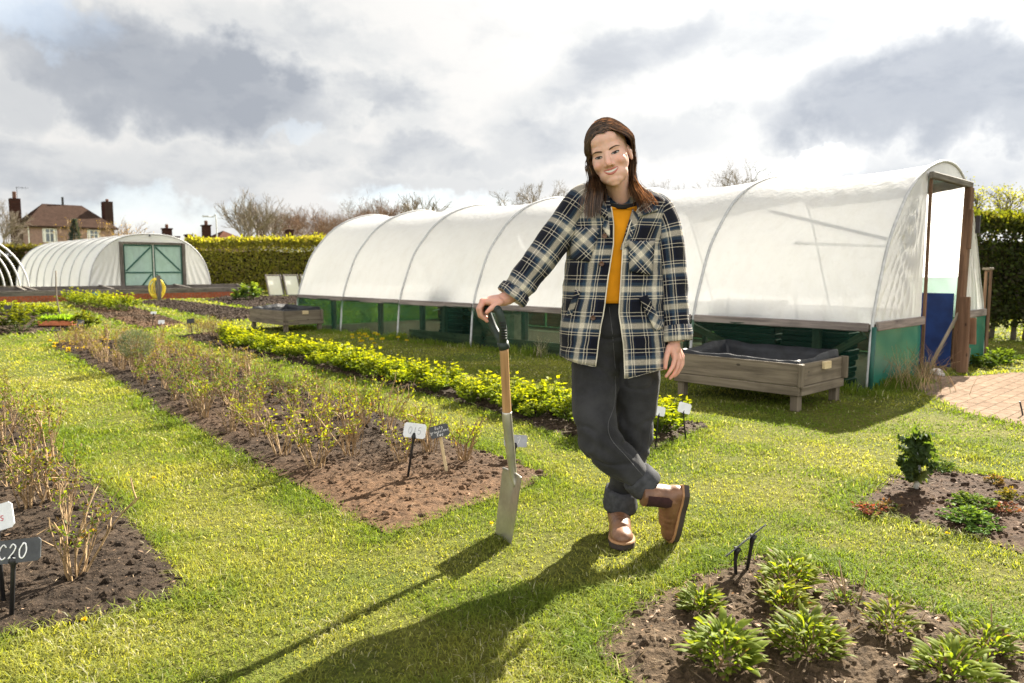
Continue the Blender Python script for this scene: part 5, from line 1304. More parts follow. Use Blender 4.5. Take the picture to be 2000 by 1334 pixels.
# golden wispy shrub and a blue spruce before the house
bt('wispy_shrub', 222, 436, 62, .8, 'wispy golden brown shrub in front of the pink house', 50, stems=7, dens=4, mat='twig', leaf=(.30, .20, .05), nleaf=500, ls=.10)
b = P(152, 560, 60); b[2] = 0; sp_ = empty('spruce_tree', b, 'small blue grey spruce in front of the pink house', 'tree'); H_ = ztop(428, 60); g_ = np.random.default_rng(6); MB().tube([b, b + UP * H_], [.12, .02], 6).build('trunk', M['bark'], sp_)
k = 4200; f = g_.random(k) ** 1.3; tier = (f * 11) % 1; rad = (1 - f) * 1.25 * (.55 + .45 * (1 - tier)) * g_.uniform(.3, 1, k) ** .5; a = g_.uniform(0, 6.28, k); pos = b + np.c_[rad * np.cos(a), rad * np.sin(a), .5 + f * (H_ - .5) - rad * .25]; V, F = leafquads(pos, unit(np.c_[np.cos(a), np.sin(a), g_.normal(0, .4, k)]), rdir(k), g_.uniform(.12, .3, k), np.full(k, .06), .1)
mk('crown', V, F, M['leaf_dull'], sp_, C=np.repeat(np.array([.055, .075, .070]) * g_.uniform(.6, 1.4, (k, 1)), 4, 0))


def roofmesh(par, o_, L, D, z0, z1, inset, over, mat, dax, nm='roof'):
    """hipped roof; o_ front left corner, along e_ then dax"""
    c = lambda t, s, z: o_ + t * e_ + s * dax + z * UP; A = [c(-over, -over, z0), c(L + over, -over, z0), c(L + over, D + over, z0), c(-over, D + over, z0)]; R0, R1 = c(inset, D / 2, z1), c(L - inset, D / 2, z1); m = MB(); Lt = L + 2 * over; sl = math.hypot(D / 2 + over, z1 - z0)
    m.add([A[0], A[1], R1, R0], [[0, 1, 2, 3]], [[0, 0, 0], [Lt, 0, 0], [Lt - inset, sl, 0], [inset, sl, 0]]); m.add([A[2], A[3], R0, R1], [[0, 1, 2, 3]], [[0, 0, 0], [Lt, 0, 0], [Lt - inset, sl, 0], [inset, sl, 0]])
    m.add([A[1], A[2], R1, R1], [[0, 1, 2, 3]], [[0, 0, 0], [D, 0, 0], [D / 2, sl, 0], [D / 2, sl, 0]]); m.add([A[3], A[0], R0, R0], [[0, 1, 2, 3]], [[0, 0, 0], [D, 0, 0], [D / 2, sl, 0], [D / 2, sl, 0]])
    lo = [p - UP * .16 for p in A]; m.add(A + lo, [[0, 1, 5, 4], [1, 2, 6, 5], [2, 3, 7, 6], [3, 0, 4, 7]]); m.add(lo, [[3, 2, 1, 0]]); return m.build(nm, mat, par)


def boxm(par, nm, c, t0, t1, s0, s1, z0, z1, mat, bev=.01, dax=d_):
    ax_ = np.array([e_, dax, UP]); m = MB(); m.box(c + (t0 + t1) / 2 * e_ + (s0 + s1) / 2 * dax + (z0 + z1) / 2 * UP, (t1 - t0, s1 - s0, z1 - z0), ax_, bev=bev); return m.build(nm, mat, par)


def window(par, c, t0, t1, z0, z1, s, lights=2):
    f = MB(); th_ = .07; mm = lambda a, b: f.beam(c + a[0] * e_ + a[1] * UP + s * d_, c + b[0] * e_ + b[1] * UP + s * d_, .06, th_)
    mm((t0, z0), (t1, z0)); mm((t0, z1), (t1, z1))
    for i in range(lights + 1): t = t0 + (t1 - t0) * i / lights; f.beam(c + t * e_ + (z0 + .04) * UP + (s - .003) * d_, c + t * e_ + (z1 - .04) * UP + (s - .003) * d_, .07, .06, up=d_)
    mm((t0, z0 + (z1 - z0) * .68), (t1, z0 + (z1 - z0) * .68)); w_ = f.build('window', M['cream'], par); q = [c + t0 * e_ + z0 * UP, c + t1 * e_ + z0 * UP, c + t1 * e_ + z1 * UP, c + t0 * e_ + z1 * UP]; mk('pane', [x + (s + .01) * d_ for x in q], [[0, 1, 2, 3]], M['glass'], w_)
    cu = MB()
    for a in (t0 + .08, t1 - .30): cu.beam(c + (a + .1) * e_ + (z0 + .06) * UP + (s + .004) * d_, c + (a + .1) * e_ + (z1 - .06) * UP + (s + .004) * d_, .2, .004, up=d_)
    cu.build('curtain', M['cream'], w_)


o0 = P(61, 560, 80); o0[2] = 0; hs = empty('house', o0, 'two storey pink rendered house with brown hipped roof behind the far polytunnel', 'house'); HL_, HD = 8.3, 7.0
boxm(hs, 'wall', o0, 0, HL_, 0, HD, 0, 5.62, M['render']); roofmesh(hs, o0, HL_, HD, 5.64, 8.25, 2.2, .42, M['rooftile'], d_)
for t0, t1 in ((1.35, 2.65), (5.65, 6.95)):
    window(hs, o0, t0, t1, 3.95, 5.35, -.05); window(hs, o0, t0, t1, 1.0, 2.4, -.05)
boxm(hs, 'chimney', o0, -.95, -.02, 2.4, 3.5, 0, 8.6, M['darkbrick']); boxm(hs, 'chimney_pot', o0, -.65, -.32, 2.75, 3.1, 8.61, 9.35, M['pot'], .05)
c2 = boxm(hs, 'chimney', o0, HL_ - .35, HL_ + .55, 1.6, 2.9, 5.0, 8.75, M['darkbrick']); boxm(hs, 'chimney_pot', o0, HL_ - .05, HL_ + .25, 2.0, 2.3, 8.76, 9.05, M['pot'], .05)
MB().tube([o0 + .05 * e_ - .08 * d_, o0 + .05 * e_ - .08 * d_ + 5.5 * UP], .06, 6).build('downpipe', M['cream'], hs)
m = MB(); aq = o0 - .2 * e_ + 3 * d_; m.tube([aq + 8.2 * UP, aq + 9.9 * UP], .025, 5).tube([aq + 9.8 * UP - .1 * e_, aq + 9.8 * UP + 1.1 * e_], .02, 5)
for t in (.2, .5, .8): m.tube([aq + 9.65 * UP + t * e_, aq + 9.95 * UP + t * e_], .012, 4)
m.build('aerial', M['darkmetal'], hs); boxm(hs, 'ridge_vent', o0, 4.1, 4.3, 3.4, 3.6, 8.2, 9.1, M['darkmetal'])


def bungalow(px0, px1, Y, zw, zr, label, roof, inset, chims, wall='render'):
    o_ = P(px0, 560, Y); o_[2] = 0; u = (px1 - 1000) / FPX; L = (u * o_[1] - o_[0]) / (e_[0] - u * e_[1]); r = empty('bungalow', o_, label, 'house'); boxm(r, 'wall', o_, 0, L, 0, 6, 0, zw, M[wall]); roofmesh(r, o_, L, 6, zw + .01, zr, inset, .3, M[roof], d_)
    for t, w_, z1, pot in chims:
        boxm(r, 'chimney', o_, L * t - w_ / 2, L * t + w_ / 2, 2.2, 3.1, zw, z1, M['darkbrick']); boxm(r, 'chimney_cap', o_, L * t - w_ / 2 - .07, L * t + w_ / 2 + .07, 2.13, 3.17, z1 + .002, z1 + .13, M['darkbrick'])
        if pot: boxm(r, 'chimney_pot', o_, L * t - .14, L * t + .14, 2.5, 2.78, z1 + .133, z1 + .55, M['pot'], .06)
    window(r, o_, L * .3, L * .3 + 1.3, 1.0, 2.2, -.05); return r


bungalow(425, 505, 70, 3.3, 4.75, 'red tiled bungalow roof with a chimney behind the hedge', 'redtile', 2.0, [(.05, .55, 5.1, True)]); bungalow(384, 424, 74, 3.3, 4.15, 'low brown roof left of the red tiled bungalow', 'rooftile', .6, [(.2, .45, 4.4, False)])
bungalow(326, 371, 76, 3.0, 3.9, 'hidden bungalow whose tall chimney shows right of the far polytunnel door', 'rooftile', .6, [(.52, .75, 5.15, True), (.93, .4, 4.35, False)]); bungalow(524, 606, 82, 3.6, 4.5, 'low grey roofed house with two chimneys behind the hedge\'s yellow tips', 'rooftile', .8, [(.12, .6, 5.5, True), (.80, .6, 5.4, True)], 'cream')
q = P(427, 560, 68); q[2] = 0; lp = empty('street_lamp', q, 'thin street lamp post above the bungalow chimney', 'lamp'); zt = ztop(424, 68); MB().tube([q, q + UP * (zt - .2), q + UP * zt - .25 * e_, q + UP * zt - .7 * e_], [.06, .04], 6, sub=3).build('post', M['galv'], lp); MB().box(q + UP * (zt + .02) - .95 * e_, (.5, .2, .12), np.array([e_, d_, UP])).build('lamp_head', M['galv'], lp)
# ------------------------------------------------------------------ the woman with the spade
def fin(V, F): return np.asarray(V, float), np.asarray(F, int)


def capsule(a, b, ra, rb, n=14, flat=None):
    a = np.asarray(a, float); b = np.asarray(b, float); d = unit(b - a); ref = np.array([0, 0, 1.]) if abs(d[2]) < .9 else np.array([1., 0, 0])
    x = unit(np.cross(d, ref)); y = np.cross(d, x); th = np.linspace(0, 2 * np.pi, n, endpoint=False); rows = []
    for e in np.linspace(-np.pi / 2 + .05, 0, 5): rows.append(a + d * ra * math.sin(e) + ra * math.cos(e) * (np.cos(th)[:, None] * x + np.sin(th)[:, None] * y))
    for e in np.linspace(0, np.pi / 2 - .05, 5): rows.append(b + d * rb * math.sin(e) + rb * math.cos(e) * (np.cos(th)[:, None] * x + np.sin(th)[:, None] * y))
    return closed(np.array(rows))


def closed(rows):                                     # closed loft: rings plus end caps
    m, n = rows.shape[:2]; V = rows.reshape(-1, 3); i, j = np.meshgrid(np.arange(m - 1), np.arange(n), indexing='ij'); j2 = (j + 1) % n
    F = np.stack([i * n + j, i * n + j2, (i + 1) * n + j2, (i + 1) * n + j], -1).reshape(-1, 4); k = len(V); V = np.vstack([V, rows[0].mean(0), rows[-1].mean(0)]); q = np.arange(n); q2 = (q + 1) % n
    return V, np.vstack([F, np.stack([q2, q, np.full(n, k), np.full(n, k)], -1), np.stack([(m - 1) * n + q, (m - 1) * n + q2, np.full(n, k + 1), np.full(n, k + 1)], -1)])


def ellipsoid(c, r, ax=None, n=22):
    ax = np.eye(3) if ax is None else ax; th = np.linspace(.06, np.pi - .06, n // 2 + 3)[:, None]; ph = np.linspace(0, 2 * np.pi, n, endpoint=False)[None]
    q = np.stack([np.sin(th) * np.cos(ph) * r[0], np.sin(th) * np.sin(ph) * r[1], np.cos(th) * r[2] + 0 * ph], -1); return closed(np.asarray(c) + q @ ax)


def tubepath(pts, rad, n=20, sub=5, asp=None, side=None):
    p = smooth_path(pts, sub); m = len(p); r = np.interp(np.linspace(0, 1, m), np.linspace(0, 1, len(rad)), rad); A, B = frames(p); th = np.linspace(0, 2 * np.pi, n, endpoint=False)
    return closed(p[:, None] + r[:, None, None] * (np.cos(th)[None, :, None] * A[:, None] + np.sin(th)[None, :, None] * B[:, None]))


def join(parts):
    V = []; F = []; k = 0
    for v, f in parts: V.append(v); F.append(f + k); k += len(v)
    return np.vstack(V), np.vstack(F)


def remesh(parts, voxel, it=3):
    V, F = join(parts); tri = F[:, 2] == F[:, 3]; me = bpy.data.meshes.new('tmp'); me.from_pydata(V.tolist(), [], [list(f[:3]) if t else list(f) for f, t in zip(F, tri)]); me.update()
    ob = bpy.data.objects.new('tmp', me); COL.objects.link(ob); md = ob.modifiers.new('r', 'REMESH'); md.mode = 'VOXEL'; md.voxel_size = voxel; md.adaptivity = 0
    ev = ob.evaluated_get(bpy.context.evaluated_depsgraph_get()); m2 = ev.to_mesh(); v = np.empty(len(m2.vertices) * 3); m2.vertices.foreach_get('co', v); v = v.reshape(-1, 3)
    ls = np.empty(len(m2.polygons), int); m2.polygons.foreach_get('loop_total', ls); lv = np.empty(len(m2.loops), int); m2.loops.foreach_get('vertex_index', lv)
    f = lv.reshape(-1, 4) if (ls == 4).all() else None; ev.to_mesh_clear(); bpy.data.objects.remove(ob); bpy.data.meshes.remove(me)
    return lap(v, f, it), f


def lap(v, f, it, k=.5):
    e = np.vstack([f[:, [0, 1]], f[:, [1, 2]], f[:, [2, 3]], f[:, [3, 0]]]); n_ = len(v); deg = np.bincount(e[:, 0], minlength=n_) + np.bincount(e[:, 1], minlength=n_)
    for _ in range(it):
        s = np.stack([np.bincount(e[:, 0], v[e[:, 1], c], n_) + np.bincount(e[:, 1], v[e[:, 0], c], n_) for c in range(3)], -1); v = v * (1 - k) + k * s / np.maximum(deg, 1)[:, None]
    return v


def vnorm(v, f):
    nf = np.cross(v[f[:, 2]] - v[f[:, 0]], v[f[:, 3]] - v[f[:, 1]]); out_ = np.zeros_like(v)
    for c in range(4): np.add.at(out_, f[:, c], nf)
    return unit(out_)


# materials of the figure
def skinmat():
    m, n = newmat('skin'); c = attr(n, 'C'); co = n.n('ShaderNodeTexCoord').outputs['Object']; f = n.noise(co, 60, 4); f2 = n.noise(co, 420, 2)
    c = n.mix(n.rng(f, .3, .7), n.vm('SCALE', c, scale=.94), n.vm('SCALE', c, scale=1.05))
    out(n, pbsdf(n, c, .48, 0, .4, f2, .12, .001, **{'Subsurface Weight': .22, 'Subsurface Radius': (.012, .004, .0025), 'Subsurface Scale': .6})); return m


def denim():
    m, n = newmat('charcoal_denim'); co = n.n('ShaderNodeTexCoord').outputs['Object']; f = n.noise(co, 7, 5, .6); f2 = n.noise(n.vm('MULTIPLY', co, (900, 900, 260)), 1.0, 2); sp = n.noise(co, 300, 2)
    c = n.mix(n.rng(f, .3, .72), (.020, .020, .022), (.044, .044, .047)); c = n.mix(n.m('MULTIPLY', n.rng(f2, .5, .75), .3), c, (.055, .055, .06)); out(n, pbsdf(n, c, .9, 0, .15, n.m('ADD', f2, sp), .35, .002, **{'Sheen Weight': .06, 'Sheen Roughness': .5})); return m


def plaid():
    m, n = newmat('plaid_wool'); p = attr(n, 'P'); co = n.n('ShaderNodeTexCoord').outputs['Object']
    wob = n.noise(co, 60, 2); sp = n.n('ShaderNodeSeparateXYZ', {0: p}); NV, SL, CR, DK_ = (.005, .006, .013), (.030, .054, .090), (.60, .54, .45), (.010, .014, .031)
    def stripes(x, per):
        t = n.m('FRACT', n.m('ADD', n.m('DIVIDE', x, per), n.m('MULTIPLY', wob, .012)))
        return n.ramp(t, [(0, NV), (.27, DK_), (.33, CR), (.355, DK_), (.40, CR), (.425, SL), (.50, (.15, .16, .165)), (.53, CR), (.67, (.15, .16, .165)), (.70, SL), (.78, DK_), (.86, CR), (.882, NV), (.96, CR), (.98, NV)], 'CONSTANT')
    a = stripes(sp.outputs[0], .138); b = stripes(sp.outputs[1], .138); tw = n.n('ShaderNodeTexWave', {'Vector': n.vm('MULTIPLY', p, (1, 1, 1)), 'Scale': 190.0, 'Distortion': 1.5, 'Detail': 1.0}, bands_direction='DIAGONAL').outputs[1]
    c = n.mix(n.m('ADD', .34, n.m('MULTIPLY', tw, .32)), a, b); fz = n.noise(co, 260, 3, .7); c = n.mix(n.rng(fz, .2, .8), n.vm('SCALE', c, scale=.72), n.vm('SCALE', c, scale=1.25)); 
    out(n, pbsdf(n, c, .95, 0, .12, fz, .5, .003, **{'Sheen Weight': .05, 'Sheen Roughness': .6})); return m


def leather():
    m, n = newmat('tan_leather'); co = n.n('ShaderNodeTexCoord').outputs['Object']; f = n.noise(co, 16, 5, .62); f2 = n.noise(co, 140, 3)
    c = n.mix(n.rng(f, .3, .72), (.115, .050, .024), (.215, .104, .052)); c = n.mix(n.m('MULTIPLY', n.rng(n.noise(co, 38, 4), .56, .72), .5), c, (.28, .155, .10)); out(n, pbsdf(n, c, n.m('ADD', .34, n.m('MULTIPLY', f, .2)), 0, .5, n.m('ADD', f2, f), .22, .003)); return m


M['skin'] = skinmat(); M['denim'] = denim(); M['denimlight'] = plain('denim_reverse', (.052, .053, .058), .9, 0, .25, 40, .3, .15); M['plaid'] = plaid(); M['leather'] = leather()
M['hair'] = leafmat('brown_hair', (2.2, 1.7, 1.15), .30, .03, .35)
M['tee'] = plain('mustard_cotton', (.68, .27, .008), .85, 0, .08, 14, .2, .2); M['rib'] = plain('black_ribbing', (.012, .011, .012), .85)
M['gusset'] = plain('elastic', (.035, .012, .012), .9, 0, .2, 60); M['sole'] = plain('rubber_sole', (.045, .032, .028), .7); M['welt'] = plain('welt', (.33, .17, .075), .6)
M['eyewhite'] = plain('eye_white', (.36, .33, .31), .3); M['iris'] = plain('iris', (.022, .015, .011), .2); M['lash'] = plain('lash', (.012, .009, .008), .8); M['brow'] = plain('brow', (.085, .046, .03), .9)
M['lip'] = plain('lips', (.46, .15, .125), .35, 0, .08, 60); M['teeth'] = plain('teeth', (.60, .56, .50), .25, 0, .03); M['button'] = plain('horn_button', (.10, .045, .025), .35); M['thread'] = plain('stitching', (.085, .085, .09), .9)

# head frame: facing the camera, leaning to her right
HO = P(1184.6, 302.5, 2.775); fdir = unit(np.array([-.262, -1, -.10])); up0 = unit(UP - fdir * (UP @ fdir)); ex0 = np.cross(up0, fdir); TH = R(16.5)
HX = ex0 * math.cos(TH) + up0 * math.sin(TH); HZ = up0 * math.cos(TH) - ex0 * math.sin(TH); HY = fdir; HAX = np.array([HX, HY, HZ]); HS = 1.0


def HL(x, y, z): return HO + HS * (x * HX + y * HY + z * HZ)


def tohead(v): return (v - HO) @ HAX.T / HS


he = lambda c, r: ellipsoid(HL(*c), np.array(r) * HS, HAX, 26)
hc = lambda a, b, ra, rb: capsule(HL(*a), HL(*b), ra * HS, rb * HS)
body = [he((0, -.098, .033), (.073, .092, .088)), he((0, -.060, -.022), (.0675, .060, .070)), he((0, -.052, -.068), (.0545, .050, .042)), he((0, -.034, -.090), (.035, .032, .024)), he((0, -.0215, -.1045), (.018, .015, .0125)),
        he((.0365, -.033, -.029), (.0255, .0255, .022)), he((-.0365, -.033, -.029), (.0255, .0255, .022)), he((0, -.036, .024), (.054, .030, .030)), he((0, -.043, .055), (.054, .038, .040)),
        hc((0, -.010, .006), (0, .0150, -.033), .0086, .0108), he((.0125, .001, -.0375), (.0072, .0095, .0070)), he((-.0125, .001, -.0375), (.0072, .0095, .0070)), he((0, -.027, -.062), (.034, .022, .022)),
        he((.0735, -.100, -.010), (.0085, .017, .030)), he((-.0735, -.100, -.010), (.0085, .017, .030))]
nk0, nk1 = P(1219, 405, 2.955), HL(0, -.095, -.055)
body += [capsule(nk1, nk0, .050, .053, 20), capsule(HL(0, -.078, -.07), P(1214, 394, 2.915), .034, .038, 18), ellipsoid(P(1210, 455, 2.955), (.150, .082, .165)), capsule(P(1160, 392, 2.95), P(1268, 396, 2.95), .045, .045), ellipsoid(P(1200, 570, 2.955), (.125, .085, .16)), ellipsoid(P(1200, 640, 2.965), (.12, .075, .08))]


def limb(pts, rad): return tubepath([P(*q) for q in pts], rad, 14, 4)


body += [limb([(1137, 400, 2.94), (1065, 492, 2.91), (1005, 570, 2.885), (981, 586, 2.873)], [.045, .038, .030, .026]), limb([(1285, 408, 2.94), (1308, 520, 2.92), (1316, 620, 2.90), (1316, 668, 2.885)], [.042, .037, .029, .025])]
body += [limb([(1161, 700, 2.945), (1161, 785, 2.90), (1168, 848, 2.85), (1222, 909, 2.852), (1250, 936, 2.858)], [.04, .035, .03]), limb([(1243, 700, 2.97), (1241, 785, 2.98), (1235, 862, 2.995), (1213, 975, 3.05)], [.04, .035, .03])]


def finger(pts, r0, r1):
    q = [P(*p) for p in pts]; n_ = len(q); return [capsule(q[i], q[i + 1], r0 + (r1 - r0) * i / (n_ - 1), r0 + (r1 - r0) * (i + 1) / (n_ - 1), 12) for i in range(n_ - 1)]


# gripping hand: wrist, palm, thumb in front, fingers closed over the bar
W1 = (981, 586, 2.873); body += [capsule(P(*W1), P(960, 588, 2.862), .024, .022), capsule(P(972, 588, 2.848), P(944, 589, 2.838), .017, .012), capsule(P(972, 587, 2.862), P(942, 588, 2.857), .017, .012), capsule(P(972, 587, 2.876), P(942, 589, 2.877), .016, .0115), capsule(P(972, 589, 2.885), P(945, 592, 2.896), .015, .011)]
body += finger([(944, 589, 2.836), (936.5, 603, 2.830), (940, 616, 2.836), (951, 627, 2.846)], .0098, .0072) + finger([(942, 588, 2.858), (934, 603, 2.856), (937, 617, 2.862), (948, 624, 2.872)], .0100, .0074) + finger([(943, 589, 2.878), (936, 603, 2.880), (940, 615, 2.886), (950, 620, 2.892)], .0092, .007) + finger([(946, 592, 2.898), (940, 604, 2.900), (944, 613, 2.904), (952, 616, 2.908)], .0082, .0062)
body += finger([(977, 590, 2.845), (964, 598, 2.826), (957, 604, 2.818), (951, 610, 2.815)], .0135, .0080)
# relaxed hand: palm, four unequal curled fingers, thumb from the side of the palm
body += [capsule(P(1316, 666, 2.885), P(1317, 682, 2.88), .023, .024), capsule(P(1313, 678, 2.872), P(1318, 699, 2.862), .017, .0115), capsule(P(1317, 678, 2.880), P(1325, 701, 2.876), .017, .0115), capsule(P(1320, 678, 2.888), P(1330, 700, 2.890), .016, .0105), capsule(P(1321, 677, 2.896), P(1333, 697, 2.903), .014, .010)]
body += finger([(1318, 699, 2.861), (1314, 716, 2.852), (1307, 727, 2.848), (1301, 735, 2.849)], .0098, .0068) + finger([(1325, 701, 2.875), (1322, 719, 2.868), (1316, 731, 2.866), (1309, 739, 2.868)], .0098, .0068) + finger([(1330, 700, 2.889), (1329, 717, 2.884), (1324, 728, 2.882), (1317, 735, 2.884)], .0092, .0064) + finger([(1333, 697, 2.902), (1333, 712, 2.899), (1329, 721, 2.897), (1324, 727, 2.897)], .0082, .0058)
body += finger([(1308, 677, 2.868), (1303, 692, 2.853), (1300.5, 706, 2.846), (1299.5, 719, 2.843)], .0128, .0075)
bv, bf = remesh(body, .0022, 5)
hl = tohead(bv); nrm = vnorm(bv, bf)
for sx_ in (-1, 1):                                   # eye sockets
    dd = np.sqrt(((hl[:, 0] - sx_ * .031) / .0175) ** 2 + ((hl[:, 2] + .001) / .0115) ** 2); k = np.exp(-dd ** 2) * (hl[:, 1] > -.05) * .0068; bv = bv - k[:, None] * HY
    dd = np.sqrt(((hl[:, 0] - sx_ * .029) / .008) ** 2 + ((hl[:, 2] + .047) / .013) ** 2); k = np.exp(-dd ** 2) * (hl[:, 1] > -.05) * .0032; bv = bv - k[:, None] * HY   # smile folds
base = np.array([.62, .375, .295]); C = np.tile(base, (len(bv), 1)); hl = tohead(bv); front = (hl[:, 1] > -.09) & (np.abs(hl[:, 0]) < .1) & (hl[:, 2] > -.13) & (hl[:, 2] < .14)
for cx in (-.04, .04):
    k = np.exp(-((hl[:, 0] - cx) / .018) ** 2 - ((hl[:, 2] + .030) / .016) ** 2) * front; C += k[:, None] * np.array([.01, -.05, -.04])
k = np.exp(-(hl[:, 0] / .012) ** 2 - ((hl[:, 2] + .034) / .012) ** 2) * front; C += k[:, None] * np.array([.01, -.05, -.04])
k = np.exp(-(np.abs(np.abs(hl[:, 0]) - .0080) / .0028) ** 2 - ((hl[:, 2] + .0455) / .0022) ** 2) * front; C *= 1 - .22 * k[:, None]  # nostril shade painted into the skin colour
hd = (bv[:, 2] < 1.0); C[hd] *= np.array([.97, .86, .84])
for q in ((1300, 719, 2.84), (951, 627, 2.846), (951, 610, 2.815), (1301, 735, 2.85), (944, 589, 2.83)): dq = np.linalg.norm(bv - P(*q), axis=1); k = np.exp(-(dq / .012) ** 2); C += k[:, None] * np.array([.02, -.05, -.04])
PLOC = np.array([.50, 2.98, 0.])
person = mk('person', bv - PLOC, bf, M['skin'], None, True, C=np.clip(C, .02, .9)); person.location = tuple(PLOC)
tag(person, 'woman in a plaid jacket and charcoal jeans leaning on a spade with her legs crossed', 'person')
sk = BVHTree.FromPolygons(bv.tolist(), bf.tolist())


def face_at(x, z, off=.0006):
    o_ = HL(x, .12, z); hit = sk.ray_cast(Vector(o_), Vector(-HY)); y = (np.array(hit[0]) - HO) @ HY if hit[0] is not None else -.02
    return HL(x, y + off, z)


def fpatch(name, rows, off, mat, parent=person, smooth=True):  # rows of (x,z) face coordinates
    rows = np.array(rows); V = np.array([[face_at(x, z, off) for x, z in r_] for r_ in rows]); return MB().grid(V).build(name, mat, parent, smooth)


for sx_, nm in ((-1, 'l'), (1, 'r')):
    u = np.linspace(-1, 1, 15); xs = sx_ * .0310 + u * .0142; tl = .0012 * u * sx_; upz = .0036 * (1 - u ** 2) ** .75 - .0006 + tl; loz = -.0034 * (1 - u ** 2) ** .9 - .0010 + tl
    eye = fpatch('eye', [[(x, a + (b - a) * t) for x, a, b in zip(xs, loz, upz)] for t in (0, .5, 1)], .0010, M['eyewhite'])
    ui = np.linspace(-.42, .42, 9); xi = sx_ * .0310 - .001 + ui * .0142; uu = (xi - sx_ * .031) / .0142; zc = np.sqrt(np.maximum(0, 1 - (ui / .43) ** 2)) * .0052
    a_ = np.maximum(-.0034 * (1 - uu ** 2) ** .9 - .0010, -zc); b_ = np.minimum(.0036 * (1 - uu ** 2) ** .75 - .0006, zc)
    fpatch('iris', [[(x, a + (b - a) * t) for x, a, b in zip(xi, a_, b_)] for t in (0, .5, 1)], .0016, M['iris'], eye)
    fpatch('eyelash', [list(zip(xs, upz - .0006)), list(zip(xs + sx_ * .0008, upz + .0025 + .0005 * (u * sx_ > .2)))], .0020, M['lash'])
    fpatch('eyelash', [list(zip(xs, loz - .0007)), list(zip(xs, loz + .0003))], .0016, M['brow'])
    t = np.linspace(0, 1, 14); xb = sx_ * (.0125 + .040 * t); zb = .0150 + .0075 * np.sin(np.pi * np.clip(t * .86, 0, 1)) ** 1.0 * (.5 + .5 * t) + .0005; th_ = (.0048 * (1 - t) ** .5 + .0006) * np.clip(t / .16 + .25, 0, 1)
    fpatch('eyebrow', [list(zip(xb, zb - th_ * .6)), list(zip(xb, zb)), list(zip(xb, zb + th_ * .6))], .0016, M['brow'])
u = np.linspace(-1, 1, 23); xm = u * .0265; q = 1 - u ** 2; zt = -.0525 - .0040 * q; zb = -.0525 - .0120 * q; zo = zt + .0068 * q ** .45 - .0012 * np.exp(-(u / .12) ** 2); zl = zb - .0088 * q ** .5
fpatch('teeth', [[(x, a + (b - a) * t) for x, a, b in zip(xm, zb + .001 * q, zt)] for t in (0, .5, 1)], .0008, M['teeth'])
xo = u * .0282
V = [[face_at(x, a + (b - a) * t, .0010 + .0016 * math.sin(math.pi * t) * c) for x, a, b, c in zip(xm + (xo - xm) * t, zt, zo, q ** .5)] for t in np.linspace(0, 1, 5)]; MB().grid(np.array(V)).build('lip', M['lip'], person, True)
V = [[face_at(x, a + (b - a) * t, .0010 + .0024 * math.sin(math.pi * t) * c) for x, a, b, c in zip(xm + (xo - xm) * t, zb, zl, q ** .5)] for t in np.linspace(0, 1, 5)]; MB().grid(np.array(V)).build('lip', M['lip'], person, True)

# ---- hair: a close cap and many strands sweeping from the parting, behind one ear, over the shoulders
hc0 = np.array([.0, -.098, .036]); hr0 = np.array([.0795, .099, .098])


def scalp(side, t, psi, lift=1.0):
    """t 0 at the front hairline .. 1 at the nape, psi 0 at the parting .. 1 at the side"""
    part = .012 * (1 - t); a = psi * R(102); ad = psi * 102; yh = np.interp(ad, [0, 50, 75, 92, 102], [.905, .76, .64, .42, .06]) if side > 0 else np.interp(ad, [0, 53, 102], [.905, .77, .62])
    yy = yh + (-.95 - yh) * t; rr_ = np.sqrt(1 - yy ** 2); x = side * np.sin(a) * rr_; z = np.cos(a) * rr_
    if side > 0: lift = lift + .09 * math.exp(-((psi - .78) / .2) ** 2) + .22 * math.exp(-((psi - .90) / .2) ** 2 - ((t - .12) / .26) ** 2)
    return hc0 + np.array([x * hr0[0] * lift + part * (1 - psi), yy * hr0[1] * lift, z * hr0[2] * lift])


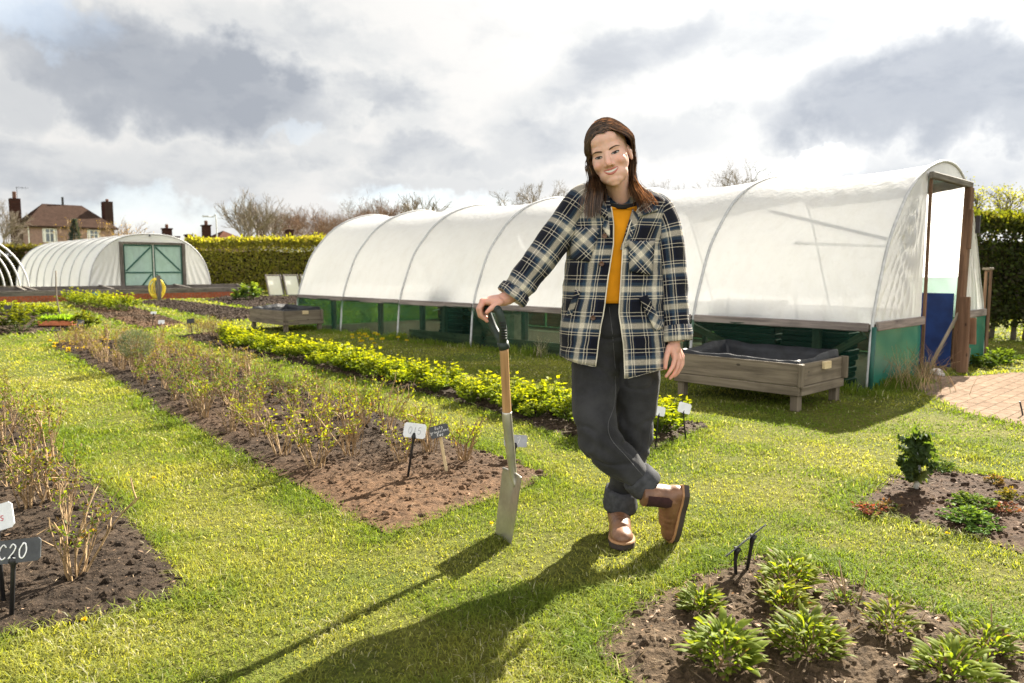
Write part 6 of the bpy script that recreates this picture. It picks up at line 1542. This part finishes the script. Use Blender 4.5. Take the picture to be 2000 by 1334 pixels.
g_ = np.random.default_rng(21); m = MB()
for side in (-1, 1):
    m.grid(np.array([[HL(*scalp(side, t, p, .985)) for p in np.linspace(0, 1.08, 14)] for t in np.linspace(0, 1, 16)]), C=(.030, .017, .011))
cap = m.build('hair', M['hair'], person, True)
LEFT = [(1153, 319, 2.85), (1159, 345, 2.84), (1160, 372, 2.80), (1156, 398, 2.78), (1155, 424, 2.775)]; RIGHT = [(1238, 308, 2.875), (1236, 335, 2.885), (1241, 360, 2.885), (1258, 380, 2.86), (1266, 398, 2.835)]; RIGHT2 = [(1233, 308, 2.875), (1231, 335, 2.87), (1236, 362, 2.855), (1250, 388, 2.815), (1257, 414, 2.80)]; BACKL = [(1168, 322, 2.86), (1172, 350, 2.87), (1170, 378, 2.84), (1164, 400, 2.80), (1160, 416, 2.785)]
V = []; F = []; C = []; nv = 0
for i in range(2600):
    side = -1 if g_.random() < .58 else 1; t = g_.random() ** .9; long_ = g_.random() < .72; lift = g_.uniform(.99, 1.05); p = [HL(*(scalp(side, t, s_, lift) + g_.normal(0, .0012, 3))) for s_ in np.linspace(g_.uniform(-.22, .08), .93 if long_ else g_.uniform(.6, 1.05), 7)]
    if side < 0 and t < .3: pass
    if long_:
        tr = (LEFT if g_.random() < .62 else BACKL) if side < 0 else (RIGHT if g_.random() < .6 else RIGHT2); w_ = g_.normal(0, 1, 2); cut = g_.uniform(.62, 1.05); q = [P(*x) for x in tr]; spx = np.array([.006, .008, .012, .014, .015]) * (1.0 if side < 0 else .8)
        if side > 0: spx = np.array([.004, .005, .007, .013, .018])
        q = [a + np.array([w_[0] * s_, w_[1] * s_ * .7, g_.normal(0, .004)]) for a, s_ in zip(q, spx)]; p = p + q[:max(2, int(round(5 * min(1, cut))))]
    p = smooth_path(np.array(p), 3); n_ = len(p); T_ = unit(np.gradient(p, axis=0)); outv = unit(p - HL(*hc0) * .6 - np.array([p[0][0], p[0][1] + .15, p[0][2]]) * .4); sd = unit(np.cross(T_, outv)); wd = g_.uniform(.0007, .0019) * np.sin(np.linspace(.35, math.pi * .985, n_)) ** .5
    p = p + g_.normal(0, .0011, (1, 3)) + .0022 * np.sin(np.linspace(0, g_.uniform(3, 9), n_) + g_.uniform(0, 6))[:, None] * sd; V.append(np.stack([p - sd * wd[:, None], p + sd * wd[:, None]], 1).reshape(-1, 3)); k = np.arange(n_ - 1)[:, None] * 2 + nv; F.append(k + [[0, 1, 3, 2]]); c = np.array([.052, .029, .017]) * g_.uniform(.5, 1.6) * (np.array([3.0, 2.8, 2.5]) if g_.random() < (.5 if side > 0 else .2) else 1); C.append(np.tile(c, (n_ * 2, 1))); nv += n_ * 2  # more pale strands on her left: sunlit hair put into the colour
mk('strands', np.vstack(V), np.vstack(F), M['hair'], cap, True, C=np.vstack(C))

# ---- jacket
YC = 2.945
LV = np.array([(716, 1094, 1301, .128, 1155, 1210), (660, 1097, 1300, .130, 1163, 1208), (600, 1103, 1297, .128, 1173, 1199), (540, 1107, 1292, .126, 1180, 1203), (480, 1109, 1289, .124, 1189, 1207), (440, 1110, 1296, .116, 1190, 1222), (415, 1113, 1303, .104, 1187, 1236), (397, 1120, 1304, .090, 1184, 1250), (384, 1137, 1290, .076, 1182, 1247), (374, 1158, 1268, .066, 1182, 1243), (366, 1172, 1255, .060, 1183, 1240)], float)
LV = LV[np.argsort(-LV[:, 0])]


def lev(y): return [np.interp(-y, -LV[:, 0], LV[:, c]) for c in range(1, 6)]


def tring(y, k, a0=None, a1=None, shrink=0.0):
    xl, xr, b, ol, orr = lev(y); cx = (xl + xr) / 2; a = (xr - xl) / 2; s_ = YC / FPX; A = a * s_ - shrink; B = b - shrink
    fx = lambda x: math.acos(np.sign(x - cx) * abs(np.clip((x - cx) / a, -.98, .98)) ** (1 / .88))
    p0 = fx(ol) if a0 is None else a0; p1 = fx(orr) if a1 is None else a1
    ang = np.linspace(p0, 2 * math.pi + p1, k) if a0 is None else np.linspace(a0, a1, k, endpoint=False)   # through her right side and back
    sx_ = np.sign(np.cos(ang)) * np.abs(np.cos(ang)) ** .88; sy = np.sign(np.sin(ang)) * np.abs(np.sin(ang)) ** .88
    c = P(cx, y, YC); return np.stack([c[0] + A * sx_, c[1] - B * sy, np.full(k, c[2])], -1), ang


def torso_front(px, py, off=.0):
    y = py
    for _ in range(4):
        xl, xr, b, _a, _b = lev(y); cx = (xl + xr) / 2; a = (xr - xl) / 2 * YC / FPX; c0 = P(cx, y, YC); Yv = YC
        for _k in range(5):
            q = P(px, py, Yv); s_ = np.clip((q[0] - c0[0]) / a, -.97, .97); cs = abs(s_) ** (1 / .88); Yv = YC - (b + off) * (math.sqrt(max(0, 1 - cs ** 2))) ** .88
        zt_ = q[2]; lo_, hi_ = 300., 760.
        for _k in range(22):
            md_ = (lo_ + hi_) / 2
            if P(cx, md_, YC)[2] > zt_: lo_ = md_
            else: hi_ = md_
        y = (lo_ + hi_) / 2
    return P(px, py, Yv)


K = 96; ys = np.concatenate([np.linspace(716, 480, 34), np.linspace(472, 397, 14), np.linspace(392, 366, 8)]); rows = []; PP = []
for y in ys:
    r_, ang = tring(y, K); rows.append(r_)
rows = np.array(rows); u = np.concatenate([np.zeros((len(ys), 1)), np.cumsum(np.linalg.norm(np.diff(rows, axis=1), axis=2), 1)], 1); u = u - u[:, :1] * 0; mid = u[:, -1:] / 2
zz0 = rows[..., 2].copy(); xh = np.linspace(0, 1, K)      # hem line: higher on her right, lower on her left
hem = np.interp(xh, [0, .16, .3, .5, .75, .9, 1], [.018, .045, .045, .03, .015, -.005, -.026]); fade = np.clip((ys - 480) / 236, 0, 1)[:, None]; rows[..., 2] += hem[None] * fade
Pj = np.stack([np.where(u < mid, u + .013, u - 2 * mid + .085), rows[..., 2] + .035, 0 * u], -1)
nr = unit(np.stack([rows[..., 0] - rows[..., 0].mean(1, keepdims=True), rows[..., 1] - YC, 0 * u], -1))
fo = .009 * n2(u * 7, zz0 * 3, 1.0, 3, 3) + .005 * fade * np.sin(u * 34 + 3 * n2(u, zz0, 4, 2, 1)) + .0065 * n2(u * 12, zz0 * 22 + u * 9, 1.0, 2, 12); rows = rows + nr * fo[..., None]
rows[:, :2] += np.array([0, -.006, 0]); rows[:, -2:] += np.array([0, -.006, 0])
mj = MB().grid(rows, Pa=Pj.reshape(-1, 3)); jacket = mj.build('jacket', M['plaid'], person, True); sm = jacket.modifiers.new('thickness', 'SOLIDIFY'); sm.thickness = .007; sm.offset = 0

M['piping'] = plain('cream_piping', (.62, .57, .48), .9)
for col in (0, -1): MB().tube(rows[:46, col] + np.array([0, -.004, 0]), .0024, 6).build('piping', M['piping'], jacket, True)
MB().tube(rows[0] - np.array([0, 0, .001]), .0032, 6).build('hem', M['plaid'], jacket, True)

def sleeve(pts, rad, name, seed, uo, vo, cuff):
    p = smooth_path([P(*q) for q in pts], 9); m_ = len(p); k = 40; r = np.interp(np.linspace(0, 1, m_), np.linspace(0, 1, len(rad)), np.array(rad)); A, B = frames(p); th = np.linspace(0, 2 * np.pi, k + 1)
    ln = np.concatenate([[0], np.cumsum(np.linalg.norm(np.diff(p, axis=0), axis=1))]); uu = (th[None] * r.mean()) + 0 * ln[:, None]; vv = ln[:, None] + 0 * th[None]
    cs = np.stack([np.cos(th), np.sin(th), 0 * th], -1); w_ = fbm(np.stack([cs[None, :, 0] * 1.4 + 0 * vv, cs[None, :, 1] * 1.4 + 0 * vv, vv * 17 + .8 * cs[None, :, 0]], -1), 3, seed) * .007
    fold = np.clip(vv / ln[-1] - .3, 0, 1); w_ = w_ * (.5 + fold * 1.3) + .003 * np.sin(vv * 70 + 2.5 * cs[None, :, 0] + seed) * fold
    V = p[:, None] + (r[:, None] + w_)[..., None] * (cs[None, :, :1] * A[:, None] + cs[None, :, 1:2] * B[:, None]); V[:, -1] = V[:, 0]
    s_ = MB().grid(V, Pa=np.stack([uu + uo, vv + vo, 0 * uu], -1).reshape(-1, 3)).build(name, M['plaid'], jacket, True); md = s_.modifiers.new('thickness', 'SOLIDIFY'); md.thickness = .006; md.offset = -1
    e0, e1 = p[-1], p[-1] + unit(p[-1] - p[-3]) * cuff; ax_ = unit(e1 - e0); rr_ = r[-1]; ring = lambda c, q: np.stack([c + q * (math.cos(t) * A[-1] + math.sin(t) * B[-1]) for t in th]); back = e0 - ax_ * .018
    prof = [(back, rr_ + .001), (back + ax_ * .004, rr_ + .008), (e0 + ax_ * cuff * .3, rr_ + .010), (e1 - ax_ * .004, rr_ + .009), (e1, rr_ + .004), (e1 - ax_ * .003, rr_ - .003), (e0, rr_ - .006), (back, rr_ - .010)]
    Vc = np.array([ring(c, q) for c, q in prof]) + .0; Vc += .0025 * vn(Vc * 40)[..., None]; Vc[:, -1] = Vc[:, 0]; pv = np.cumsum([0] + [np.linalg.norm(prof[i + 1][0] - prof[i][0]) + abs(prof[i + 1][1] - prof[i][1]) for i in range(len(prof) - 1)])
    Pc = np.stack([np.broadcast_to(th[None] * rr_ + .04, Vc.shape[:2]), np.broadcast_to(pv[:, None] + .02, Vc.shape[:2]), np.zeros(Vc.shape[:2])], -1); MB().grid(Vc, Pa=Pc.reshape(-1, 3)).build('cuff', M['plaid'], jacket, True)


q_ = 1 / 505
sleeve([(1164, 392, 2.95), (1138, 398, 2.94), (1101, 446, 2.925), (1065, 493, 2.91), (1033, 535, 2.90), (1004, 573, 2.887)], [36 * q_, 36 * q_, 33.5 * q_, 32 * q_, 30 * q_, 27.5 * q_], 'sleeve', 3, .02, .035, .022)
sleeve([(1258, 402, 2.955), (1283, 414, 2.95), (1301, 455, 2.94), (1310, 520, 2.925), (1316, 590, 2.91), (1321, 644, 2.895)], [33 * q_, 34 * q_, 33 * q_, 29.5 * q_, 27 * q_, 25.5 * q_], 'sleeve', 8, .09, .06, .045)


def cloth(name, corners, off, mat, parent, rot=0.0, k=(9, 9), puff=.0, ori=(0, 0), edge=True):
    TL, TR, BR, BL = [np.array(c, float) for c in corners]; V = np.zeros((*k, 3)); Pq = np.zeros((*k, 3))
    for i in range(k[0]):
        for j in range(k[1]):
            s_, t = j / (k[1] - 1), i / (k[0] - 1); c = (TL * (1 - s_) + TR * s_) * (1 - t) + (BL * (1 - s_) + BR * s_) * t; V[i, j] = torso_front(c[0], c[1], off + puff * math.sin(math.pi * s_) * math.sin(math.pi * min(1, t * 1.1)))
            x, z = V[i, j, 0], V[i, j, 2]; Pq[i, j] = (x * math.cos(rot) - z * math.sin(rot) + ori[0], x * math.sin(rot) + z * math.cos(rot) + ori[1], 0)
    o_ = MB().grid(V, Pa=Pq.reshape(-1, 3)).build(name, mat, parent, True)
    if edge: md = o_.modifiers.new('thickness', 'SOLIDIFY'); md.thickness = .005; md.offset = 0
    return o_


cloth('pocket', [(1114, 443), (1173, 446), (1151, 512), (1113, 506)], .012, M['plaid'], jacket, R(45), puff=.004, ori=(.05, .01)); cloth('pocket', [(1227, 471), (1279, 470), (1273, 537), (1229, 530)], .012, M['plaid'], jacket, R(45), puff=.004, ori=(.0, .04))
cloth('pocket_welt', [(1248, 581), (1264, 576), (1296, 640), (1280, 647)], .014, M['plaid'], jacket, R(-60), (14, 5), ori=(.02, .1)); cloth('pocket_welt', [(1124, 566), (1133, 570), (1113, 626), (1105, 620)], .012, M['plaid'], jacket, R(-20), (14, 5), ori=(.02, .1))
def flap(name, c4, rot, ori, puff=.008, k=(9, 9)):
    c4 = [P(*c) for c in c4]; V = np.zeros((*k, 3)); Pq = np.zeros((*k, 3))
    for i in range(k[0]):
        for j in range(k[1]):
            s_, t = j / (k[1] - 1), i / (k[0] - 1); V[i, j] = (c4[0] * (1 - s_) + c4[1] * s_) * (1 - t) + (c4[3] * (1 - s_) + c4[2] * s_) * t - np.array([0, puff * math.sin(math.pi * s_) * math.sin(math.pi * t), 0])
            x, z = V[i, j, 0], V[i, j, 2]; Pq[i, j] = (x * math.cos(rot) - z * math.sin(rot) + ori[0], x * math.sin(rot) + z * math.cos(rot) + ori[1], 0)
    o_ = MB().grid(V, Pa=Pq.reshape(-1, 3)).build(name, M['plaid'], jacket, True); md = o_.modifiers.new('thickness', 'SOLIDIFY'); md.thickness = .006; md.offset = 0


flap('collar', [(1184, 368, 2.885), (1162, 376, 2.92), (1152, 402, 2.855), (1188, 430, 2.822)], R(35), (.03, .03)); flap('collar', [(1241, 370, 2.885), (1266, 377, 2.92), (1285, 411, 2.85), (1246, 424, 2.822)], R(-35), (.06, .02))
flap('lapel', [(1182, 412, 2.845), (1190, 428, 2.83), (1191, 466, 2.818), (1177, 446, 2.824)], R(20), (.03, .05), .004); flap('lapel', [(1236, 408, 2.842), (1250, 424, 2.822), (1224, 484, 2.812), (1212, 488, 2.820)], R(-25), (.1, .02), .004)
# collar stand round the neck
th = np.linspace(R(40), R(320), 40); c_ = P(1213, 378, 2.955); V = np.array([[c_ + np.array([(.078 + dr) * math.sin(t) * 1.0, (.062 + dr) * math.cos(t) * 1.0 + .006, dz - .012 + .022 * math.cos(t)]) for t in th + math.pi * 0 - 0] for dr, dz in ((.012, -.02), (.004, .012), (.0, .036), (.008, .04), (.018, .012), (.022, -.012))])
o = MB().grid(V, Pa=np.stack([np.broadcast_to((th * .08)[None], V.shape[:2]), V[..., 2], 0 * V[..., 0]], -1).reshape(-1, 3)).build('collar_stand', M['plaid'], jacket, True)
for (x, y) in ((1181, 461), (1175, 515), (1158, 621)):
    c = torso_front(x, y, .0165); a = np.linspace(0, 2 * np.pi, 18, endpoint=False); nb = unit(np.array([-.1, -1, 0])); bx = np.array([1, -.1, 0]); bx = unit(bx); MB().grid(np.array([[c + nb * h_ + r_ * (math.cos(t) * bx + math.sin(t) * UP) for t in a] for r_, h_ in ((.0095, 0), (.0095, .002), (.0075, .0032), (.0055, .002), (.0003, .002))]), close=True).build('button', M['button'], jacket, True)

# ---- t-shirt
rows = []
for y in list(np.linspace(590, 412, 26)): r_, _ = tring(y, 56, 0, 2 * math.pi, .016); rows.append(r_)
nc = P(1211, 388, 2.935); a = np.linspace(0, 2 * np.pi, 56, endpoint=False); neck = np.stack([nc[0] + .066 * np.cos(a), nc[1] - .006 - .074 * np.sin(a), nc[2] - .008 - .030 * np.sin(a)], -1)
for t in np.linspace(.15, 1, 7): rows.append(rows[25] * (1 - t) + neck * t + np.array([0, -.004 * math.sin(math.pi * t), 0]))
rows = np.array(rows); rows[:26] += (.0035 * n2(np.arange(56)[None] * .35 + 0 * rows[:26, :, 0], np.arange(26)[:, None] * .22, 1.0, 3, 6))[..., None] * np.array([0, 1, 0])
fld = np.exp(-((np.arange(len(rows))[:, None] - 22) / 8.) ** 2) * .003 * np.sin(rows[..., 0] * 90 + rows[..., 2] * 60); rows[..., 1] += fld
tee = MB().grid(rows, close=True).build('t_shirt', M['tee'], person, True); md = tee.modifiers.new('thickness', 'SOLIDIFY'); md.thickness = .002
MB().tube(np.vstack([neck, neck[:1]]) * 1.0, .0095, 8, cap=False).build('neckband', M['rib'], tee, True)

# ---- jeans
jp = [tubepath([P(*q) for q in ((1170, 652, 2.955), (1163, 700, 2.945), (1161, 785, 2.90), (1168, 848, 2.85), (1187, 878, 2.845), (1222, 909, 2.852), (1250, 936, 2.858))], [.098, .095, .088, .084, .080, .069, .053], 24, 5),
      tubepath([P(*q) for q in ((1236, 652, 2.965), (1243, 700, 2.97), (1241, 785, 2.98), (1235, 862, 2.995), (1221, 925, 3.03), (1213, 966, 3.05)) ], [.098, .095, .086, .078, .066, .056], 24, 5), ellipsoid(P(1202, 640, 2.955), (.168, .112, .13)), capsule(P(1200, 596, 2.955), P(1201, 640, 2.955), .10, .12)]
jv, jf = remesh(jp, .0065, 5); jn = vnorm(jv, jf); pxj = proj(jv)
w_ = .007 * fbm(jv * np.array([7, 7, 11]), 2, 4) + .004 * np.sin(jv[:, 2] * 85 + jv[:, 0] * 60 + 5 * fbm(jv * 5, 2, 8)) * (np.exp(-((pxj[:, 1] - 872) / 45) ** 2) + np.exp(-((pxj[:, 1] - 700) / 40) ** 2) * .6 + np.exp(-((pxj[:, 1] - 955) / 35) ** 2) * 1.2)
cr = np.abs(fbm(jv * np.array([5, 5, 9]) + 3, 2, 14)); w_ -= .009 * np.clip(.12 - cr, 0, .12) / .12
jv = lap(jv + jn * w_[:, None], jf, 1); jeans = mk('jeans', jv, jf, M['denim'], person, True)
jb = BVHTree.FromPolygons(jv.tolist(), jf.tolist())


def turnup(a, b, r0, r1, squash=1.0):
    a, b = P(*a), P(*b); ax_ = unit(b - a); A = unit(np.cross(ax_, [0, 1, .2])); B = np.cross(ax_, A); th = np.linspace(0, 2 * np.pi, 40, endpoint=False); L = np.linalg.norm(b - a)
    prof = [(-.004, r0 - .010), (0, r0 + .003), (.15 * L, r0 + .006), (.85 * L, r1 + .006), (L, r1 + .003), (L - .004, r1 - .006), (.3 * L, r1 - .012)]
    V = np.array([[a + ax_ * h_ + q * (math.cos(t) * A + math.sin(t) * B * squash) for t in th] for h_, q in prof]); V += .004 * vn(V * 22)[..., None] * ax_ + .003 * vn(V * 30 + 5)[..., None] * A; MB().grid(V, close=True).build('turn_up', M['denimlight'], jeans, True)


turnup((1242, 928, 2.856), (1265, 951, 2.860), .062, .061); turnup((1213, 955, 3.045), (1210, 991, 3.055), .061, .065, 1.3)
def seam(pts, off=.001, r=.0013):
    out_ = []
    for x, y in smooth_path(np.array([(a, b, 0) for a, b in pts], float), 6)[:, :2]:
        rd = ray(x, y); h = jb.ray_cast(Vector((0, 0, CAM_H)), Vector(unit(rd)))
        if h[0] is not None: out_.append(np.array(h[0]) - unit(rd) * off)
    if len(out_) > 3: MB().tube(np.array(out_), r, 4).build('seam', M['thread'], jeans)


seam([(1190, 600), (1196, 650), (1202, 720)]); seam([(1202, 735), (1200, 790), (1188, 828), (1194, 858), (1222, 890), (1246, 918), (1268, 944)]); seam([(1274, 820), (1266, 870), (1262, 895)])


# ---- boots, modelled upright with the toe along +y, then placed
def boot(org, X, Y, Z, shaft, name='boot'):
    fr_ = np.array([X, Y, Z]); W = lambda p: np.asarray(p) @ fr_ + org
    pr = [tubepath([(0, -.062, shaft), (0, -.062, .12), (0, -.052, .08), (0, -.02, .062)], [.050, .050, .052, .050], 20, 4), ellipsoid((0, -.070, .055), (.041, .046, .05)), tubepath([(0, -.03, .068), (0, .03, .058), (0, .085, .046)], [.050, .046, .044], 20, 4), ellipsoid((0, .105, .038), (.051, .066, .038)), ellipsoid((0, .04, .035), (.044, .09, .03)), ellipsoid((0, -.05, .035), (.040, .06, .03))]
    v, f = remesh(pr, .005, 10); v[:, 2] = np.maximum(v[:, 2], .024); nr_ = vnorm(v, f); v = v + nr_ * (0.0016 * fbm(v * 26, 3, 3) + .0012 * np.sin(v[:, 1] * 190 + 3 * fbm(v * 14, 2, 1)) * np.exp(-((v[:, 1] - .045) / .03) ** 2) * (v[:, 2] > .05))[:, None]
    b = mk(name, W(v), f, M['leather'], person, True); ol = []
    for t in np.linspace(0, 2 * np.pi, 56, endpoint=False):
        y = math.cos(t); yy = -.118 + (y + 1) / 2 * .294; wd = np.interp(yy, [-.118, -.09, -.05, 0, .05, .10, .14, .165, .176], [.0, .034, .041, .040, .048, .053, .046, .026, 0]); ol.append((math.copysign(wd, math.sin(t)) if abs(math.sin(t)) > 1e-6 else 0, yy))
    ol = np.array(ol)
    def slab(z0, z1, g0, g1, nm, mat):
        rows_ = np.array([np.c_[ol * np.array([1 + g, 1 + g * .5]), np.full(len(ol), z)] for z, g in ((z0, g0), (z0 + .003, g0 + .03), (z1 - .002, g1 + .03), (z1, g1))])
        V_, F_ = closed(rows_); tri = F_[:, 2] == F_[:, 3]; return mk(nm, W(V_), [list(q[:3]) if t_ else list(q) for q, t_ in zip(F_, tri)], mat, b, False)
    slab(.004, .027, .04, .06, 'sole', M['sole']); slab(.0272, .036, .08, .05, 'welt', M['welt'])
    hm = MB(); ro = ol[(ol[:, 1] < -.03)]
    for sd in (-1, 1):                               # elastic side panels
        tree = BVHTree.FromPolygons(v.tolist(), f.tolist()); g3 = []
        for z in np.linspace(.080, shaft + .02, 9):
            hw_ = .026 * min(1, .55 + (z - .08) / .03) + .004 * (z - .08) / .1; row_ = []
            for y in np.linspace(-.058 - hw_, -.058 + hw_, 7):
                h = tree.ray_cast(Vector((sd * .15, y, min(z, shaft + .015))), Vector((-sd, 0, 0))); row_.append(np.array([h[0][0] + sd * .0018, y, z]) if h[0] is not None else None)
            if all(q is not None for q in row_): g3.append(row_)
        if len(g3) > 2: g3 = np.array(g3); MB().grid(W(g3.reshape(-1, 3)).reshape(g3.shape)).build('elastic_panel', M['gusset'], b, True)
    return b


T0_ = G(1217, 1078); yb = unit(np.array([-.06, -1, 0])); zb_ = UP; xb_ = np.cross(yb, zb_); boot(np.array([T0_[0], T0_[1], 0]) - yb * .160, xb_ * .92, yb * .91, zb_, .17)
T1_ = G(1316, 1059); yb = unit(np.array([-.035, .09, -.25])); s_ = np.array([1., .10, 0]); s_ = unit(s_ - yb * (s_ @ yb)); zb_ = -s_; xb_ = np.cross(yb, zb_); boot(np.array([T1_[0] + .004, T1_[1], .010]) - yb * .156, xb_ * .9, yb * .91, zb_ * .92, .20)
MB().tube([P(1262, 967, 2.88), P(1255, 977, 2.875), P(1256, 984, 2.875)], .005, 6, sub=4).build('pull_loop', M['gusset'], person, True)

# ------------------------------------------------------------------ spade
SPB = np.array([*G(984, 1052)[:2], 0]); wdir = unit(np.array([.44, -.90, 0])); gripc = P(961, 603, 2.868); sock = P(984, 676, 2.885); ferr = P(991, 822, 2.905); neckp = P(1002, 925, 2.93)
spd = empty('spade', SPB, 'garden spade with wooden shaft and worn steel blade stuck in the lawn', 'spade')
MB().tube([sock + (sock - ferr) * .04, (sock + ferr) / 2, ferr], [.0175, .0170, .0185], 14, sub=4).build('shaft', M['ashwood'], spd, True)
steel = plain('worn_steel', (.40, .38, .33), .38, .75, .22, 9, .25); dk = plain('grip_plastic', (.022, .035, .030), .55, 0, .3, 30, .4)
MB().tube([ferr + (sock - ferr) * .12, ferr, ferr + (neckp - ferr) * .55, neckp, neckp + np.array([.012, -.01, -.05])], [.0195, .020, .0185, .016, .010], 14, sub=5).build('socket', steel, spd, True)
# blade: dished sheet, shoulders at the top, tapering edge
tl = neckp + np.array([.004, 0, .000]); bl = SPB + np.array([0, 0, -.015]); bn = unit(np.cross(wdir, tl - bl)); V = []
for side in (1, -1):
    g2 = []
    for t in np.linspace(0, 1, 14):
        c = tl * (1 - t) + bl * t; hw = np.interp(t, [0, .06, .5, 1], [.082, .083, .080, .074]); g2.append([c + wdir * hw * s_ + bn * (.010 * (s_ ** 2) * (1 - t * .5) - .012 * math.exp(-(s_ / .22) ** 2) * max(0, 1 - t * 2.2) + side * .0018) for s_ in np.linspace(-1, 1, 15)])
    V.append(np.array(g2))
m = MB(); m.grid(V[0]).grid(V[1][:, ::-1]); rim = lambda a, b: m.grid(np.stack([a, b], 0))
for sl in ((slice(None), 0), (slice(None), -1), (0, slice(None)), (-1, slice(None))): rim(V[0][sl], V[1][sl])
m.build('blade', steel, spd, True)
MB().tube([tl + wdir * s_ * .082 + bn * (.010 * s_ ** 2) + [0, 0, .003] for s_ in np.linspace(-1, 1, 9)], .0045, 6).build('tread', steel, spd, True)
# D handle
top = gripc; ax_ = unit(top - sock); L = np.linalg.norm(top - sock); hw = .052
m = MB(); m.tube([sock - ax_ * .012, sock + ax_ * .018], [.0215, .022], 12)
for s_ in (-1, 1): m.tube([sock + ax_ * .012, sock + ax_ * .030 + wdir * s_ * .014, sock + ax_ * .075 + wdir * s_ * .044, top - ax_ * .022 + wdir * s_ * (hw + .003), top + wdir * s_ * hw * .98], [.017, .0155, .0155, .0155, .0155], 10, sub=5)
m.tube([top - wdir * hw, top, top + wdir * hw], [.0155, .0145, .0155], 12, sub=4); m.build('handle', dk, spd, True)
m = MB(); k0 = sock + ax_ * .030 + wdir * .030
for i in range(7): c = sock + ax_ * (.036 + .011 * i) + wdir * (.026 + min(i, 4) * .0062 + .004); m.tube([c + wdir * .010 - np.cross(wdir, ax_) * .010 * s_ + np.cross(ax_, wdir) * 0 for s_ in (-1, 1)] if False else [c + np.array([-.012, -.0135, .0]), c + np.array([.010, -.0145, 0])], .0024, 5)
m.build('grip_rib', M['black'], spd, True)
